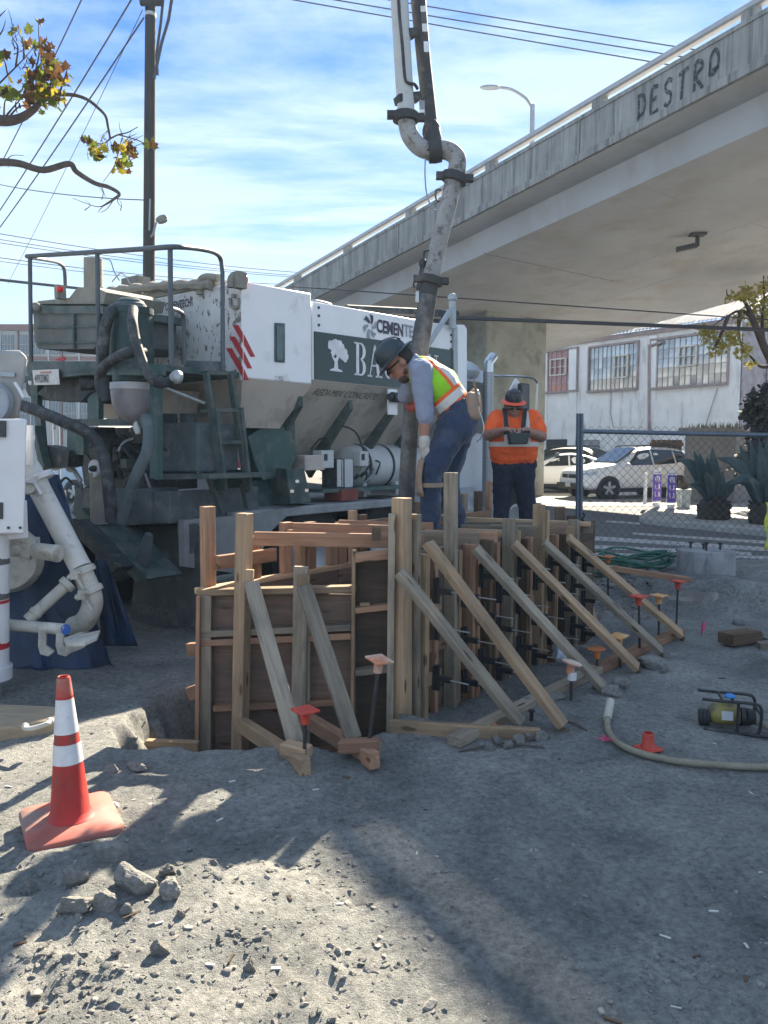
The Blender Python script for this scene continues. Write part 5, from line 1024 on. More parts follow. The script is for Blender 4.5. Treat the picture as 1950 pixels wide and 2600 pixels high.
tp('tank_shelf', MB().prism([TS(820, 1243, 0.15), TS(1040, 1232, 0.15), TS(1040, 1240, 0.15), TS(820, 1252, 0.15)], TRV*0.9), TGR)
RT3 = Matrix.Rotation(R(90)-TA, 3, 'Z')
for (u, v, w_, h_, dpt, mm, nm) in ((833, 1166, .19, .19, .14, TANKW, 'control_box'), (926, 1165, .15, .17, .12, TANKW, 'control_box'), (860, 1202, .09, .30, .2, TANKW, 'additive_tank'), (884, 1202, .17, .31, .25, TANKW, 'additive_tank'), (800, 1175, .3, .16, .3, TBE, 'hopper_outlet')):
    q = TS(u, v, 0.22); bx_ = tp(nm, MB().box(q+TRV*dpt/2, (w_, dpt, h_), RT3), mm, bevel=0.01)
    if nm == 'control_box': fin('dial', MB().box(q-TT*w_*0.2+UPZ*0.02, (0.05, 0.012, 0.07), RT3), DKM, bx_)
    if nm == 'additive_tank': fin('tank_strap', MB().box(q+TRV*dpt/2-TT*w_*0.42, (0.015, dpt+0.01, h_+0.01), RT3), DKM, bx_)
tp('red_tool_box', MB().box(TS(884, 1256, 0.15)+TRV*0.1, (0.28, 0.25, 0.12), RT3), mat('dull_red', (0.20, 0.05, 0.04), 0.7))
for i in range(14):
    a = TS(random.uniform(800, 960), random.uniform(1180, 1235), 0.3); b_ = a+TT*random.uniform(-.2, .2)+UPZ*random.uniform(-.12, .2); tp('small_hose', MB().tube(spline([a, a.lerp(b_, 0.5)+TRV*-0.06+UPZ*0.05, b_], 4), 0.011, 6), random.choice((DKM, GALV, TGR)))
tp('control_cable', MB().tube(spline([TS(838, 1140, 0.4), TS(830, 1117, 0.4), TS(812, 1115, 0.4), TS(790, 1140, 0.4)], 5), 0.01, 6).tube(spline([TS(925, 1150, 0.3), TS(905, 1100, 0.3), TS(870, 1082, 0.3), TS(845, 1090, 0.3)], 5), 0.01, 6), RUB)
# --- cab
CABW = mat('cab_white', (0.50, 0.55, 0.62), 0.35, var=0.05); CABI = mat('cab_dark', (0.03, 0.035, 0.04), 0.4)
Lc = Lf+0.18
tp('cab_shield', MB().prism([TS(1162, 824, 0.0), TS(1180, 824, 0.0), TS(1187, 834, 0.0), TS(1187, 1030, 0.0), TS(1162, 1030, 0.0)], TRV*2.1), TW, bevel=0.02)
def cabsec(L, pts): return [T(L, o, z) for o, z in pts]
cab = tp('cab', MB().prism([T(Lc+0.15, 0.25, 0.75), T(Lc+1.15, 0.25, 0.75), T(Lc+1.15, 0.25, 1.75), T(Lc+0.98, 0.25, 2.68), T(Lc+0.15, 0.25, 2.68)], TRV*1.85), CABW, bevel=0.05)
fin('cab_roof', MB().ell(T(Lc+0.55, 1.15, 2.64), (0.62, 1.0, 0.27), RT3, 24, 12), CABW, cab)
fin('side_window', MB().prism([T(Lc+0.32, 0.24, 1.85), T(Lc+1.05, 0.24, 1.80), T(Lc+0.92, 0.24, 2.50), T(Lc+0.32, 0.24, 2.50)], -TRV*0.02), CABI, cab)
fin('door_seam', MB().prism([T(Lc+0.28, 0.243, 0.95), T(Lc+0.30, 0.243, 0.95), T(Lc+0.30, 0.243, 2.55), T(Lc+0.28, 0.243, 2.55)], -TRV*0.006), CABI, cab)
fin('grab_handle', MB().tube(spline([T(Lc+0.20, 0.22, 1.5), T(Lc+0.20, 0.14, 1.52), T(Lc+0.20, 0.14, 2.2), T(Lc+0.20, 0.22, 2.25)], 4), 0.018, 8), CHRM, cab)
fin('windscreen', MB().prism([T(Lc+1.16, 0.4, 1.80), T(Lc+1.16, 2.0, 1.80), T(Lc+1.01, 1.95, 2.52), T(Lc+1.01, 0.45, 2.52)], TT*0.01), CABI, cab)
tp('bonnet', MB().prism([T(Lc+1.16, 0.5, 0.8), T(Lc+2.0, 0.55, 0.8), T(Lc+2.0, 0.55, 1.45), T(Lc+1.16, 0.5, 1.72)], TRV*1.3), CABW, bevel=0.06)
tp('front_fender', MB().sheet([[T(5.15+0.62*math.cos(a), o, 0.56+0.66*math.sin(a)) for a in [math.pi*k/12 for k in range(13)]] for o in (0.02, 0.06, 0.5)]), CABW)
tp('bumper', MB().box(T(Lc+2.1, 1.15, 0.62), (0.2, 2.3, 0.34), RT3), RUB)
tp('fuel_tank', MB().lathe(T(Lc-0.15, 0.38, 0.82), [(0.02, 0), (0.28, 0), (0.30, 0.02), (0.30, 0.78), (0.28, 0.8), (0.02, 0.8)], 24, TT), mat('tank_alloy', (0.40, 0.45, 0.50), 0.4, 0.4))
mir = tp('mirror', MB().prism([TS(1326, 972, -0.25), TS(1346, 974, -0.25), TS(1346, 1042, -0.25), TS(1326, 1040, -0.25)], TRV*0.08), CABI, bevel=0.02)
tp('mirror_bracket', MB().tube(spline([TS(1252, 955, 0.1), TS(1300, 955, -0.15), TS(1345, 958, -0.3), TS(1362, 968, -0.32), TS(1364, 985, -0.32), TS(1361, 1050, -0.3)], 5), 0.016, 8), CHRM)
tp('mirror_flag', MB().prism([TS(1295, 990, -0.1), TS(1311, 960, -0.1), TS(1330, 985, -0.1), TS(1312, 1000, -0.1)], TRV*0.02), TW)
# exhaust stack with perforated guard
PERF = mat('perforated_guard', (0.34, 0.36, 0.38), 0.4, 0.6, var=0.1)
def perf():
    m = bpy.data.materials.new('perforated_steel'); m.use_nodes = True; t = m.node_tree; N = t.nodes; L = t.links; b = N['Principled BSDF']
    tc = N.new('ShaderNodeTexCoord'); v = N.new('ShaderNodeTexVoronoi'); v.inputs['Scale'].default_value = 55; v.inputs['Randomness'].default_value = 0.0; L.new(tc.outputs['Object'], v.inputs['Vector'])
    r = N.new('ShaderNodeMapRange'); r.inputs[1].default_value = 0.30; r.inputs[2].default_value = 0.36; L.new(v.outputs['Distance'], r.inputs[0])
    x = N.new('ShaderNodeMix'); x.data_type = 'RGBA'; L.new(r.outputs[0], x.inputs[0]); x.inputs[6].default_value = (0.04, 0.045, 0.05, 1); x.inputs[7].default_value = (0.36, 0.38, 0.40, 1); L.new(x.outputs[2], b.inputs['Base Color']); b.inputs['Metallic'].default_value = 0.5; b.inputs['Roughness'].default_value = 0.4
    return m
ea, eb = TS(1237, 1285, -0.02), TS(1239, 945, -0.02); eb = Vector((ea.x, ea.y, eb.z))
st_ = tp('exhaust_stack', MB().cyl(ea, eb, 0.072, n=24), perf())
fin('stack_tip', MB().tube(spline([eb-UPZ*0.02, eb+UPZ*0.10, TS(1243, 918, -0.02), TS(1252, 906, -0.02)], 5), [0.062+0.0004*k for k in range(16)], 20, caps=False), CHRM, st_)
fin('stack_bore', MB().ell(TS(1251, 908, -0.02), (0.05, 0.05, 0.05)), CABI, st_)
tp('exhaust_elbow', MB().tube(spline([TS(1237, 1275, 0.0), TS(1225, 1262, 0.1), TS(1195, 1270, 0.25), TS(1160, 1285, 0.5)], 5), 0.085, 14), GALV)
# --- rear platform, rails, ladder
BR = 1.05
def PL(u, v): return TR(u, v, BR)                                       # rear edge of the platform
zp = lo(TR(460, 935, 0.5))[2]
tp('platform', MB().prism([T(-0.02, 0.02, zp-0.06), T(-0.02, 2.0, zp-0.06), T(-BR, 2.0, zp-0.06), T(-BR, 0.02, zp-0.06)], UPZ*0.05), TGD)
tp('platform_beam', MB().prism([PL(68, 917), PL(253, 917), PL(253, 952), PL(68, 952)], TT*0.10), TGD, bevel=0.006)
tp('platform_beam', MB().prism([PL(253, 925), PL(400, 925), PL(400, 952), PL(253, 952)], TT*0.08), TGR)
RAIL = mat('rail_green_grey', (0.085, 0.10, 0.115), 0.5, 0.2, var=0.15)
b1 = 0.30
rail = [PL(68, 651), PL(150, 646), PL(247, 640), PL(367, 632), PL(440, 627), TR(500, 631, 0.75), TR(544, 641, 0.45), TR(560, 657, b1), TR(565, 690, b1), TR(566, 940, b1)]
tp('guard_rail', MB().tube([rail[0]]+spline(rail[3:9], 5)[1:]+[rail[9]], 0.020, 10), RAIL)
for u, vt, vb, b_ in ((76, 650, 920, BR), (247, 641, 930, BR), (432, 628, 925, BR)): tp('rail_post', MB().tube([TR(u, vt, b_), TR(u+3, vb, b_)], 0.020, 8), RAIL)
tp('guard_rail', MB().tube(spline([TR(78, 654, BR), TR(120, 660, BR-0.3), TR(150, 668, BR-0.6), TR(163, 685, BR-0.7), TR(166, 730, BR-0.7)], 4), 0.019, 8), RAIL)
tp('guard_rail', MB().tube(spline([TR(436, 783, 0.9), TR(455, 790, 0.7), TR(466, 812, 0.6), TR(468, 925, 0.6)], 4), 0.018, 8), RAIL)
tp('toe_plate', MB().prism([TR(470, 915, 0.55), TR(566, 918, b1), TR(566, 942, b1), TR(470, 942, 0.55)], TT*0.01), GRYT)
lad = tp('ladder', MB().beam(TS(523, 945, -0.10), TS(566, 1254, -0.12), 0.03, 0.06, up=TRV), TGD)
fin('stringer', MB().beam(TS(584, 948, -0.10), TS(630, 1250, -0.12), 0.03, 0.06, up=TRV), TGD, lad)
fin('stringer', MB().beam(TS(546, 1035, -0.13), TS(572, 1248, -0.14), 0.03, 0.05, up=TRV), TGD, lad); fin('stringer', MB().beam(TS(610, 1035, -0.13), TS(634, 1245, -0.14), 0.03, 0.05, up=TRV), TGD, lad)
for u0_, u1_, v in ((540, 615, 1038), (552, 622, 1119), (566, 630, 1206)): fin('rung', MB().prism([TS(u0_, v, -0.14), TS(u1_, v-1, -0.14), TS(u1_, v+8, -0.14), TS(u0_, v+9, -0.14)], TRV*0.16), TGD, lad)
tp('ladder_bracket', MB().beam(TS(521, 948, -0.05), TS(592, 948, -0.05), 0.1, 0.03), TGD)
tl_ = tp('tail_lamp', MB().cyl(TS(595, 1140, 0.1), TS(595, 1190, 0.1), 0.055, n=18), mat('clear_jar', (0.20, 0.15, 0.16), 0.15, var=0.2)); fin('lamp_band', MB().cyl(TS(595, 1171, 0.1), TS(595, 1188, 0.1), 0.057, n=18), mat('jar_red', (0.30, 0.02, 0.04), 0.4), tl_); fin('lamp_ring', MB().cyl(TS(595, 1138, 0.1), TS(595, 1142, 0.1), 0.06, n=18).cyl(TS(595, 1188, 0.1), TS(595, 1192, 0.1), 0.06, n=18), CHRM, tl_)
# --- rear hopper top fittings
tp('dust_crust', MB().tube(spline([TR(278, 741, 0.02), TR(330, 735, 0.02), TR(400, 728, 0.02), TR(470, 724, 0.02), TR(540, 722, 0.02)], 6), [0.05+0.012*math.sin(k*1.9) for k in range(25)], 8), DUST)
tp('hopper_lid', MB().prism([T(-0.01, 0.35, z1), T(0.45, 0.35, z1), T(0.45, 1.9, z1), T(-0.01, 1.9, z1)], UPZ*0.07), DUST); tp('lid_box', MB().box(TR(345, 718, -0.3), (0.16, 0.3, 0.1), RT3), GRYB)
for us in ((506, 745), (506, 712, 512, 702), (548, 704)): pass
tp('vent_elbow', MB().tube(spline([TR(508, 748, 0.03), TR(508, 722, 0.03), TR(513, 708, 0.03), TR(528, 703, 0.03), TR(556, 706, 0.03)], 5), 0.035, 10), DUST); tp('vent_flange', MB().cyl(TR(508, 736, 0.03), TR(508, 728, 0.03), 0.05, n=14), DUST)
tp('vent_elbow', MB().tube(spline([TS(586, 730, 0.0), TS(587, 708, 0.0), TS(597, 698, 0.0), TS(610, 703, 0.0), TS(612, 728, 0.0)], 5), 0.032, 10), DUST)
ml = tp('marker_lamp', MB().box(TR(608, 712, 0.05), (0.1, 0.08, 0.14), RT3), DUST); fin('lens', MB().ell(TS(622, 710, -0.02), (0.028, 0.03, 0.045)), RLAMP, ml)
tp('lifting_shackle', MB().tube(spline([TR(585, 757, 0.03), TR(586, 775, 0.03), TR(596, 783, 0.03), TR(606, 775, 0.03), TR(606, 757, 0.03)], 5), 0.014, 8).box(TR(597, 752, 0.02), (0.07, 0.03, 0.03), RT3), DUST)
text('rear_lettering', 'CEMENTECH', NAVY, truck, TR(420, 789, 0.016), -TRV, UPZ, 0.075, 0.40, bold=0.02); text('rear_lettering', 'Concrete Mixers', DKD, truck, TR(392, 826, 0.016), -TRV, UPZ, 0.065, 0.50, shear=0.2)
# loader bin and stack at the left rear
binm = tp('feed_bin', MB().prism([TR(84, 790, 0.95), TR(249, 790, 0.95), TR(249, 868, 0.95), TR(238, 886, 0.95), TR(98, 886, 0.95), TR(88, 868, 0.95)], TT*0.8), GRYB)
fin('bin_lip', MB().prism([TR(72, 776, 0.97), TR(262, 776, 0.97), TR(262, 796, 0.97), TR(72, 796, 0.97)], TT*0.85), TGD, binm)
fin('bin_rib', MB().prism([TR(182, 797, 0.98), TR(187, 797, 0.98), TR(187, 884, 0.98), TR(182, 884, 0.98)], TT*0.03), TGD, binm)
for v in (828, 868): fin('bin_seam', MB().prism([TR(92, v, 0.965), TR(246, v-2, 0.965), TR(246, v+3, 0.965), TR(92, v+5, 0.965)], TT*0.02), TGD, binm)
fin('bin_pin', MB().ell(TR(92, 780, 1.0), 0.045), DUST, binm); fin('reflector_tape', MB().prism([TR(136, 915, 1.0), TR(160, 905, 1.0), TR(167, 909, 1.0), TR(160, 917, 1.0)], TT*0.01), RED, binm)
tp('bin_cover', MB().prism([TR(80, 772, 0.9), TR(262, 772, 0.9), TR(270, 742, 0.9), TR(240, 728, 0.9), TR(196, 730, 0.9), TR(176, 756, 0.9), TR(100, 764, 0.9)], TT*0.6), DUST)
tp('vent_stack', MB().tube([TR(237, 735, 0.6), TR(237, 657, 0.6)], 0.085, 20), DUST)
ml = tp('marker_lamp', MB().box(TR(153, 742, 0.95), (0.08, 0.06, 0.12), RT3), DUST); fin('lens', MB().ell(TR(152, 734, 1.0), (0.03, 0.03, 0.03)), RLAMP, ml)
tp('tangled_wire', MB().tube(spline([TR(262, 656, 0.6), TR(280, 662, 0.6), TR(290, 690, 0.6), TR(303, 712, 0.6)], 4), 0.006, 5).tube(spline([TR(285, 715, 0.4), TR(305, 694, 0.4), TR(320, 703, 0.4), TR(330, 720, 0.4)], 4), 0.006, 5), GALV)
# dust collector with frosted bowl
dB = BR-0.15; c0 = TR(334, 927, dB); rD = 55/F*c0.y; hD = TR(334, 784, dB).z-c0.z
dc = tp('dust_collector', MB().lathe(c0, [(rD*0.86, -0.14), (rD*0.86, 0), (rD, 0.0), (rD, hD-0.05), (rD*1.04, hD-0.05), (rD*1.04, hD), (rD*0.7, hD+0.015), (rD*0.62, hD+0.06), (rD*0.4, hD+0.085), (0.01, hD+0.09)], 36), mat('collector_dark_green', (0.014, 0.045, 0.044), 0.5, var=0.3, scale=5, col2=(0.09, 0.10, 0.10), thr=0.62, s2=8))
fin('collector_lid', MB().lathe(c0+UPZ*(hD+0.005), [(rD*0.75, 0), (rD*0.72, 0.03), (rD*0.5, 0.065), (0.01, 0.07)], 28), GRYT, dc)
zb1 = TR(334, 973, dB).z; fin('frosted_bowl', MB().lathe(Vector((c0.x, c0.y, zb1)), [(rD*0.93, 0.0), (rD*0.95, -0.02), (rD*0.95, -0.09), (rD*0.90, -0.17), (rD*0.72, -0.25), (rD*0.4, -0.31), (0.02, -0.335)], 36), FROST, dc)
fin('bowl_rim', MB().lathe(Vector((c0.x, c0.y, zb1)), [(rD*0.97, 0.0), (rD*0.985, -0.01), (rD*0.985, -0.055), (rD*0.955, -0.06)], 36, caps=False), mat('bowl_rim_pale', (0.52, 0.52, 0.55), 0.5), dc)
fin('drain_bag', MB().tube([TR(345, 1065, dB), TR(347, 1085, dB), TR(351, 1102, dB)], [0.012, 0.032, 0.02], 10), TANKW, dc)
def hose(name, pts, r, m_=RUB, k=7): return tp(name, MB().tube(spline(pts, k), r, 12), m_)
hose('suction_hose', [TR(300, 784, dB+0.1), TR(283, 790, dB+0.2), TR(272, 815, dB+0.25), TR(265, 850, dB+0.25), TR(262, 900, dB+0.25), TR(264, 930, dB+0.2)], 0.045)
hose('suction_hose', [TR(338, 786, dB+0.15), TR(336, 815, dB+0.28), TR(343, 860, dB+0.30), TR(360, 915, dB+0.30), TR(380, 955, dB+0.28), TR(405, 973, dB+0.2), TR(455, 962, dB)], 0.040)
hose('suction_hose', [TR(262, 1010, dB+0.3), TR(253, 965, dB+0.32), TR(262, 935, dB+0.34), TR(290, 912, dB+0.36), TR(330, 895, dB+0.34), TR(365, 895, dB+0.2)], 0.042)
tp('hose_nozzle', MB().tube([TR(262, 960, dB+0.3), TR(268, 1018, dB+0.3)], [0.05, 0.03], 12), DKM)
hose('suction_hose', [TR(58, 1030, BR+0.3), TR(100, 1045, BR+0.3), TR(160, 1070, BR+0.3), TR(215, 1095, BR+0.25), TR(252, 1130, BR+0.2), TR(270, 1190, BR+0.2), TR(278, 1260, BR+0.2), TR(284, 1325, BR+0.2)], 0.050)
hose('suction_hose', [TR(370, 1060, BR), TR(378, 1100, BR+0.05), TR(372, 1150, BR+0.1), TR(345, 1210, BR+0.15), TR(320, 1280, BR+0.15), TR(306, 1325, BR+0.15)], 0.045, GRYT)
wl = tp('work_lamp', MB().lathe(TR(458, 958, dB+0.05), [(0.02, 0), (0.05, 0.01), (0.055, 0.04), (0.03, 0.08)], 16, -TT*1), GALV)
tp('gas_strut', MB().tube([TR(420, 985, 0.7), TS(520, 1024, 0.0)], 0.014, 8), GALV)
# rear lower frame
for (q, m_) in (([(78, 952), (95, 952), (95, 1035), (78, 1035)], TGD), ([(222, 952), (250, 952), (250, 1066), (222, 1066)], TGR), ([(380, 931), (400, 931), (400, 1215), (380, 1215)], TGR), ([(171, 1064), (382, 1064), (382, 1081), (171, 1081)], TGD), ([(170, 1085), (212, 1085), (212, 1155), (170, 1155)], TGR), ([(85, 1030), (100, 1030), (108, 1130), (95, 1130)], TGD)):
    tp('frame_member', MB().prism([TR(u, v, 0.9) for u, v in q], TT*0.05), m_)
tp('gearbox', MB().prism([TR(125, 966, 0.92), TR(245, 958, 0.92), TR(262, 985, 0.92), TR(225, 1000, 0.92), TR(205, 1022, 0.92), TR(130, 1018, 0.92), TR(92, 1000, 0.92)], TT*0.4), DKM, bevel=0.01); tp('drive_motor', MB().cyl(TR(205, 975, 1.0), TR(245, 972, 0.9), 0.06, n=16), DKM)
tp('auger_motor', MB().cyl(TR(95, 985, 0.7), TR(180, 990, 0.7), 0.12, n=18), DKM)
plate = tp('licence_plate', MB().prism([TR(82, 940, BR+0.03), TR(148, 937, BR+0.03), TR(151, 976, BR+0.03), TR(86, 978, BR+0.03)], TT*0.004), mat('plate_white', (0.55, 0.54, 0.52), 0.5, var=0.12, scale=20))
pd = (TR(148, 937, BR+0.03)-TR(82, 940, BR+0.03)); text('plate_number', '49920M2', DKD, plate, TR(88, 972, BR+0.034), pd, UPZ, 0.075, 0.25, bold=0.01)
fin('plate_header', MB().prism([TR(102, 944, BR+0.034), TR(130, 943, BR+0.034), TR(130, 947, BR+0.034), TR(102, 948, BR+0.034)], TT*0.002), mat('plate_red', (0.42, 0.16, 0.10), 0.6), plate)
tp('reverse_lamp', MB().lathe(TR(73, 968, BR), [(0.01, 0), (0.035, 0.01), (0.038, 0.03)], 14, TT), TANKW)
# hydraulic tank and shelf
ht = tp('hydraulic_tank', MB().prism([TR(403, 1073, 0.55), TR(502, 1073, 0.55), TR(502, 1200, 0.55), TR(405, 1200, 0.55)], TT*0.45), GRYT, bevel=0.02)
for q in ((430, 1060), (478, 1060)): fin('filler_neck', MB().cyl(TR(q[0], 1073, 0.45), TR(q[0], 1050, 0.45), 0.07, n=18), DKM, ht)
fin('sight_gauge', MB().tube([TR(520, 1125, 0.3), TR(520, 1150, 0.3)], 0.018, 8), TANKW, ht)
tp('shelf', MB().prism([TR(392, 1204, 0.65), TR(530, 1203, 0.65), TR(530, 1216, 0.65), TR(392, 1218, 0.65)], TT*0.7), TGD)
for a, b_ in (((530, 1214), (563, 1300)), ((615, 1225), (628, 1290))): tp('shelf_leg', MB().beam(TS(*a, -0.05), TS(*b_, 0.0), 0.03, 0.05, up=TRV), GRYT)
tp('storage_box', MB().prism([TR(383, 1250, 0.72), TR(431, 1247, 0.72), TR(431, 1330, 0.72), TR(385, 1330, 0.72)], TT*1.0), GRYT, bevel=0.01)
tp('frame_end', MB().prism([TR(190, 1240, 0.75), TR(381, 1240, 0.75), TR(381, 1330, 0.75), TR(240, 1345, 0.75), TR(185, 1300, 0.75)], TT*0.3), GRYT, bevel=0.01)
tp('drain_pipe', MB().tube([TR(250, 1200, 0.95), TR(252, 1330, 0.95)], 0.075, 18), DUST)
rl = tp('round_lamp', MB().lathe(TR(236, 1190, 1.02), [(0.075, 0), (0.08, 0.02), (0.05, 0.06), (0.02, 0.07)], 22, TT), TANKW); fin('lamp_lens', MB().ell(TR(238, 1190, 1.04), (0.05, 0.02, 0.028), RT3), CABI, rl)
for i in range(34):
    a = TR(random.uniform(180, 380), random.uniform(1085, 1240), random.uniform(0.2, 0.9)); b_ = a+Vector((random.uniform(-0.3, 0.3), random.uniform(-0.1, 0.2), random.uniform(-0.25, 0.15)))
    tp('hydraulic_line', MB().tube(spline([a, a.lerp(b_, 0.4)+UPZ*random.uniform(-.08, .12), b_], 5), random.choice((0.012, 0.016, 0.022)), 7), random.choice((RUB, DKM, DKM, GALV, TGD)))
for i in range(16):
    a = TR(random.uniform(190, 380), random.uniform(1095, 1230), random.uniform(0.3, 0.7)); tp('valve_block', MB().box(a, (random.uniform(.06, .2), random.uniform(.06, .2), random.uniform(.05, .16)), RT3), random.choice((DKM, TGD, GRYT, DKM)), bevel=0.006)
tp('pump_housing', MB().prism([TR(192, 1086, 0.25), TR(395, 1086, 0.25), TR(395, 1245, 0.25), TR(215, 1245, 0.25)], TT*0.5), DKM, bevel=0.01)
tp('pump_flange', MB().lathe(TR(330, 1165, 0.3), [(0.10, 0), (0.13, -0.01), (0.13, -0.06), (0.06, -0.08), (0.05, -0.16)], 20, TT), TGD)
tp('swing_arm', MB().prism([TR(110, 1130, 0.95), TR(175, 1145, 0.95), TR(172, 1185, 0.95), TR(120, 1190, 0.95), TR(92, 1170, 0.95)], TT*0.15), DKM); tp('swing_arm', MB().beam(TR(92, 1085, 1.0), TR(118, 1190, 1.0), 0.08, 0.08), TGD)
tp('hopper_cone', MB().prism([TR(245, 1000, 0.3), TR(300, 1000, 0.3), TR(302, 1062, 0.3), TR(250, 1062, 0.3)], TT*0.3), TBE); tp('hopper_cone', MB().prism([TR(392, 985, 0.3), TR(440, 990, 0.3), TR(430, 1062, 0.3), TR(402, 1062, 0.3)], TT*0.3), TBE)
# discharge chute and mud flap
tp('chute', MB().prism([TR(180, 1300, 1.0), TR(205, 1290, 1.0), TR(375, 1470, 1.0), TR(345, 1478, 1.0)], TT*0.35), TGD); tp('chute', MB().prism([TR(165, 1330, 1.15), TR(190, 1320, 1.15), TR(300, 1440, 1.15), TR(285, 1455, 1.15)], TT*0.2), DKM)
tp('chute_bracket', MB().prism([TR(368, 1352, 0.95), TR(376, 1362, 0.95), TR(370, 1435, 0.95), TR(343, 1473, 0.95), TR(315, 1440, 0.95), TR(342, 1418, 0.95)], TT*0.05), GRYT)
fl_ = tp('mud_flap', MB().prism([TR(352, 1335, 0.55), TR(520, 1335, 0.55), TR(512, 1592, 0.55), TR(330, 1588, 0.55)], TT*0.015), FLAP); text('flap_lettering', 'CEMENTECH', mat('flap_print', (0.13, 0.14, 0.145), 0.9), fl_, TR(352, 1556, 0.57), -TRV, UPZ, 0.085, 0.50, bold=0.01)
tp('flap_bracket', MB().prism([TR(450, 1330, 0.6), TR(492, 1330, 0.6), TR(480, 1418, 0.6), TR(455, 1422, 0.6)], TT*0.05), GRYT)
for L in (-0.15, ): twheel(L, 1.75)

# ================================================================== pump truck parts at the picture edge
PW = mat('pump_white', (0.66, 0.66, 0.67), 0.4, var=0.06, scale=5); PD = mat('pump_dusty', (0.50, 0.48, 0.42), 0.75, var=0.2, scale=8, col2=(0.30, 0.28, 0.24), thr=0.58, s2=9)
ob = G(6, 1785); pump = thing('concrete_pump', 'white concrete pump rear with delivery pipe, clamps and outrigger leg', 'pump truck', (ob.x-0.2, ob.y, 0))
YP = 4.72
fin('outrigger_box', MB().prism([P(-60, 1064, YP), P(68, 1063, YP), P(62, 1356, YP), P(-60, 1356, YP)], (-0.145, 0.30, 0)), PW, pump, bevel=0.012)
fin('box_bracket', MB().prism([P(-60, 1068, YP-0.02), P(12, 1068, YP-0.02), P(12, 1110, YP-0.02), P(-60, 1110, YP-0.02)], (0, 0.04, 0)), CABI, pump); fin('box_slot', MB().prism([P(-60, 1276, YP-0.01), P(6, 1276, YP-0.01), P(6, 1318, YP-0.01), P(-60, 1318, YP-0.01)], (0, 0.03, 0)), CABI, pump)
for u in (21, 51): fin('bolt', MB().cyl(P(u, 1340, YP-0.01), P(u, 1340, YP+0.01), 0.009, n=8), CABI, pump)
fin('leg_tube', MB().tube([P(-22, 1356, YP+0.12), P(-22, 1690, YP+0.12)], 0.105, 24), PW, pump); fin('leg_foot', MB().tube([P(-22, 1690, YP+0.12), P(-22, 1722, YP+0.12)], 0.125, 24), PW, pump); fin('leg_ram', MB().tube([P(-22, 1722, YP+0.12), P(-22, 1792, YP+0.10)], 0.06, 16), GALV, pump)
for v0_, v1_, m_ in ((1412, 1432, DKD), (1480, 1520, DKD), (1522, 1530, RED), (1625, 1645, RED)): fin('warning_label', MB().lathe(P(-22, v1_, YP+0.12), [(0.1065, 0), (0.1065, P(-22, v0_, YP+.12).z-P(-22, v1_, YP+.12).z)], 24, caps=False), m_, pump)
fin('rear_panel', MB().prism([P(-60, 888, 5.6), P(50, 888, 5.6), P(72, 906, 5.6), P(64, 960, 5.6), P(48, 1062, 5.6), P(-60, 1062, 5.6)], (-0.04, 0.07, 0)), mat('pump_grey', (0.36, 0.35, 0.33), 0.7, var=0.15, scale=6), pump, bevel=0.03)
fin('bracket', MB().prism([P(0, 944, 5.58), P(38, 946, 5.58), P(36, 957, 5.58), P(0, 955, 5.58)], (0, 0.05, 0)), GALV, pump)
fin('reel', MB().lathe(P(-28, 1020, 5.5), [(0.13, 0), (0.15, -0.02), (0.15, 0.05), (0.12, 0.06)], 28, (0, 1, 0)), mat('reel_grey', (0.33, 0.36, 0.40), 0.6), pump)
fin('lever', MB().tube([P(38, 972, 5.5), P(50, 990, 5.48), P(60, 1010, 5.48)], 0.012, 8), PW, pump)
fin('side_cylinder', MB().tube([P(77, 1080, 5.2), P(77, 1180, 5.2)], 0.028, 12), PW, pump)
YQ = 5.35
pipe_pts = spline([P(20, 1150, YQ), P(60, 1170, YQ), P(84, 1205, YQ), P(105, 1250, YQ), P(160, 1355, YQ-.05), P(205, 1442, YQ-.1)], 6)
pp = fin('delivery_pipe', MB().tube(pipe_pts, 0.074, 22), mat('pipe_white_scuffed', (0.60, 0.585, 0.54), 0.5, var=0.1, scale=7, col2=(0.32, 0.29, 0.24), thr=0.64, s2=9), pump)
e0, e1 = P(205, 1442, YQ-.1), P(232, 1510, YQ-.12)
fin('end_pipe', MB().tube(spline([e0, e1, P(232, 1545, YQ-.12), P(212, 1580, YQ-.08), P(188, 1590, YQ)], 6), 0.070, 20), PD, pump)
def clamp(c, ax, r, parent=pump, m_=PD):
    ax = Vector(ax).normalized(); x, y = MB().frame(ax); side = x if x.x > 0 else -x
    o = fin('pipe_clamp', MB().lathe(Vector(c)-ax*0.025, [(r, 0), (r+0.022, 0.004), (r+0.026, 0.025), (r+0.022, 0.046), (r, 0.05)], 28, ax), m_, parent)
    fin('clamp_lever', MB().box(Vector(c)+side*(r+0.035), (0.05, 0.05, 0.06)).tube([Vector(c)+side*(r+0.04)-ax*0.02, Vector(c)+side*(r+0.03)+ax*0.12], 0.011, 8).cyl(Vector(c)+side*(r+0.05)-y*0.05, Vector(c)+side*(r+0.05)+y*0.05, 0.012, n=8), m_, o); return o
ax_ = (P(205, 1442, YQ)-P(105, 1250, YQ)).normalized()
clamp(P(100, 1213, YQ), ax_, 0.074, m_=PW); clamp(P(207, 1452, YQ-.1), ax_, 0.072); clamp(P(226, 1502, YQ-.12), ax_, 0.072)
fin('pipe_collar', MB().lathe(P(72, 1235, YQ-0.09), [(0.055, -0.02), (0.06, 0), (0.055, 0.03)], 12, (0.3, -1, 0.2)), PD, pump)
fin('hydraulic_motor', MB().lathe(P(88, 1398, 5.1), [(0.045, 0), (0.055, 0.02), (0.055, 0.14), (0.058, 0.15), (0.058, 0.185), (0.01, 0.19)], 22, (1, -0.25, -0.08)), PD, pump)
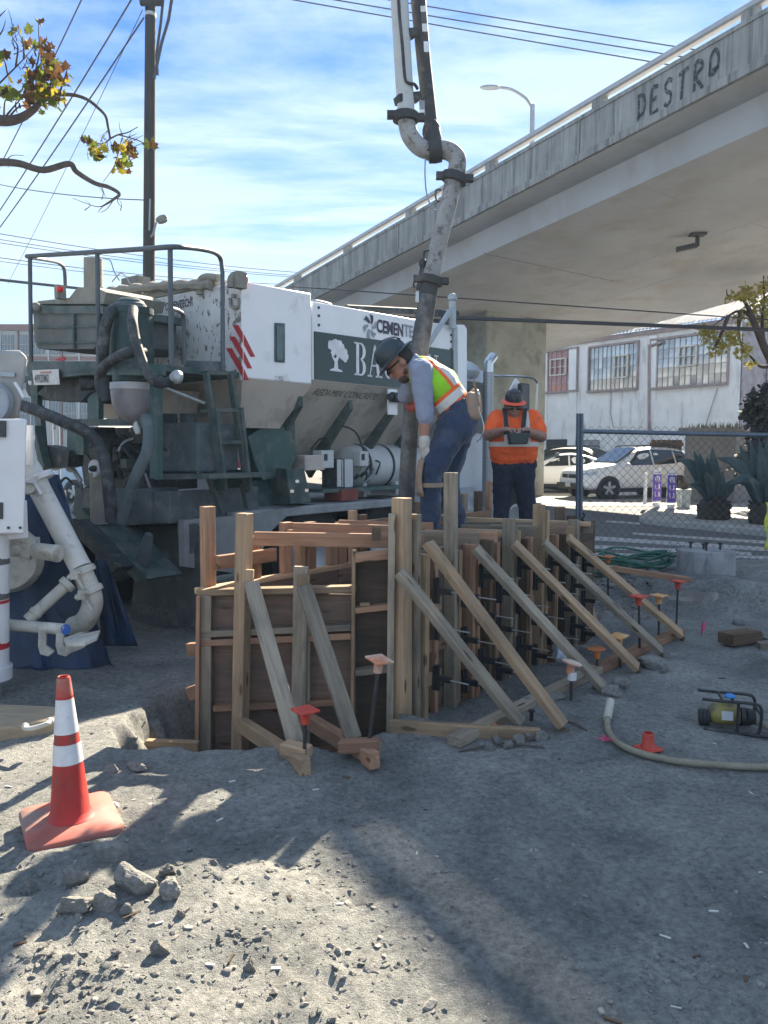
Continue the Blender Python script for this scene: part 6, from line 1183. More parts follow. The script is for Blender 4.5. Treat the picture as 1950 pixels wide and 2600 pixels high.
fin('valve_cluster', MB().box(P(60, 1385, 5.15), (0.16, 0.14, 0.10)).cyl(P(35, 1365, 5.1), P(75, 1370, 5.1), 0.035).cyl(P(55, 1405, 5.1), P(80, 1412, 5.1), 0.03).ell(P(40, 1395, 5.1), 0.05), PD, pump)
fin('valve_casing', MB().lathe(P(20, 1420, 5.4), [(0.02, -0.1), (0.2, -0.1), (0.24, 0.0), (0.2, 0.1)], 28, (0.3, -1, 0)), PD, pump)
fin('support_strut', MB().tube([P(70, 1575, 5.05), P(172, 1482, 5.2)], 0.040, 16).lathe(P(168, 1486, 5.19), [(0.04, -0.02), (0.058, -0.01), (0.058, 0.03)], 18, P(172, 1482, 5.2)-P(70, 1575, 5.05)).lathe(P(88, 1558, 5.07), [(0.045, -0.005), (0.046, 0.02)], 16, P(172, 1482, 5.2)-P(70, 1575, 5.05)), PD, pump)
fin('cross_bar', MB().tube([P(-40, 1582, 5.0), P(165, 1598, 4.98)], 0.038, 16), PD, pump); fin('bar_plug', MB().cyl(P(163, 1598, 4.98), P(168, 1598, 4.965), 0.034, n=18), mat('blue_plug', (0.03, 0.12, 0.42), 0.5), pump)
for u in (97, 142): fin('step_bracket', MB().prism([P(u, 1590, 4.95), P(u+20, 1590, 4.95), P(u+18, 1640, 4.95), P(u+40, 1655, 4.95), P(u+25, 1668, 4.95), P(u+4, 1662, 4.95), P(u-2, 1640, 4.95)], (0, 0.03, 0)), PD, pump, bevel=0.006)
fin('step_plate', MB().prism([P(162, 1620, 4.93), P(200, 1606, 4.93), P(254, 1600, 4.93), P(246, 1618, 4.75), P(215, 1632, 4.68), P(168, 1634, 4.7)], (0, 0, -0.02)), PD, pump); fin('step_skirt', MB().prism([P(168, 1632, 4.90), P(238, 1618, 4.90), P(212, 1645, 4.90), P(165, 1664, 4.90)], (0, 0.02, 0)), PD, pump)
# the rest of the pump, standing past the picture edge
fin('chassis', MB().box((-5.3, 8.0, 0.85), (1.7, 5.6, 0.35)), DKM, pump); fin('receiving_hopper', MB().prism([(-4.6, 5.6, 0.75), (-3.15, 5.6, 0.75), (-3.0, 5.6, 1.95), (-4.8, 5.6, 1.95)], (0, 0.75, 0)), mat('pump_hopper', (0.36, 0.35, 0.33), 0.7, var=0.15, scale=6), pump, bevel=0.02)
fin('outrigger_beam', MB().beam((-2.35, 4.87, 1.15), (-4.8, 6.4, 1.15), 0.2, 0.24), PW, pump); fin('turret', MB().cyl((-6.2, 8.5, 1.0), (-6.2, 8.5, 3.1), 0.35, 0.28, 20), PW, pump)
for (x_, y_) in ((-4.55, 7.2), (-6.05, 7.2), (-4.55, 10.2), (-6.05, 10.2)): fin('wheel', MB().lathe((x_-0.14, y_, 0.52), [(0.2, 0.02), (0.3, 0.0), (0.5, 0.02), (0.52, 0.06), (0.52, 0.24), (0.5, 0.28), (0.3, 0.28), (0.2, 0.2)], 28, (1, 0, 0)), TYRE, pump)
# timber outrigger pad
q0, q1, q2, q3 = G(-90, 1858, 0.09), G(148, 1826, 0.09), G(148, 1792, 0.09), G(-90, 1782, 0.09)
pad = thing('outrigger_pad', 'thick laminated outrigger pad with rope handle under the pump leg', 'pad', (q0.x, q0.y, 0))
PADM = mat('pad_timber', (0.32, 0.25, 0.165), 0.85, var=0.2, scale=5, stretch=(1, 6, 6), col2=(0.24, 0.20, 0.15), thr=0.62, s2=6, stretch2=(1, 5, 5))
fin('pad_board', MB().prism([q0, q1, q2, q3], (0, 0, -0.095)), PADM, pad, bevel=0.018)
fin('handle', MB().tube(spline([P(64, 1845, q0.y-0.02), P(68, 1850, q0.y-0.05), P(90, 1847, q0.y-0.06), P(118, 1838, q0.y-0.05), P(126, 1832, q0.y-0.01)], 4), 0.012, 8).ell(P(64, 1845, q0.y-0.01), 0.02).ell(P(127, 1831, q0.y), 0.02), mat('handle_rope', (0.50, 0.48, 0.44), 0.8), pad)
# blue tarpaulin hung over the pump hopper
TARP = mat('blue_tarp', (0.008, 0.022, 0.06), 0.6, var=0.25, scale=4, bump=0.6, bscale=14, col2=(0.011, 0.036, 0.11), thr=0.6, s2=3)
rows = []
for i in range(26):
    f = i/25; row = []
    for k in range(30):
        g = k/29; ul = -80; ur = 150+ (288-150)*f**1.1 + 8*math.sin(f*9); u = ul+(ur-ul)*g; v = 1205+ 75*max(0, 1-g*1.6) + (1738-1205)*f*(1-0.03*(1-g)); yy = 5.75-0.30*f + 0.05*math.sin(g*11+f*4+2.2*math.sin(g*5))*(0.25+f*0.8) + 0.035*abs(mnoise.noise(Vector((g*9+f*4, f*7-g*3, 2.2)))) + 0.09*mnoise.noise(Vector((g*6, f*3, 1.7))) + 0.02*mnoise.noise(Vector((g*17, f*9, 4.7)))
        p = P(u, v, yy); p.z = max(p.z, hz(p.x, p.y)+0.005); row.append(p)
    rows.append(row)
tarp = fin('tarpaulin', MB().sheet(rows), TARP); tag(tarp, 'dark blue tarpaulin draped down to the dirt behind the delivery pipe', 'tarpaulin'); so_ = tarp.modifiers.new('thickness', 'SOLIDIFY'); so_.thickness = 0.004
rows = []
for i in range(12):
    f = i/11; row = []
    for k in range(10):
        g = k/9; u = 240+(330-240)*g*(0.35+0.65*f)+20*f; v = 1420+ (1640-1420)*f; row.append(P(u, v, 5.55+0.03*math.sin(g*9+f*3)+0.06*mnoise.noise(Vector((g*4, f*4, 9.7)))))
    rows.append(row)
t2 = fin('tarpaulin', MB().sheet(rows), TARP); tag(t2, 'loose dark blue tarpaulin flap hanging beside the mixer chute', 'tarpaulin'); t2.modifiers.new('thickness', 'SOLIDIFY').thickness = 0.004

# ================================================================== pump boom tip and placing hose
YB_ = 6.25
BWM = mat('boom_pipe_splattered', (0.31, 0.305, 0.295), 0.8, var=0.22, scale=6, col2=(0.12, 0.105, 0.095), thr=0.58, soft=0.06, s2=17, bump=0.3, bscale=60)
BPW = mat('boom_pipe_white', (0.50, 0.51, 0.49), 0.5, var=0.06, scale=3, col2=(0.30, 0.29, 0.26), thr=0.66, s2=8)
BDK = mat('boom_dark', (0.045, 0.043, 0.045), 0.7, var=0.3, scale=6, col2=(0.13, 0.12, 0.11), thr=0.6, s2=7)
boom = thing('pump_boom', 'concrete pump boom tip with pale delivery pipe and dark arm hanging over the form', 'boom', P(1040, 1200, YB_))
B = lambda u, v, dy=0.0: P(u, v, YB_+dy)
fin('delivery_pipe', MB().tube([B(1010, -220), B(1014, 0), B(1026, 210), B(1032, 292)], 0.068, 24), BPW, boom)
fin('upper_arm', MB().tube([B(1050, -215, .12), Vector((-0.05, 6.6, 10.8)), Vector((-0.5, 6.6, 11.3)), Vector((-6.5, 6.9, 8.6)), Vector((-6.3, 8.6, 3.1))], [0.062, 0.08, 0.12, 0.15, 0.16], 12), BDK, boom); fin('upper_pipe', MB().tube([B(1010, -215), Vector((-0.12, 6.3, 10.5)), Vector((-0.5, 6.3, 10.95)), Vector((-6.4, 6.6, 8.3)), Vector((-6.1, 8.3, 2.9))], 0.068, 14), BPW, boom)
fin('boom_arm', MB().tube([B(1050, -220, .12), B(1062, 0, .12), B(1076, 160, .12), B(1090, 285, .12), B(1098, 340, .1)], [0.062, 0.060, 0.056, 0.056, 0.05], 14), BDK, boom)
fin('arm_end', MB().ell(B(1096, 335, .08), (0.075, 0.07, 0.10)).tube([B(1098, 330, .05), B(1100, 360, .02), B(1098, 395, 0)], [0.06, 0.075, 0.085], 16), BDK, boom)
fin('elbow', MB().tube(spline([B(1032, 292), B(1034, 320), B(1044, 350), B(1068, 375), B(1098, 384), B(1112, 382)], 6), 0.068, 22), BWM, boom)
fin('elbow', MB().tube(spline([B(1100, 384), B(1118, 380), B(1142, 385), B(1160, 402), B(1160, 430), B(1152, 455)], 6), 0.070, 22), BWM, boom)
fin('drop_pipe', MB().tube([B(1153, 448), B(1138, 520), B(1118, 600), B(1092, 715)], 0.066, 24), BWM, boom)
def bclamp(u, v, ax, r=0.07): 
    c = B(u, v); o = fin('coupling', MB().lathe(c-Vector(ax).normalized()*0.035, [(r, 0), (r+0.03, 0.005), (r+0.034, 0.035), (r+0.03, 0.065), (r, 0.07)], 26, ax), BDK, boom); x, y = MB().frame(ax)
    for s_ in (-1, 1): fin('coupling_lug', MB().box(c+Vector((s_*(r+0.045), -0.02, -0.01*s_)), (0.06, 0.06, 0.05)), BDK, o)
bclamp(1030, 298, (0.04, 0, 1)); bclamp(1154, 452, (0.25, 0, 1)); bclamp(1094, 712, (0.22, 0, 1), 0.064)
fin('coupling_collar', MB().lathe(B(1104, 384), [(0.085, -0.05), (0.09, 0), (0.085, 0.05)], 22, (1, 0, 0.1)), BDK, boom)
for v, u0_, u1_ in ((88, 1010, 1052), (250, 1008, 1062)): fin('pipe_saddle', MB().beam(B(u0_, v+4, -0.03), B(u1_, v-3, 0.05), 0.10, 0.055), BDK, boom)
fin('hydraulic_line', MB().tube(spline([B(1010, -200, -.07), B(1012, 0, -.07), B(1022, 120, -.07), B(1028, 195, -.07), B(1036, 210, -.07), B(1052, 214, -.05), B(1060, 225, 0)], 5), 0.012, 8), BDK, boom)
for v0_, v1_, m_ in ((15, 30, WHD), (60, 80, WHD), (105, 132, WHD), (32, 58, DKD), (255, 278, GREYD), (278, 292, WHD)):
    u0_ = 1066+v0_*0.092 if v0_ < 200 else 1064; flat('sticker', [B(u0_, v0_, 0.05), B(u0_+14, v0_, 0.05), B(u0_+15, v1_, 0.05), B(u0_+1, v1_, 0.05)], m_, boom)
LIL = mat('wire_lilac', (0.30, 0.28, 0.38), 0.5); fin('safety_wire', MB().tube(spline([B(1080, 402, -.05), B(1079, 440, -.05), B(1083, 490, -.05), B(1096, 528, -.04), B(1108, 534, -.02)], 5), 0.006, 6), LIL, boom); fin('safety_wire', MB().tube(spline([B(1103, 290, .1), B(1112, 325, .1), B(1120, 352, .05)], 4), 0.004, 6), LIL, boom)
for (u, v) in ((1112, 495), (1082, 650)): fin('pull_handle', MB().tube(spline([B(u+8, v-14, -.02), B(u-4, v-12, -.02), B(u-6, v+4, -.02), B(u-2, v+14, -.02), B(u+4, v+16, -.02)], 4), 0.008, 8), BDK, boom)
fin('hook_latch', MB().ell(B(1073, 668), (0.03, 0.03, 0.045)).beam(B(1073, 672), B(1062, 735), 0.03, 0.035).tube(spline([B(1066, 715), B(1052, 716), B(1050, 726), B(1054, 730)], 4), 0.008, 6), BDK, boom)
fin('strap_tag', MB().prism([B(1056, 740, -.09), B(1064, 740, -.09), B(1063, 768, -.09), B(1054, 766, -.09)], (0, 0.01, 0)), TANKW, boom)
HOSB = mat('placing_hose', (0.075, 0.075, 0.078), 0.8, var=0.3, scale=7, col2=(0.20, 0.195, 0.185), thr=0.55, soft=0.1, s2=8, stretch2=(1, 1, 0.7))
fin('placing_hose', MB().tube(spline([B(1092, 712), B(1082, 780), B(1068, 870), B(1056, 950), B(1045, 1050), B(1036, 1180), B(1032, 1280), B(1030, 1420)], 6), [0.070]*4+[0.072]*20+[0.066]*19, 24), HOSB, boom)
fin('hose_cuff', MB().tube([B(1094, 706), B(1086, 750)], [0.070, 0.074], 24), BDK, boom)
# ================================================================== people
SKIN = mat('skin', (0.34, 0.17, 0.12), 0.55, var=0.12, scale=14); SKIN2 = mat('skin_tattooed', (0.32, 0.17, 0.125), 0.55, var=0.12, scale=14, col2=(0.14, 0.10, 0.10), thr=0.60, soft=0.05, s2=14)
JEAN = mat('blue_jeans', (0.018, 0.034, 0.075), 0.9, var=0.3, scale=7, col2=(0.055, 0.075, 0.115), thr=0.60, soft=0.12, s2=6, bump=0.5, bscale=60, sheen=0.2); NAVYT = mat('navy_trousers', (0.014, 0.019, 0.040), 0.9, var=0.3, scale=8, bump=0.4, bscale=60)
SHIRTG = mat('grey_blue_shirt', (0.25, 0.28, 0.37), 0.9, var=0.14, scale=8, bump=0.5, bscale=50); GLOVE = mat('white_glove', (0.48, 0.45, 0.40), 0.9, var=0.2, scale=20, bump=0.4, bscale=90); GLOVR = mat('red_glove', (0.42, 0.10, 0.09), 0.9, var=0.25, scale=25, bump=0.4, bscale=90)
LEATH = mat('tan_leather', (0.30, 0.21, 0.15), 0.8, var=0.2, scale=12, bump=0.3, bscale=60); BOOT = mat('boot_leather', (0.10, 0.075, 0.055), 0.8, var=0.25, scale=12)
HAIR = mat('dark_hair', (0.025, 0.018, 0.015), 0.8, var=0.3, scale=40, bump=0.8, bscale=120); SHADE = mat('sunglass_lens', (0.012, 0.012, 0.014), 0.1, spec=0.8)
def masked(name, base, regions, rough=0.85, var=0.1, col2=None):
    """cloth with printed bands: regions = [(colour, [(axis, centre, half-width), ...])] in the garment's own axes"""
    m = mat(name, base, rough, var=var, scale=7, bump=0.5, bscale=45, col2=col2, thr=0.64, s2=11); t = m.node_tree; N = t.nodes; L = t.links; b = [n for n in N if n.type == 'BSDF_PRINCIPLED'][0]
    src = b.inputs['Base Color'].links[0].from_socket; tc = N.new('ShaderNodeTexCoord'); sp = N.new('ShaderNodeSeparateXYZ'); L.new(tc.outputs['Object'], sp.inputs[0])
    for colr, conds in regions:
        fac = None
        for ax, c, h in conds:
            s = N.new('ShaderNodeMath'); s.operation = 'SUBTRACT'; L.new(sp.outputs['xyz'.index(ax[-1])], s.inputs[0]); s.inputs[1].default_value = c
            o_ = s.outputs[0]
            a = N.new('ShaderNodeMath'); a.operation = 'ABSOLUTE'; L.new(o_, a.inputs[0]); l = N.new('ShaderNodeMath'); l.operation = 'LESS_THAN'; L.new(a.outputs[0], l.inputs[0]); l.inputs[1].default_value = h
            if fac is None: fac = l.outputs[0]
            else: q = N.new('ShaderNodeMath'); q.operation = 'MULTIPLY'; L.new(fac, q.inputs[0]); L.new(l.outputs[0], q.inputs[1]); fac = q.outputs[0]
        x = N.new('ShaderNodeMix'); x.data_type = 'RGBA'; L.new(fac, x.inputs[0]); L.new(src, x.inputs[6]); x.inputs[7].default_value = (*colr, 1); src = x.outputs[2]
    L.new(src, b.inputs['Base Color']); return m
WRK = bpy.data.textures.new('cloth_wrinkles', 'CLOUDS'); WRK.noise_scale = 0.07; WRK.noise_depth = 2
def body(name, mb, m_, parent, vox=0.011, it=4, wr=0.0, M=None):
    o = fin(name, mb, m_, parent, M=M, ang=180); r = o.modifiers.new('one_surface', 'REMESH'); r.mode = 'VOXEL'; r.voxel_size = vox; r.use_smooth_shade = True
    s = o.modifiers.new('relax', 'SMOOTH'); s.factor = 0.5; s.iterations = it
    if wr: d = o.modifiers.new('wrinkles', 'DISPLACE'); d.texture = WRK; d.strength = wr; d.mid_level = 0.5; d.texture_coords = 'LOCAL'
    return o
def hand(m, wrist, fwd, pal, s=1.0, curl=0.5, spread=0.0):
    """five-fingered hand added to m: fwd along the fingers, pal = palm normal"""
    f = Vector(fwd).normalized(); n = Vector(pal); n = (n-f*n.dot(f)).normalized(); x = f.cross(n); w_ = Vector(wrist)
    m.capsule(w_, w_+f*0.085*s, 0.028*s, 0.034*s)
    for k in (-1, 0, 1): m.capsule(w_+f*0.02*s+x*0.018*k*s, w_+f*0.085*s+x*0.024*k*s, 0.018*s, 0.016*s)
    for k, (dx, ln) in enumerate(((-0.033, 0.072), (-0.011, 0.083), (0.011, 0.078), (0.033, 0.062))):
        p = w_+f*0.088*s+x*dx*s; d = (f+x*dx*spread*10).normalized(); r_ = 0.0092*s
        for j in range(3):
            c = curl*(j+1)*0.75; dd = (d*math.cos(c)+n*math.sin(c)); q = p+dd*ln*s*(0.45, 0.32, 0.25)[j]; m.capsule(p, q, r_, r_*0.92, 8); p = q; r_ *= 0.93
    p = w_+f*0.03*s-x*0.028*s; 
    for j in range(3): dd = (f*0.75-x*(0.75-0.3*j)+n*0.3*j*curl*2).normalized(); q = p+dd*(0.04, 0.032, 0.026)[j]*s; m.capsule(p, q, 0.0125*s, 0.0105*s, 8); p = q
def head(m, c, up, fwd, s=1.0):
    u = Vector(up).normalized(); f = Vector(fwd); f = (f-u*f.dot(u)).normalized(); sd = u.cross(f); M3 = Matrix((f, sd, u)).transposed()
    m.ell(c+u*0.025*s, (0.098*s, 0.077*s, 0.098*s), M3); m.ell(c+f*0.028*s-u*0.045*s, (0.066*s, 0.060*s, 0.075*s), M3); m.ell(c+f*0.055*s-u*0.095*s, (0.032*s, 0.030*s, 0.024*s), M3)
    m.capsule(c+f*0.090*s+u*0.012*s, c+f*0.112*s-u*0.022*s, 0.010*s, 0.014*s); m.capsule(c+f*0.093*s-u*0.062*s-sd*0.018*s, c+f*0.093*s-u*0.062*s+sd*0.018*s, 0.008*s, 0.008*s)
    m.capsule(c+f*0.082*s+u*0.028*s-sd*0.035*s, c+f*0.082*s+u*0.028*s+sd*0.035*s, 0.012*s, 0.012*s)
    for k in (-1, 1): m.ell(c+sd*0.080*s*k-f*0.008*s-u*0.012*s, (0.022*s, 0.010*s, 0.033*s), M3)
    return u, f, sd, M3
def hardhat(parent, c, up, fwd, m1, m2, s=1.0):
    u, f = Vector(up).normalized(), Vector(fwd); f = (f-u*f.dot(u)).normalized(); sd = u.cross(f)
    def ring(a, b_, h, n=32): return [c+f*(a*math.cos(2*math.pi*k/n))*s+sd*(b_*math.sin(2*math.pi*k/n))*s+u*h*s for k in range(n)]
    prof = [(0.118, 0.100, 0.0), (0.120, 0.102, 0.035), (0.112, 0.095, 0.075), (0.090, 0.076, 0.108), (0.058, 0.048, 0.127), (0.02, 0.018, 0.134)]
    m = MB(); n = 32; vs = [p for q in prof for p in ring(*q)]; m.add(vs, [(i*n+k, i*n+(k+1) % n, (i+1)*n+(k+1) % n, (i+1)*n+k) for i in range(len(prof)-1) for k in range(n)]+[tuple(range((len(prof)-1)*n, len(prof)*n))])
    hat = fin('hard_hat', m, m1, parent, ang=60)
    for k in (-1, 0, 1): fin('hat_ridge', MB().tube(spline([c+u*0.05*s+f*0.118*s+sd*0.03*k*s, c+u*0.105*s+f*0.08*s+sd*0.028*k*s, c+u*0.136*s+sd*0.02*k*s, c+u*0.105*s-f*0.08*s+sd*0.028*k*s, c+u*0.05*s-f*0.118*s+sd*0.03*k*s], 5), 0.006*s, 6), m1, hat)
    m = MB(); pr = [(0.116, 0.098, 0.006), (0.150, 0.132, -0.004), (0.168, 0.148, -0.014), (0.167, 0.147, -0.020), (0.148, 0.130, -0.012), (0.116, 0.098, -0.004)]
    m.add([p for q in pr for p in ring(*q)], [(i*n+k, i*n+(k+1) % n, (i+1)*n+(k+1) % n, (i+1)*n+k) for i in range(len(pr)-1) for k in range(n)]); fin('hat_brim', m, m2, hat, ang=60)
    return hat

# ---- worker bending over the form
Q = lambda u, v, y=5.56: P(u, v, y)
w1 = thing('person', 'bending worker in lime safety vest, blue jeans and dark hard hat guiding the hose', 'person', Q(1120, 1356))
YN, YF = 5.42, 5.70
hup = Vector((-0.72, 0, 0.69)); hfw = Vector((-0.69, 0, -0.72)); hc = Q(1016, 921)
m = MB(); head(m, hc, hup, hfw, 1.06); m.capsule(hc+Vector((0.03, 0, -0.06)), Q(1062, 938), 0.058, 0.075)
el, wr_ = Q(1079, 1052, YN-0.02), Q(1078, 1134, YN-0.03)
m.capsule(Q(1066, 950, YN), el, 0.05, 0.046); m.capsule(el, wr_, 0.047, 0.031); m.capsule(el.lerp(wr_, 0.3), el.lerp(wr_, 0.5), 0.045, 0.042)
elf = Q(1030, 1010, YF+0.05); m.capsule(Q(1058, 955, YF), elf, 0.05, 0.045); m.capsule(elf, Q(1046, 1000, YF+0.16), 0.044, 0.034)
m.capsule(Q(1062, 940), Q(1110, 975), 0.08, 0.12); m.capsule(Q(1110, 975), Q(1158, 1055), 0.12, 0.11)
body('body', m, SKIN, w1, 0.0075, 3)
m = MB(); m.capsule(Q(1070, 943), Q(1112, 978), 0.105, 0.135); m.capsule(Q(1072, 948, YN+.06), Q(1072, 948, YF-.06), 0.095, 0.095); m.capsule(Q(1112, 978, YN+0.10), Q(1112, 978, YF-.10), 0.13, 0.13); m.capsule(Q(1112, 980), Q(1160, 1046), 0.135, 0.125)
m.capsule(Q(1068, 940, YN), Q(1080, 1055, YN-0.02), 0.084, 0.062); m.capsule(Q(1076, 1040, YN-0.02), Q(1080, 1060, YN-0.02), 0.062, 0.064); m.capsule(Q(1056, 945, YF), Q(1030, 1006, YF+0.05), 0.08, 0.06); m.lathe(Q(1050, 926), [(0.07, -0.02), (0.078, 0.03), (0.07, 0.035)], 18, Vector((-0.75, 0, 0.45)))
body('shirt', m, SHIRTG, w1, 0.009, 3, 0.018)
# vest: own axes along the spine (x), across (y), dorsal (z)
sx = (Q(1165, 1058)-Q(1058, 930)).normalized(); sy = Vector((0, -1, 0)); szv = sx.cross(sy); szv = szv if szv.z > 0 else -szv; sy = szv.cross(sx)
Mv = Matrix((sx, sy, szv)).transposed().to_4x4(); Mv.translation = Q(1058, 930)
LIME, ORG, SILV = (0.28, 0.62, 0.02), (0.85, 0.14, 0.03), (0.60, 0.59, 0.55)
VEST = masked('hi_vis_vest', LIME, [(ORG, [('z', 0.088, 0.013)]), (SILV, [('z', 0.130, 0.030)]), (ORG, [('x', 0.335, 0.056)]), (SILV, [('x', 0.335, 0.030)]), (LIME, [('x', 0.47, 0.079)])])
m = MB(); m.capsule(Q(1074, 945), Q(1114, 980), 0.118, 0.150); m.capsule(Q(1078, 948, YN+.10), Q(1078, 948, YF-.10), 0.112, 0.112); m.capsule(Q(1113, 980, YN+0.10), Q(1113, 980, YF-.10), 0.145, 0.145); m.capsule(Q(1114, 982), Q(1143, 1022), 0.150, 0.140); m.capsule(Q(1138, 1020, YN+0.11), Q(1138, 1020, YF-.11), 0.138, 0.138)
body('safety_vest', m, VEST, w1, 0.009, 3, 0.014, M=Mv)
m = MB(); hpN, hpF = Q(1156, 1080, YN+0.05), Q(1166, 1077, YF-.05); m.capsule(Q(1158, 1045, YN+.10), Q(1158, 1045, YF-.10), 0.135, 0.135); m.capsule(hpN, hpF, 0.14, 0.14); m.capsule(Q(1165, 1075, YN+.08), Q(1165, 1075, YF-.08), 0.135, 0.135)
knN, akN, knF, akF = Q(1094, 1200, YN-0.05), Q(1091, 1338, YN-.02), Q(1138, 1212, YF), Q(1157, 1340, YF)
m.capsule(hpN, knN, 0.125, 0.082); m.capsule(knN, akN, 0.080, 0.070); m.capsule(akN-Vector((0, 0, -0.10)), akN, 0.075, 0.077); m.capsule(hpF, knF, 0.125, 0.082); m.capsule(knF, akF, 0.078, 0.068); m.capsule(akF+Vector((0, 0, 0.10)), akF, 0.072, 0.076)
body('jeans', m, JEAN, w1, 0.010, 3, 0.03)
for a_, nm in ((akN, 0), (akF, 1)): m = MB(); m.capsule(a_+Vector((0.01, 0, 0.04)), a_+Vector((0.01, 0, -0.03)), 0.055, 0.05); m.capsule(a_+Vector((0.03, 0, -0.045)), a_+Vector((-0.16, 0, -0.05)), 0.042, 0.036); m.capsule(a_+Vector((0.03, 0, -0.02)), a_+Vector((-0.10, 0, -0.03)), 0.045, 0.035); body('boot', m, BOOT, w1, 0.008, 3)
m = MB(); hand(m, wr_+Vector((0.0, 0, 0.0)), (0.30, -0.05, -1), (0.75, 0.6, 0.3), 1.12, 0.30); m.capsule(wr_+Vector((0, 0, 0.05)), wr_, 0.042, 0.040); body('glove', m, GLOVE, w1, 0.006, 2)
hf = Q(1046, 1000, YF+0.16); m = MB(); hand(m, hf+Vector((0.0, -0.07, -0.01)), (-0.05, 1.0, -0.25), (0.2, 0.2, -1), 1.15, 0.9); m.capsule(hf, hf+Vector((-0.005, -0.03, -0.09)), 0.045, 0.05); body('glove', m, GLOVR, w1, 0.006, 2)
HATD = mat('hard_hat_teal', (0.020, 0.036, 0.046), 0.42, var=0.15, scale=12, bump=0.15, bscale=90); hardhat(w1, hc+hup*0.062, hup, hfw, HATD, HATD, 1.0)
fin('sunglasses', MB().ell(hc+hfw.normalized()*0.105+hup*0.012+Vector((0, -0.045, 0)), (0.016, 0.036, 0.024)).ell(hc+hfw.normalized()*0.105+hup*0.012+Vector((0, 0.045, 0)), (0.016, 0.036, 0.024)).tube([hc+hfw.normalized()*0.10+hup*0.018+Vector((0, -0.07, 0)), hc+hup*0.01+Vector((0, -0.088, 0))], 0.005, 6), SHADE, w1)
m = MB(); m.ell(hc+hfw*0.060-hup*0.092, (0.042, 0.052, 0.042)); m.ell(hc+hfw*0.02-hup*0.07, (0.042, 0.070, 0.040)); body('beard', m, mat('brown_beard', (0.085, 0.055, 0.042), 0.9, var=0.35, scale=60, bump=0.8, bscale=160), w1, 0.008, 2, 0.012)
m = MB(); m.ell(hc-hfw*0.035+hup*0.015, (0.085, 0.085, 0.085)); body('hair', m, HAIR, w1, 0.009, 2, 0.01)
kp = Q(1078, 1215, YN-0.06)
m = MB(); rowsk = []
for i in range(7):
    f = i/6; rowsk.append([knN+Vector((-0.075-0.018*math.sin(f*3.1), 0, 0.09-0.25*f)) + Vector((0.05*(1-math.cos(a)), -0.085*math.sin(a), 0)) for a in [(-1.1+2.2*k/8) for k in range(9)]])
kpo = fin('knee_pad', MB().sheet(rowsk), LEATH, w1); kpo.modifiers.new('thickness', 'SOLIDIFY').thickness = 0.014
fin('knee_strap', MB().lathe(knN+Vector((0.0, 0, -0.10)), [(0.086, 0), (0.088, 0.015), (0.086, 0.03)], 20, (0, 0, 1), caps=False), LEATH, w1)
# tool belt and pouch
bx, by = MB().frame(-sx)
fin('tool_belt', MB().lathe(Q(1160, 1047), [(0.150, -0.03), (0.158, -0.02), (0.158, 0.02), (0.150, 0.03)], 28, sx+Vector((0, 0, -0.3)), caps=False), LEATH, w1)
m = MB(); m.capsule(Q(1196, 1010, YN+0.03), Q(1200, 1050, YN+0.02), 0.045, 0.055); m.capsule(Q(1205, 1000, YN+.1), Q(1206, 1045, YN+.1), 0.04, 0.05); body('tool_pouch', m, LEATH, w1, 0.009, 2, 0.012)
fin('hammer_handle', MB().beam(Q(1203, 965, YN+.02), Q(1216, 1030, YN+.02), 0.022, 0.014), W_TAN, w1)
fin('pouch_tool', MB().tube([Q(1213, 1005, YN+.06), Q(1216, 1060, YN+.08)], 0.012, 8).ell(Q(1211, 1000, YN+.06), (0.02, 0.02, 0.03)), CHRM, w1)
fin('belt_chain', MB().tube(spline([Q(1213, 1035, YN+.05), Q(1222, 1060, YN+.05), Q(1228, 1085, YN+.05), Q(1222, 1110, YN+.05), Q(1210, 1122, YN+.05)], 5), 0.006, 6), CHRM, w1)

# set the worker down on the planks at his full size
w1.matrix_world = Matrix.Translation(P(1120, 1356, 5.90)) @ Matrix.Diagonal((1.061, 1.061, 1.061, 1))

# ---- pump operator with the remote control
Yo = 8.5; O = lambda u, v, dy=0.0: P(u, v, Yo+dy)
gz = hz(*O(1304, 1300).xy); w2 = thing('person', 'stocky pump operator in orange safety shirt looking down at a remote control', 'person', Vector((O(1304, 1300).x, Yo, gz)))
hc2 = O(1303, 1030, -0.06); up2 = Vector((0.02, -0.30, 0.95)); fw2 = Vector((0.0, -0.95, -0.30))
m = MB(); head(m, hc2, up2, fw2, 1.12); m.capsule(hc2+Vector((0, 0.02, -0.09)), O(1304, 1062), 0.072, 0.085)
arms = {}
for k, (sh, elb, hnd) in {'a': ((1262, 1062), (1241, 1104), (1286, 1093)), 'b': ((1352, 1062), (1374, 1108), (1334, 1093))}.items():
    s_, e_, h_ = O(*sh, 0.02), O(*elb, -0.12), O(*hnd, -0.36); arms[k] = (s_, e_, h_); m.capsule(s_, e_, 0.068, 0.066); m.capsule(e_, h_, 0.062, 0.040)
hand(m, arms['a'][2], (0.7, -0.55, -0.10), (0.05, -0.2, -1), 1.05, 0.35); hand(m, arms['b'][2], (-0.7, -0.55, -0.10), (-0.05, -0.2, -1), 1.05, 0.35)
m.capsule(O(1304, 1070), O(1304, 1130), 0.12, 0.12); body('body', m, SKIN2, w2, 0.008, 3)
ORS = (0.90, 0.13, 0.025); Mo = Matrix.Translation(O(1304, 1130)); xa = (1279-1304)/F*Yo; xb = (1332-1304)/F*Yo
SHO = masked('orange_hi_vis', ORS, [(SILV, [('x', xa, 0.026), ('z', 0.22, 0.24)]), (SILV, [('x', xb, 0.026), ('z', 0.22, 0.24)]), (SILV, [('z', 0.008, 0.026)])], col2=(0.55, 0.10, 0.04))
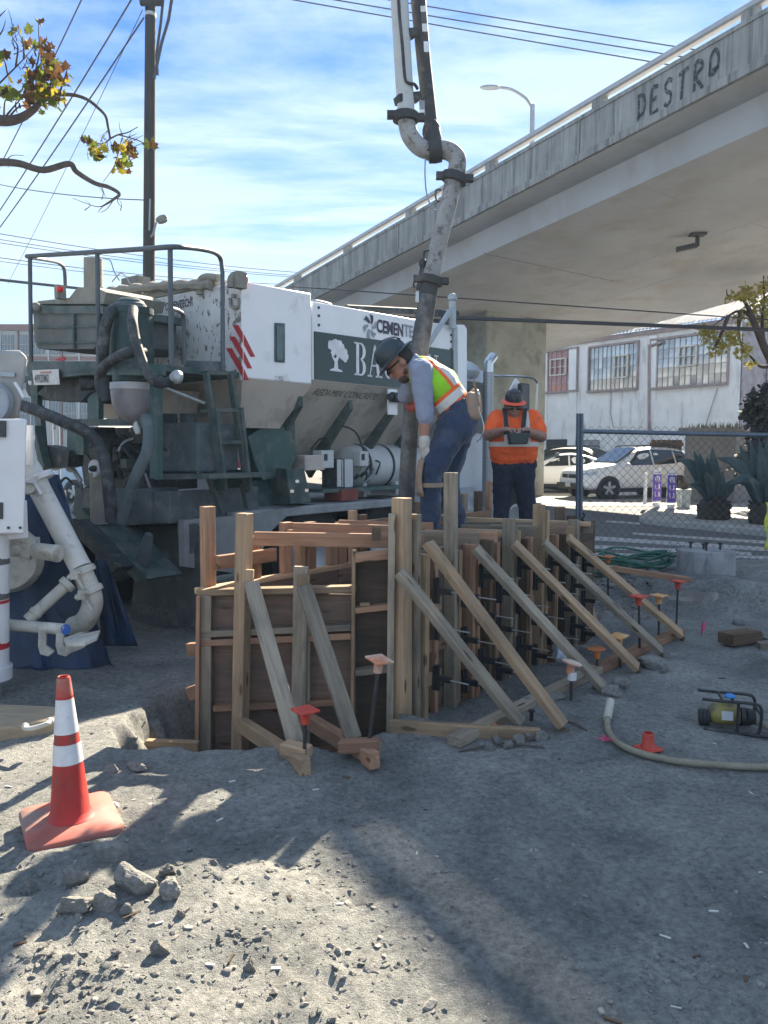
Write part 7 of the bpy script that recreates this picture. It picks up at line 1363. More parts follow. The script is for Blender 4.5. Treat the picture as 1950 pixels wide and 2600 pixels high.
m = MB(); m.capsule(O(1268, 1068), O(1342, 1068), 0.10, 0.10); m.capsule(O(1286, 1090, -.01), O(1324, 1090, -.01), 0.165, 0.165); m.capsule(O(1283, 1130, -.04), O(1325, 1130, -.04), 0.185, 0.185); m.capsule(O(1279, 1150, -.04), O(1329, 1150, -.04), 0.155, 0.155); m.capsule(O(1276, 1162, -.03), O(1332, 1162, -.03), 0.13, 0.13)
for s_, e_, h_ in arms.values(): m.capsule(s_, s_.lerp(e_, 0.72), 0.098, 0.092)
m.capsule(O(1285, 1056), O(1322, 1056), 0.085, 0.085)
body('safety_shirt', m, SHO, w2, 0.010, 3, 0.02, M=Mo)
m = MB(); h1, h2 = O(1281, 1188, -.02), O(1328, 1188, -.02); m.capsule(O(1276, 1176, -.02), O(1334, 1176, -.02), 0.125, 0.125); m.capsule(h1, h2, 0.135, 0.135)
for h_, ku, au in ((h1, 1273, 1270), (h2, 1337, 1342)):
    zk = gz+0.48; kn = O(ku, 1290); kn.z = zk; an = O(au, 1330); an.z = gz+0.08; m.capsule(h_, kn, 0.135, 0.092); m.capsule(kn, an, 0.092, 0.078)
    b2 = MB(); b2.capsule(an, an+Vector((0, -0.02, -0.03)), 0.055, 0.05); b2.capsule(an+Vector((0, 0.03, -0.04)), an+Vector((0, -0.17, -0.045)), 0.042, 0.036); body('boot', b2, BOOT, w2, 0.008, 3)
body('trousers', m, NAVYT, w2, 0.011, 3, 0.03)
HATB = mat('hard_hat_stickers', (0.025, 0.027, 0.032), 0.4, var=0.3, scale=12, col2=(0.36, 0.35, 0.36), thr=0.60, soft=0.02, s2=14); HATO = mat('hat_brim_orange', (0.85, 0.12, 0.06), 0.5, var=0.08)
hardhat(w2, hc2+up2*0.055, up2, fw2, HATB, HATO, 0.93)
fin('sunglasses', MB().ell(hc2+fw2*0.112+up2*0.004+Vector((-0.042, 0, 0)), (0.040, 0.018, 0.026)).ell(hc2+fw2*0.112+up2*0.004+Vector((0.042, 0, 0)), (0.040, 0.018, 0.026)), SHADE, w2)
BLKS = mat('black_strap', (0.02, 0.02, 0.024), 0.8)
rc = thing('remote_control', 'black remote control box slung on straps at the operator belly', 'remote control', O(1312, 1118, -0.42))
fin('control_case', MB().prism([O(1286, 1100, -.38), O(1338, 1100, -.38), O(1334, 1128, -.38), O(1290, 1129, -.38)], (0, -0.14, 0.0)), mat('control_black', (0.018, 0.030, 0.030), 0.5, var=0.2), rc, bevel=0.012)
fin('handle_bar', MB().tube([O(1279, 1098, -.42), O(1345, 1097, -.42)], 0.018, 10), BLKS, rc)
for u in (1300, 1312, 1324): fin('joystick', MB().cyl(O(u, 1100, -.45), O(u, 1091, -.45), 0.008, n=8), BLKS, rc)
for us in (((1281, 1040), (1284, 1062), (1287, 1097)), ((1333, 1040), (1331, 1062), (1328, 1092))):
    pts_s = spline([O(*us[0], 0.02)+Vector((0, 0, .02)), O(*us[0], -0.10), O(*us[1], -0.20), O(*us[2], -0.30)], 5); m = MB()
    fin('strap', MB().sheet([[p-Vector((0.024, 0, 0)) for p in pts_s], [p+Vector((0.024, 0, 0)) for p in pts_s], [p+Vector((0.024, 0.006, 0)) for p in pts_s], [p+Vector((-0.024, 0.006, 0)) for p in pts_s]]), BLKS, rc)

# ================================================================== chain-link fence
GALVF = mat('fence_galvanised', (0.13, 0.16, 0.20), 0.5, 0.5, var=0.15); FMESH = mat('fence_wire', (0.07, 0.085, 0.11), 0.5, 0.5)
f0, f1 = P(1472, 1095, 9.55), P(2700, 1120, 9.95); fence = thing('chain_link_fence', 'chain-link fence with pipe rails in front of the road', 'fence', (f0.x, f0.y, 0))
for u in (1468, 1477): fin('post', MB().tube([P(u, 1050, 9.55), Vector((P(u, 1300, 9.55).x, 9.55, -0.1))], 0.024, 12), GALVF, fence)
fin('top_rail', MB().tube([f0, f1], 0.027, 12), GALVF, fence); fin('bottom_rail', MB().tube([P(1490, 1455, 9.5), P(2700, 1484, 9.9)], 0.022, 10), GALVF, fence)
fin('post', MB().tube([P(2040, 1050, 9.73), Vector((P(2040, 1300, 9.73).x, 9.73, -0.1))], 0.03, 12), GALVF, fence); fin('post', MB().tube([P(2690, 1050, 9.94), Vector((P(2690, 1300, 9.94).x, 9.94, -0.1))], 0.03, 12), GALVF, fence)
m = MB(); zt, zb = f0.z+0.09, 0.06; pitch = 0.052; nz_ = int((zt-zb)/pitch); dirf = (f1-f0); Lfz = dirf.xy.length; dirf = Vector((dirf.x, dirf.y, 0)).normalized(); nrm = Vector((-dirf.y, dirf.x, 0))
k = 0
for i in range(int(Lfz/pitch)):
    pts_ = []
    for j in range(nz_+1): pts_.append(Vector((f0.x, f0.y, 0))+dirf*(i*pitch+pitch*((i+j) % 2))+nrm*(0.03+0.003*((i+j) % 2))+Vector((0, 0, zb+j*pitch)))
    o_ = len(m.v)
    for a_, p in enumerate(pts_):
        for dx, dy in ((0.0036, 0), (-0.0019, 0.0031), (-0.0019, -0.0031)): m.v.append(tuple(p+dirf*dx+nrm*dy))
    for a_ in range(len(pts_)-1):
        for q in range(3): m.f.append((o_+a_*3+q, o_+a_*3+(q+1) % 3, o_+(a_+1)*3+(q+1) % 3, o_+(a_+1)*3+q))
fm_ = fin('chain_link', m, FMESH, fence); fm_['kind'] = 'stuff'
fin('tie_wire', MB().tube(spline([P(1480, 1302, 9.5), P(1484, 1310, 9.48), P(1478, 1318, 9.48), P(1485, 1325, 9.5)], 4), 0.012, 6), BLK, fence)
tpm = MB(); tpm.sheet([[P(1944+4*math.sin(i*0.9), 1275+i*10, 9.3) for i in range(13)], [P(1964+4*math.sin(i*0.9+.4), 1275+i*10, 9.34) for i in range(13)]]); tt = fin('caution_tape', tpm, mat('tape_yellow', (0.58, 0.56, 0.05), 0.5, var=0.15, col2=(0.10, 0.10, 0.02), thr=0.62, s2=30)); tag(tt, 'strip of yellow caution tape hanging on the fence', 'tape'); tt.modifiers.new('thickness', 'SOLIDIFY').thickness = 0.002

# ================================================================== parked cars
CARW = mat('car_white', (0.86, 0.87, 0.88), 0.25, var=0.03, spec=0.6); CARG = mat('car_glass', (0.02, 0.025, 0.03), 0.05, spec=0.9); CARB = mat('car_black_trim', (0.03, 0.03, 0.032), 0.6); HEADL = mat('headlight', (0.45, 0.48, 0.5), 0.15, 0.3); TAILL = mat('taillight', (0.45, 0.02, 0.02), 0.2); RIMC = mat('alloy_rim', (0.45, 0.46, 0.48), 0.35, 0.6); CARBL = mat('car_pale_blue', (0.42, 0.52, 0.60), 0.25, var=0.03)
def car(name, label, loc, rotz, kind, paint, group):
    th = thing(name, label, 'car', loc, rotz, group); M = WM[th]; V = lambda x, y, z: M @ Vector((x, y, z))
    if kind == 'suv':   # x, z bottom, z shoulder, z top, half width, half width at top
        S = [(2.20, .38, .60, .78, .62, .55), (2.12, .30, .66, .90, .82, .62), (1.85, .26, .72, 1.00, .90, .74), (1.25, .26, .92, 1.08, .92, .78), (0.92, .26, .98, 1.12, .92, .76), (0.55, .26, 1.0, 1.36, .92, .70), (0.10, .26, 1.02, 1.60, .92, .64), (-0.5, .26, 1.04, 1.66, .92, .63), (-1.2, .26, 1.07, 1.65, .92, .62), (-1.65, .28, 1.10, 1.60, .91, .60), (-1.95, .30, 1.12, 1.40, .88, .66), (-2.12, .34, 1.05, 1.14, .84, .72), (-2.18, .42, .80, .92, .78, .70)]
        wr_r, wx = 0.34, (1.32, -1.28)
        win = [[(0.62, 1.06), (-0.30, 1.08), (-0.30, 1.56), (0.12, 1.53)], [(-0.36, 1.08), (-1.15, 1.12), (-1.15, 1.55), (-0.36, 1.57)], [(-1.21, 1.13), (-1.72, 1.25), (-1.55, 1.50), (-1.21, 1.54)]]
    else:
        S = [(2.25, .38, .55, .68, .60, .55), (2.15, .28, .60, .78, .80, .60), (1.8, .22, .66, .86, .88, .72), (1.1, .22, .84, .96, .90, .76), (0.8, .22, .88, 1.0, .90, .74), (0.3, .22, .90, 1.26, .90, .66), (-0.2, .22, .92, 1.44, .90, .58), (-0.8, .22, .94, 1.45, .90, .57), (-1.4, .24, .98, 1.28, .89, .60), (-1.85, .26, 1.0, 1.08, .87, .72), (-2.2, .30, .92, 1.02, .82, .70), (-2.3, .40, .70, .80, .74, .66)]
        wr_r, wx = 0.32, (1.38, -1.35)
        win = [[(0.45, .97), (-0.42, .99), (-0.42, 1.36), (-0.05, 1.34)], [(-0.48, 1.0), (-1.45, 1.05), (-1.0, 1.33), (-0.48, 1.37)]]
    half = lambda x, zb_, zs, zt_, hw, ht: [(hw*0.75, zb_), (hw*0.97, zb_+0.06), (hw, (zb_+zs)/2), (hw*0.985, zs), (hw*0.93, zs+(zt_-zs)*0.12), (ht+(hw*0.93-ht)*0.25, zs+(zt_-zs)*0.78), (ht*0.93, zs+(zt_-zs)*0.95), (ht*0.55, zt_)]
    rows_ = []
    for s_ in S:
        h_ = half(*s_); rows_.append([V(s_[0], -y, z) for y, z in h_]+[V(s_[0], y, z) for y, z in reversed(h_)])
    m = MB(); n = len(rows_[0]); m.add([p for r in rows_ for p in r], [(i*n+k, i*n+(k+1) % n, (i+1)*n+(k+1) % n, (i+1)*n+k) for i in range(len(rows_)-1) for k in range(n)]+[tuple(range(n)), tuple(range(len(rows_)*n-1, (len(rows_)-1)*n-1, -1))])
    b_ = fin('body', m, paint, th, ang=50, fix=True); sd_ = b_.modifiers.new('round', 'SUBSURF'); sd_.levels = sd_.render_levels = 2
    def surf_y(x, z):
        for i in range(len(S)-1):
            if S[i][0] >= x >= S[i+1][0]:
                f = (S[i][0]-x)/(S[i][0]-S[i+1][0]); s_ = [a+(b2-a)*f for a, b2 in zip(S[i], S[i+1])]; h_ = half(*s_)
                for j in range(len(h_)-1):
                    if h_[j][1] <= z <= h_[j+1][1]: g = (z-h_[j][1])/max(1e-5, h_[j+1][1]-h_[j][1]); return h_[j][0]+(h_[j+1][0]-h_[j][0])*g
        return 0.8
    for sgn in (1, -1):
        for w_ in win: fin('side_window', MB().prism([V(x, sgn*(surf_y(x, z)+0.012), z) for x, z in w_], M.to_3x3() @ Vector((0, -sgn*0.05, 0))), CARG, th)
        for x in wx:
            fin('wheel_arch', MB().lathe(V(x, sgn*0.72, wr_r), [(wr_r*1.18, 0), (wr_r*1.18, 0.205)], 24, M.to_3x3() @ Vector((0, sgn, 0))), CARB, th)
            wh = fin('wheel', MB().lathe(V(x, sgn*0.74, wr_r), [(0.03, 0.17), (wr_r*0.3, 0.165), (wr_r*0.35, 0.15), (wr_r*0.66, 0.14), (wr_r*0.68, 0.18)], 24, M.to_3x3() @ Vector((0, sgn, 0))), CARB, th)
            for k in range(5): a = k*2*math.pi/5+0.3; fin('spoke', MB().beam(V(x, sgn*0.93, wr_r), V(x+wr_r*0.64*math.cos(a), sgn*0.925, wr_r+wr_r*0.64*math.sin(a)), 0.075, 0.03, up=M.to_3x3() @ Vector((0, 1, 0))), RIMC, wh)
            fin('tyre', MB().lathe(V(x, sgn*0.72, wr_r), [(wr_r*0.66, 0.205), (wr_r*0.8, 0.215), (wr_r*0.97, 0.20), (wr_r, 0.17), (wr_r, 0.0)], 28, M.to_3x3() @ Vector((0, sgn, 0)), caps=False), TYRE, wh)
        fin('mirror', MB().ell(V(0.72, sgn*1.02, 1.08 if kind == 'suv' else .98), (0.10, 0.10, 0.07), M.to_3x3()), paint, th)
        fin('headlight', MB().prism([V(2.10, sgn*0.62, .80), V(1.72, sgn*0.90, .90), V(1.76, sgn*0.905, .80), V(2.12, sgn*0.64, .70)], M.to_3x3() @ Vector((0.03, sgn*0.03, 0))), HEADL, th)
        xr = -2.02 if kind == 'suv' else -2.12
        fin('taillight', MB().prism([V(xr, sgn*0.86, 1.10 if kind == 'suv' else .98), V(xr+0.30, sgn*0.90, 1.06 if kind == 'suv' else .96), V(xr+0.26, sgn*0.905, .94 if kind == 'suv' else .86), V(xr-0.02, sgn*0.86, .90 if kind == 'suv' else .84)], M.to_3x3() @ Vector((-0.05, sgn*0.03, 0))), TAILL, th)
        fin('sill', MB().prism([V(1.0, sgn*0.9, .22), V(-1.0, sgn*0.9, .22), V(-1.0, sgn*0.925, .34), V(1.0, sgn*0.925, .34)], M.to_3x3() @ Vector((0, -sgn*0.1, 0))), CARB, th)
        if kind == 'suv': fin('roof_rail', MB().tube(spline([V(0.1, sgn*0.60, 1.62), V(0.0, sgn*0.60, 1.68), V(-1.3, sgn*0.60, 1.70), V(-1.5, sgn*0.58, 1.62)], 4), 0.02, 6), CARB, th)
    x0, z0_, x1, z1_ = ((0.90, 1.13, 0.14, 1.585) if kind == 'suv' else (0.78, 1.01, -0.15, 1.42))
    fin('windscreen', MB().prism([V(x0, -0.68, z0_), V(x0, 0.68, z0_), V(x1, 0.56, z1_), V(x1, -0.56, z1_)], M.to_3x3() @ Vector((0.03, 0, 0.045))), CARG, th)
    fin('grille', MB().prism([V(2.13, -0.45, .78), V(2.13, 0.45, .78), V(2.18, 0.40, .66), V(2.18, -0.40, .66)], M.to_3x3() @ Vector((0.06, 0, 0))), CARB, th); fin('emblem', MB().lathe(V(2.235, 0, .72), [(0.055, 0), (0.06, 0.01), (0.045, 0.015)], 16, M.to_3x3() @ Vector((1, 0, 0))), CHRM, th)
    fin('lower_bumper', MB().prism([V(2.12, -0.80, .30), V(2.12, 0.80, .30), V(2.20, 0.74, .50), V(2.20, -0.74, .50)], M.to_3x3() @ Vector((0.05, 0, 0))), CARB, th); fin('number_plate', MB().box(V(2.26, 0, .45), (0.01, 0.3, 0.15), M.to_3x3()), TANKW, th)
    return th
PK = 'cars parked by the workshop'
cc = G(1583, 1262); car('parked_suv', 'white compact SUV with roof rails parked behind the fence', (cc.x+0.1, 25.6, 0.016), R(180+17), 'suv', CARW, PK)
car('parked_sedan', 'white sedan parked past the SUV, partly hidden by the operator', (P(1408, 1200, 28.5).x, 28.5, 0.016), R(180-8), 'sedan', CARW, PK)
car('parked_suv', 'dark SUV parked in the shade behind the white sedan', (P(1420, 1200, 31).x, 31.0, 0.016), R(180-50), 'suv', CARB, PK)
car('parked_sedan', 'pale blue car glimpsed under the mixer hoses', (P(150, 1150, 24).x, 24.0, 0.01), R(160), 'sedan', CARBL, 'cars seen past the mixer')
for u in (130, 147): tag(fin('fence_post', MB().tube([P(u, 1072, 15), Vector((P(u, 1200, 15).x, 15, 0))], 0.03, 10), mat('pale_post', (0.45, 0.45, 0.45), 0.5)), 'pale pipe post beyond the mixer, %s one' % ('outer' if u == 130 else 'inner'), 'post', 'pipe posts beyond the mixer')

# ================================================================== island furniture: signs, post, bin
PURP = mat('sign_purple', (0.10, 0.045, 0.36), 0.5, var=0.08); SIGNW = mat('sign_white', (0.66, 0.66, 0.66), 0.5)
def delineator(u, vb, wpx, vtop, label):
    b0 = G(u, vb, 0.13); s_ = F/b0.y; w_ = wpx/s_; zt_ = P(u, vtop, b0.y).z; th = thing('panel_sign', label, 'sign', b0, group='purple panel signs on the island'); h_ = zt_-0.13
    fin('foot', MB().cyl(b0, b0+Vector((0, 0, 0.10)), 0.09, n=14), SIGNW, th); fin('panel', MB().box(b0+Vector((0, 0, 0.12+(h_-0.12)/2)), (w_, 0.05, h_-0.12)), SIGNW, th, bevel=0.008)
    fin('printed_face', MB().box(b0+Vector((0, -0.027, 0.14+h_*0.36)), (w_*0.94, 0.006, h_*0.70)), PURP, th)
    for r_ in range(3):
        for c in (-1, 1):
            o_ = b0+Vector((c*w_*0.22, -0.032, 0.13+h_*(0.14+0.20*r_))); m = MB().ell(o_+Vector((0, 0, 0.10)), (0.014, 0.003, 0.018)).prism([o_+Vector((-0.012, 0, 0.03)), o_+Vector((0.014, 0, 0.03)), o_+Vector((0.02, 0, 0.085)), o_+Vector((-0.008, 0, 0.085))], (0, -0.003, 0)).prism([o_+Vector((-0.035*c, 0, -0.015)), o_+Vector((-0.02*c, 0, -0.02)), o_+Vector((0.012, 0, 0.035)), o_+Vector((-0.012, 0, 0.04))], (0, -0.003, 0)).prism([o_+Vector((0.015, 0, -0.02)), o_+Vector((0.035, 0, -0.01)), o_+Vector((0.015, 0, 0.04)), o_+Vector((-0.005, 0, 0.035))], (0, -0.003, 0)); fin('pictogram', m, SIGNW, th)
    ar = b0+Vector((0, -0.032, 0.14+h_*0.61)); fin('arrow', MB().prism([ar+Vector((-0.03, 0, 0.02)), ar+Vector((0.03, 0, 0.02)), ar+Vector((0, 0, 0.075))], (0, -0.003, 0)).prism([ar+Vector((-0.010, 0, -0.05)), ar+Vector((0.010, 0, -0.05)), ar+Vector((0.010, 0, 0.02)), ar+Vector((-0.010, 0, 0.02))], (0, -0.003, 0)), SIGNW, th)
    fin('cap_strip', MB().box(b0+Vector((0, -0.027, h_*0.90)), (w_*0.7, 0.004, h_*0.03)), GREYD, th)
delineator(1666, 1286, 22, 1190, 'white and purple panel sign with pictograms beside the plain white post'); delineator(1703, 1290, 23, 1192, 'white and purple panel sign with pictograms touching the metal bin')
b0 = G(1637, 1281, 0.13); tag(fin('delineator_post', MB().tube([b0, P(1640, 1201, b0.y)], [0.05, 0.045], 14), SIGNW), 'plain white tube post next to the purple signs', 'post')
b0 = G(1735, 1288, 0.13); can = thing('litter_bin', 'ribbed grey metal litter bin with dry plants beside the purple sign', 'bin', b0); 
fin('bin_body', MB().lathe(b0, [(0.14, 0), (0.17, 0.42), (0.185, 0.43), (0.185, 0.46), (0.16, 0.46), (0.15, 0.3)], 24), GALV, can)
for k in range(14): a = 2*math.pi*k/14; fin('bin_slat', MB().beam(b0+Vector((0.148*math.cos(a), 0.148*math.sin(a), 0.02)), b0+Vector((0.176*math.cos(a), 0.176*math.sin(a), 0.42)), 0.03, 0.012), GALV, can)
m = MB()
for i in range(60): a = random.uniform(0, 6.28); r_ = random.uniform(0, 0.2); p = b0+Vector((0, 0, 0.42)); e = p+Vector((r_*math.cos(a), r_*math.sin(a), random.uniform(0.1, 0.42))); m.tube([p+Vector((0.05*math.cos(a), 0.05*math.sin(a), 0)), e], [0.006, 0.002], 3)
pl_ = fin('dry_plant', m, mat('dry_stems', (0.10, 0.085, 0.05), 0.9), can); pl_['kind'] = 'stuff'

# ================================================================== agaves, shrub, trees
AGV = mat('agave_leaf', (0.050, 0.085, 0.085), 0.55, var=0.2, scale=3, col2=(0.09, 0.12, 0.11), thr=0.6, s2=4); AGB = mat('agave_base', (0.050, 0.040, 0.03), 0.95, var=0.4, scale=14, bump=0.8, bscale=40)
def agave(u, vb, leaves, label):
    b0 = G(u, vb, 0.13); s_ = F/b0.y; th = thing('agave', label, 'agave', b0, group='agaves on the island')
    m = MB(); 
    for i in range(40):
        a = random.uniform(0, 6.28); z = random.uniform(0.02, 0.38); r_ = 0.30; p = b0+Vector((r_*0.7*math.cos(a), r_*0.7*math.sin(a), z)); e = b0+Vector((r_*1.15*math.cos(a), r_*1.15*math.sin(a), z+random.uniform(-.06, .12))); m.tube([p, e], [0.06, 0.015], 5)
    m.lathe(b0, [(0.30, -0.02), (0.33, 0.1), (0.28, 0.38), (0.15, 0.5)], 16); fin('trunk', m, AGB, th)
    for (tu, tv, dy, bend) in leaves:
        tip = P(tu, tv, b0.y+dy); base = b0+Vector((0.15*(1 if tip.x > b0.x else -1)*min(1, abs(tip.x-b0.x)/0.5), 0.12*(1 if dy > 0 else -1), 0.38)); mid = base.lerp(tip, 0.5)+Vector((0, 0, bend)); cv = spline([base, mid, tip], 6); n = len(cv); sd0 = None; L_, C_, R_ = [], [], []
        for k, p in enumerate(cv):
            f = k/(n-1); d = (cv[min(k+1, n-1)]-cv[max(k-1, 0)]).normalized(); vw = Vector((0, -1, 0.15)); sd0 = d.cross(vw).normalized(); nn = sd0.cross(d); wd_ = 0.125*(0.75+1.0*f-1.75*f*f)*(1 if f < 0.98 else 0.05)+0.004
            wd_ = 0.098*(0.55+0.9*min(f*2.2, 1)) * (1-max(0, (f-0.45)/0.55)**1.6)*0.75+0.003
            L_.append(p+sd0*wd_+nn*wd_*0.35); C_.append(p); R_.append(p-sd0*wd_+nn*wd_*0.35)
        o = fin('leaf', MB().sheet([L_, C_, R_]), AGV, th); o.modifiers.new('thickness', 'SOLIDIFY').thickness = 0.02
agave(1812, 1318, [(1762, 1145, -.3, .05), (1776, 1150, .2, .0), (1796, 1160, -.4, .0), (1810, 1135, .1, .0), (1818, 1160, -.4, 0), (1740, 1175, 0, .12), (1722, 1165, -.2, .25), (1868, 1215, -.2, .05), (1858, 1235, .2, .08), (1790, 1200, -.5, .1), (1752, 1230, -.4, .12), (1835, 1195, .4, .05)], 'tall blue-grey agave with upright sword leaves beside the litter bin')
agave(1945, 1330, [(1822, 1162, -.2, .28), (1872, 1180, .2, .1), (1905, 1120, 0, 0), (1928, 1115, -.3, 0), (1950, 1105, .2, 0), (1975, 1120, -.2, 0), (1850, 1232, -.3, .3), (1900, 1215, -.5, .1), (2020, 1170, 0, .1), (2050, 1220, .2, .2), (1960, 1190, -.5, 0), (1880, 1130, .4, .0)], 'larger blue-grey agave with an arching leaf near the caution tape')
def leafmass(mb, c, rad, n, size, rr, droop=0.0):
    for _ in range(n):
        d = Vector((rr.gauss(0, 1), rr.gauss(0, 1), rr.gauss(0, 1))).normalized()*rr.random()**0.45; p = Vector(c)+Vector((d.x*rad[0], d.y*rad[1], d.z*rad[2]))
        a = Vector((rr.gauss(0, 1), rr.gauss(0, 1), rr.gauss(0, 1)-droop)).normalized(); b_ = a.cross(Vector((rr.gauss(0, 1), rr.gauss(0, 1), rr.gauss(0, 1)))).normalized(); s_ = size*rr.uniform(0.6, 1.3)
        mb.add([p, p+a*s_*0.5+b_*s_*0.32, p+a*s_, p+a*s_*0.5-b_*s_*0.32], [(0, 1, 2, 3)])
rr = random.Random(3)
SHRB = mat('shrub_leaf', (0.040, 0.045, 0.040), 0.8, var=0.4, scale=5, col2=(0.09, 0.075, 0.07), thr=0.6, s2=8)
sb = P(1925, 1040, 20); sh = thing('dark_shrub', 'dark spiky shrub rising behind the fence near the corrugated gable', 'shrub', (sb.x, sb.y, 0.1)); m = MB()
leafmass(m, sb, (0.42, 0.35, 0.50), 900, 0.16, rr); leafmass(m, sb+Vector((0.3, 0, -0.7)), (0.6, 0.4, 0.6), 600, 0.18, rr); leafmass(m, sb+Vector((0.35, 0, 0.45)), (0.3, 0.3, 0.3), 250, 0.16, rr); lv = fin('foliage', m, SHRB, sh); lv['kind'] = 'stuff'
fin('stem', MB().tube([(sb.x, sb.y, 0.1), sb], [0.06, 0.03], 8), AGB, sh)
m = MB(); leafmass(m, P(1930, 1180, 19), (0.75, 0.35, 0.55), 700, 0.15, rr); sh2 = thing('low_shrub', 'low purplish shrub behind the larger agave', 'shrub', (P(1930, 1180, 19).x, 19, 0.13)); o = fin('foliage', m, SHRB, sh2); o['kind'] = 'stuff'
BARK = mat('bark', (0.085, 0.065, 0.060), 0.9, var=0.3, scale=8, bump=0.6, bscale=30)
def leaf_mat(name, c, t_=0.35):
    m = bpy.data.materials.new(name); m.use_nodes = True; t = m.node_tree; N = t.nodes; L = t.links; N.clear(); o = N.new('ShaderNodeOutputMaterial'); d = N.new('ShaderNodeBsdfDiffuse'); tr = N.new('ShaderNodeBsdfTranslucent'); mx = N.new('ShaderNodeMixShader'); mx.inputs[0].default_value = t_
    tc = N.new('ShaderNodeTexCoord'); nz = N.new('ShaderNodeTexNoise'); nz.inputs['Scale'].default_value = 14; L.new(tc.outputs['Object'], nz.inputs['Vector']); oi = N.new('ShaderNodeObjectInfo'); ad = N.new('ShaderNodeMath'); ad.operation = 'ADD'; L.new(nz.outputs[0], ad.inputs[0]); L.new(oi.outputs['Random'], ad.inputs[1])
    rp = N.new('ShaderNodeMapRange'); rp.inputs[1].default_value = 0.3; rp.inputs[2].default_value = 1.6; rp.inputs[3].default_value = 0.5; rp.inputs[4].default_value = 1.5; L.new(ad.outputs[0], rp.inputs[0]); vm = N.new('ShaderNodeVectorMath'); vm.operation = 'SCALE'; vm.inputs[0].default_value = c; L.new(rp.outputs[0], vm.inputs['Scale'])
    L.new(vm.outputs[0], d.inputs[0]); L.new(vm.outputs[0], tr.inputs[0]); L.new(d.outputs[0], mx.inputs[1]); L.new(tr.outputs[0], mx.inputs[2]); L.new(mx.outputs[0], o.inputs[0]); return m
LFY = leaf_mat('leaf_yellow', (0.34, 0.27, 0.03), 0.45); LFG = leaf_mat('leaf_green', (0.12, 0.15, 0.03), 0.4); LFB = leaf_mat('leaf_brown', (0.11, 0.055, 0.025), 0.3); LFP = leaf_mat('leaf_pale', (0.62, 0.56, 0.16), 0.5)
# street tree by the workshop
tb0 = P(2010, 1250, 21); tr2 = thing('street_tree', 'street tree with yellowing leaves leaning before the workshop gable', 'tree', (tb0.x, tb0.y, 0))
D = lambda u, v, dy=0.0: P(u, v, 21+dy)
fin('trunk', MB().tube(spline([Vector((tb0.x, tb0.y, 0)), D(2000, 1100), D(1975, 960), D(1940, 880), D(1915, 820), D(1900, 780)], 5), [0.16-0.004*k for k in range(26)], 10), BARK, tr2)
for q in (((1940, 880), (1935, 820), (1940, 760), (1938, 700)), ((1905, 800), (1880, 790), (1850, 800), (1800, 835)), ((1910, 815), (1890, 765), (1850, 752), (1845, 735)), ((1960, 930), (1930, 930), (1905, 905), (1880, 890)), ((1850, 800), (1830, 850), (1810, 890)), ((1880, 790), (1875, 850), (1890, 895))):
    fin('branch', MB().tube(spline([D(*p, 0.15*i) for i, p in enumerate(q)], 5), [max(0.012, 0.06-0.0035*k) for k in range(len(q)*5-4)], 7), BARK, tr2)
m = MB()
for (u, v, ru, rv, n) in ((1930, 790, 45, 40, 420), (1900, 745, 30, 22, 160), (1865, 755, 25, 15, 90), (1800, 850, 26, 26, 170), (1822, 885, 24, 22, 150), (1786, 835, 20, 12, 60), (1855, 858, 26, 26, 190), (1885, 890, 18, 22, 110), (1905, 925, 12, 10, 40), (1945, 735, 25, 30, 180), (1880, 800, 14, 14, 50), (1960, 830, 25, 25, 120)):
    leafmass(m, D(u, v, rr.uniform(-.2, .5)), (ru/93, 0.4, rv/93), n, 0.11, rr, 0.3)
o = fin('leaves', m, LFP, tr2); o['kind'] = 'stuff'
# plane tree reaching in from the picture edge
YT = 9.0; Bt = lambda u, v, dy=0.0: P(u, v, YT+dy)
rt = Vector((P(-420, 1300, YT).x, YT, 0)); ptree = thing('plane_tree', 'plane tree with sparse autumn leaves reaching in beside the utility pole', 'tree', rt)
fin('trunk', MB().tube(spline([rt-Vector((0, 0, 0.1)), rt+Vector((0.05, 0, 2.5)), Bt(-400, 520), Bt(-380, 300), Bt(-300, 60), Bt(-250, -200)], 5), [0.26-0.006*k for k in range(26)], 12), BARK, ptree)
def branch(pts, r0, r1, k=5): q = spline([Bt(*p) for p in pts], k); n = len(q); fin('branch', MB().tube(q, [r0+(r1-r0)*i/(n-1) for i in range(n)], 7), BARK, ptree); return q
branch([(-390, 420), (-200, 330), (-60, 300), (10, 307), (50, 300), (85, 278), (110, 250)], 0.09, 0.028)
branch([(100, 262), (130, 245), (160, 240), (195, 243), (225, 255), (250, 275), (268, 295), (274, 320), (280, 352)], 0.024, 0.012); branch([(280, 352), (300, 342), (325, 336), (350, 322)], 0.010, 0.004); branch([(280, 352), (262, 365), (240, 362)], 0.009, 0.004); branch([(300, 342), (330, 350), (362, 362), (375, 380)], 0.008, 0.004); branch([(310, 350), (300, 390), (288, 425), (262, 462)], 0.007, 0.003)
branch([(-390, 470), (-200, 430), (-60, 415), (0, 412), (50, 416), (110, 432), (175, 416), (195, 437), (240, 465), (275, 475), (303, 492), (290, 505), (275, 515), (258, 525)], 0.055, 0.008)
for q in (((290, 505), (272, 530), (255, 540)), ((275, 515), (250, 525), (215, 515), (185, 503)), ((262, 522), (248, 540)), ((298, 500), (300, 515), (308, 525)), ((258, 475), (268, 500)), ((10, 413), (30, 395), (60, 395)), ((30, 414), (20, 425))): branch(q, 0.006, 0.0025, 4)
branch([(-150, 250), (-40, 240), (60, 243), (140, 240)], 0.03, 0.012)
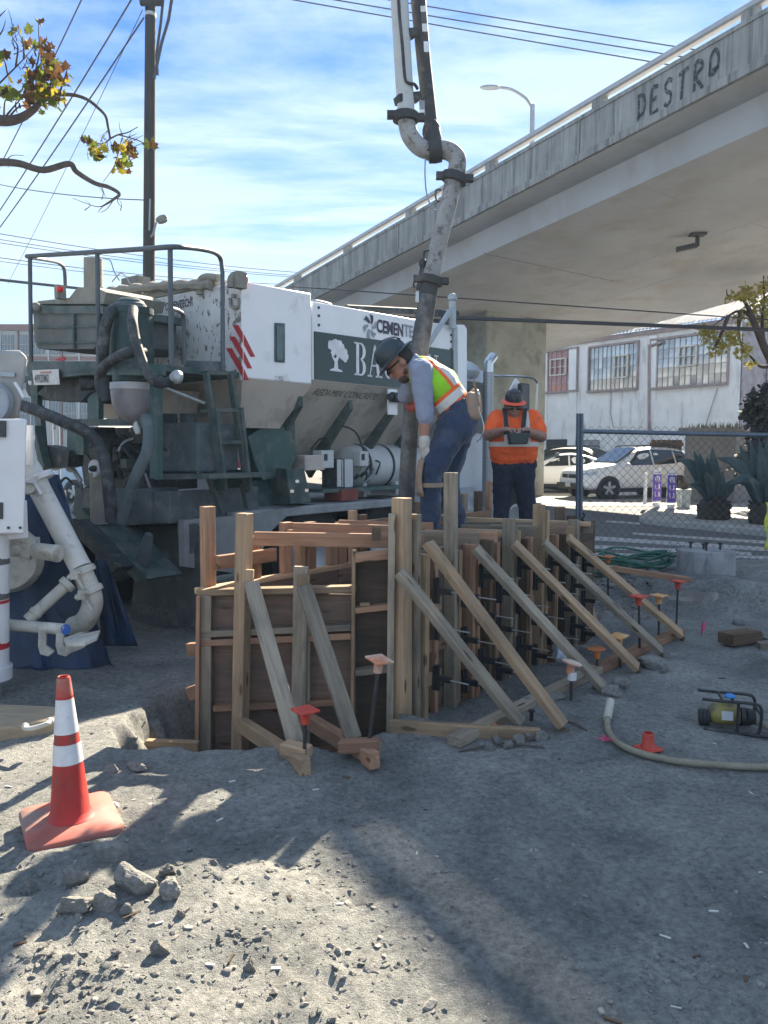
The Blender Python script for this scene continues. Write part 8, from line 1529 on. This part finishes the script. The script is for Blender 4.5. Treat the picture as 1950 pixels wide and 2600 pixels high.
for q in (((-30, 240), (20, 190), (60, 150), (85, 120)), ((20, 190), (10, 150), (-10, 130)), ((40, 170), (45, 120), (30, 90), (35, 60)), ((60, 150), (60, 110), (45, 80)), ((75, 240), (90, 180), (100, 130), (98, 80), (98, 55)), ((90, 180), (120, 140), (130, 105)), ((10, 300), (12, 260), (20, 245)), ((15, 295), (40, 265), (60, 245)), ((100, 250), (80, 200), (60, 160)), ((-20, 60), (0, 40), (15, 25)), ((-20, 110), (5, 80), (15, 50)), ((150, 240), (165, 195), (175, 160)), ((20, 300), (50, 270), (80, 270))): branch(q, 0.012, 0.003, 4)
def plane_leaf():
    pts = []; lob = [(0.0, -0.42), (0.18, -0.28), (0.46, -0.22), (0.30, -0.04), (0.52, 0.20), (0.24, 0.20), (0.16, 0.34), (0.0, 0.58)]
    full = lob+[(-x, y) for x, y in reversed(lob[1:-1])]
    bm = MB(); c = (0, 0.02, 0.0); vs = [c]+[(x, y, 0.10*abs(x)+0.05*y*y) for x, y in full]; n = len(full); bm.add(vs, [(0, 1+i, 1+(i+1) % n) for i in range(n)]); return bm.mesh('leaf')
lms = []
for mt in (LFY, LFG, LFB, LFG, LFB): me = plane_leaf(); me.materials.append(mt); lms.append(me)
def put_leaf(u, v, dy, s_, mi=None):
    p = Bt(u, v, dy); M = Matrix.Translation(p) @ Matrix.Rotation(rr.uniform(0, 6.28), 4, 'Z') @ Matrix.Rotation(rr.uniform(0.3, 2.2), 4, 'X') @ Matrix.Rotation(rr.uniform(-1.0, 1.0), 4, 'Y') @ Matrix.Diagonal((s_, s_, s_, 1)); put(bpy.data.objects.new('leaf', lms[mi if mi is not None else rr.randrange(5)]), M, ptree)
for _ in range(46):      # fine bare twigs
    u_, v_ = rr.choice(((60, 160), (90, 150), (30, 110), (120, 190), (20, 250), (280, 370), (320, 350), (60, 250), (40, 60), (270, 520)))
    u_ += rr.gauss(0, 26); v_ += rr.gauss(0, 22); a_ = rr.uniform(-2.6, -0.4); l_ = rr.uniform(18, 46)
    fin('twig', MB().tube(spline([Bt(u_, v_), Bt(u_+l_*0.5*math.cos(a_)+rr.gauss(0, 3), v_+l_*0.5*math.sin(a_)), Bt(u_+l_*math.cos(a_+rr.gauss(0, .4)), v_+l_*math.sin(a_))], 3), [0.006-0.0007*k for k in range(7)], 5), BARK, ptree)
for (u, v, ru, rv, n) in ((105, 215, 52, 60, 95), (115, 140, 24, 38, 34), (140, 255, 28, 32, 34), (145, 190, 40, 30, 26), (25, 235, 26, 16, 18), (98, 54, 8, 8, 3), (48, 75, 24, 18, 9), (5, 140, 12, 12, 6), (75, 110, 26, 16, 9), (80, 190, 40, 18, 14),
                          (245, 380, 26, 20, 24), (225, 358, 10, 10, 5), (330, 375, 20, 22, 22), (310, 418, 26, 14, 20), (290, 380, 12, 10, 7), (378, 372, 14, 14, 7), (255, 400, 12, 10, 5)):
    for _ in range(n): put_leaf(u+rr.gauss(0, 0.5)*ru, v+rr.gauss(0, 0.5)*rv, rr.uniform(-.3, .3), rr.uniform(0.07, 0.135))

# ================================================================== added air volume imitating the lens-flare veil, lifts shadows and distance
VEIL_DENSITY = 0.0010
hm = bpy.data.materials.new('flare_veil'); hm.use_nodes = True; hm.node_tree.nodes.clear()
ho = hm.node_tree.nodes.new('ShaderNodeOutputMaterial'); pv = hm.node_tree.nodes.new('ShaderNodeVolumePrincipled')
pv.inputs['Color'].default_value = (0.50, 0.74, 1.0, 1); pv.inputs['Density'].default_value = VEIL_DENSITY; pv.inputs['Anisotropy'].default_value = 0.2
hm.node_tree.links.new(pv.outputs[0], ho.inputs['Volume'])
hb = fin('flare_veil', MB().box((25, 320, 8.4), (560, 765, 19.4)), hm, M=Matrix.Identity(4)); tag(hb, 'thin added veil over the whole site imitating lens flare', None, kind='stuff')
SC.cycles.volume_bounces = 0
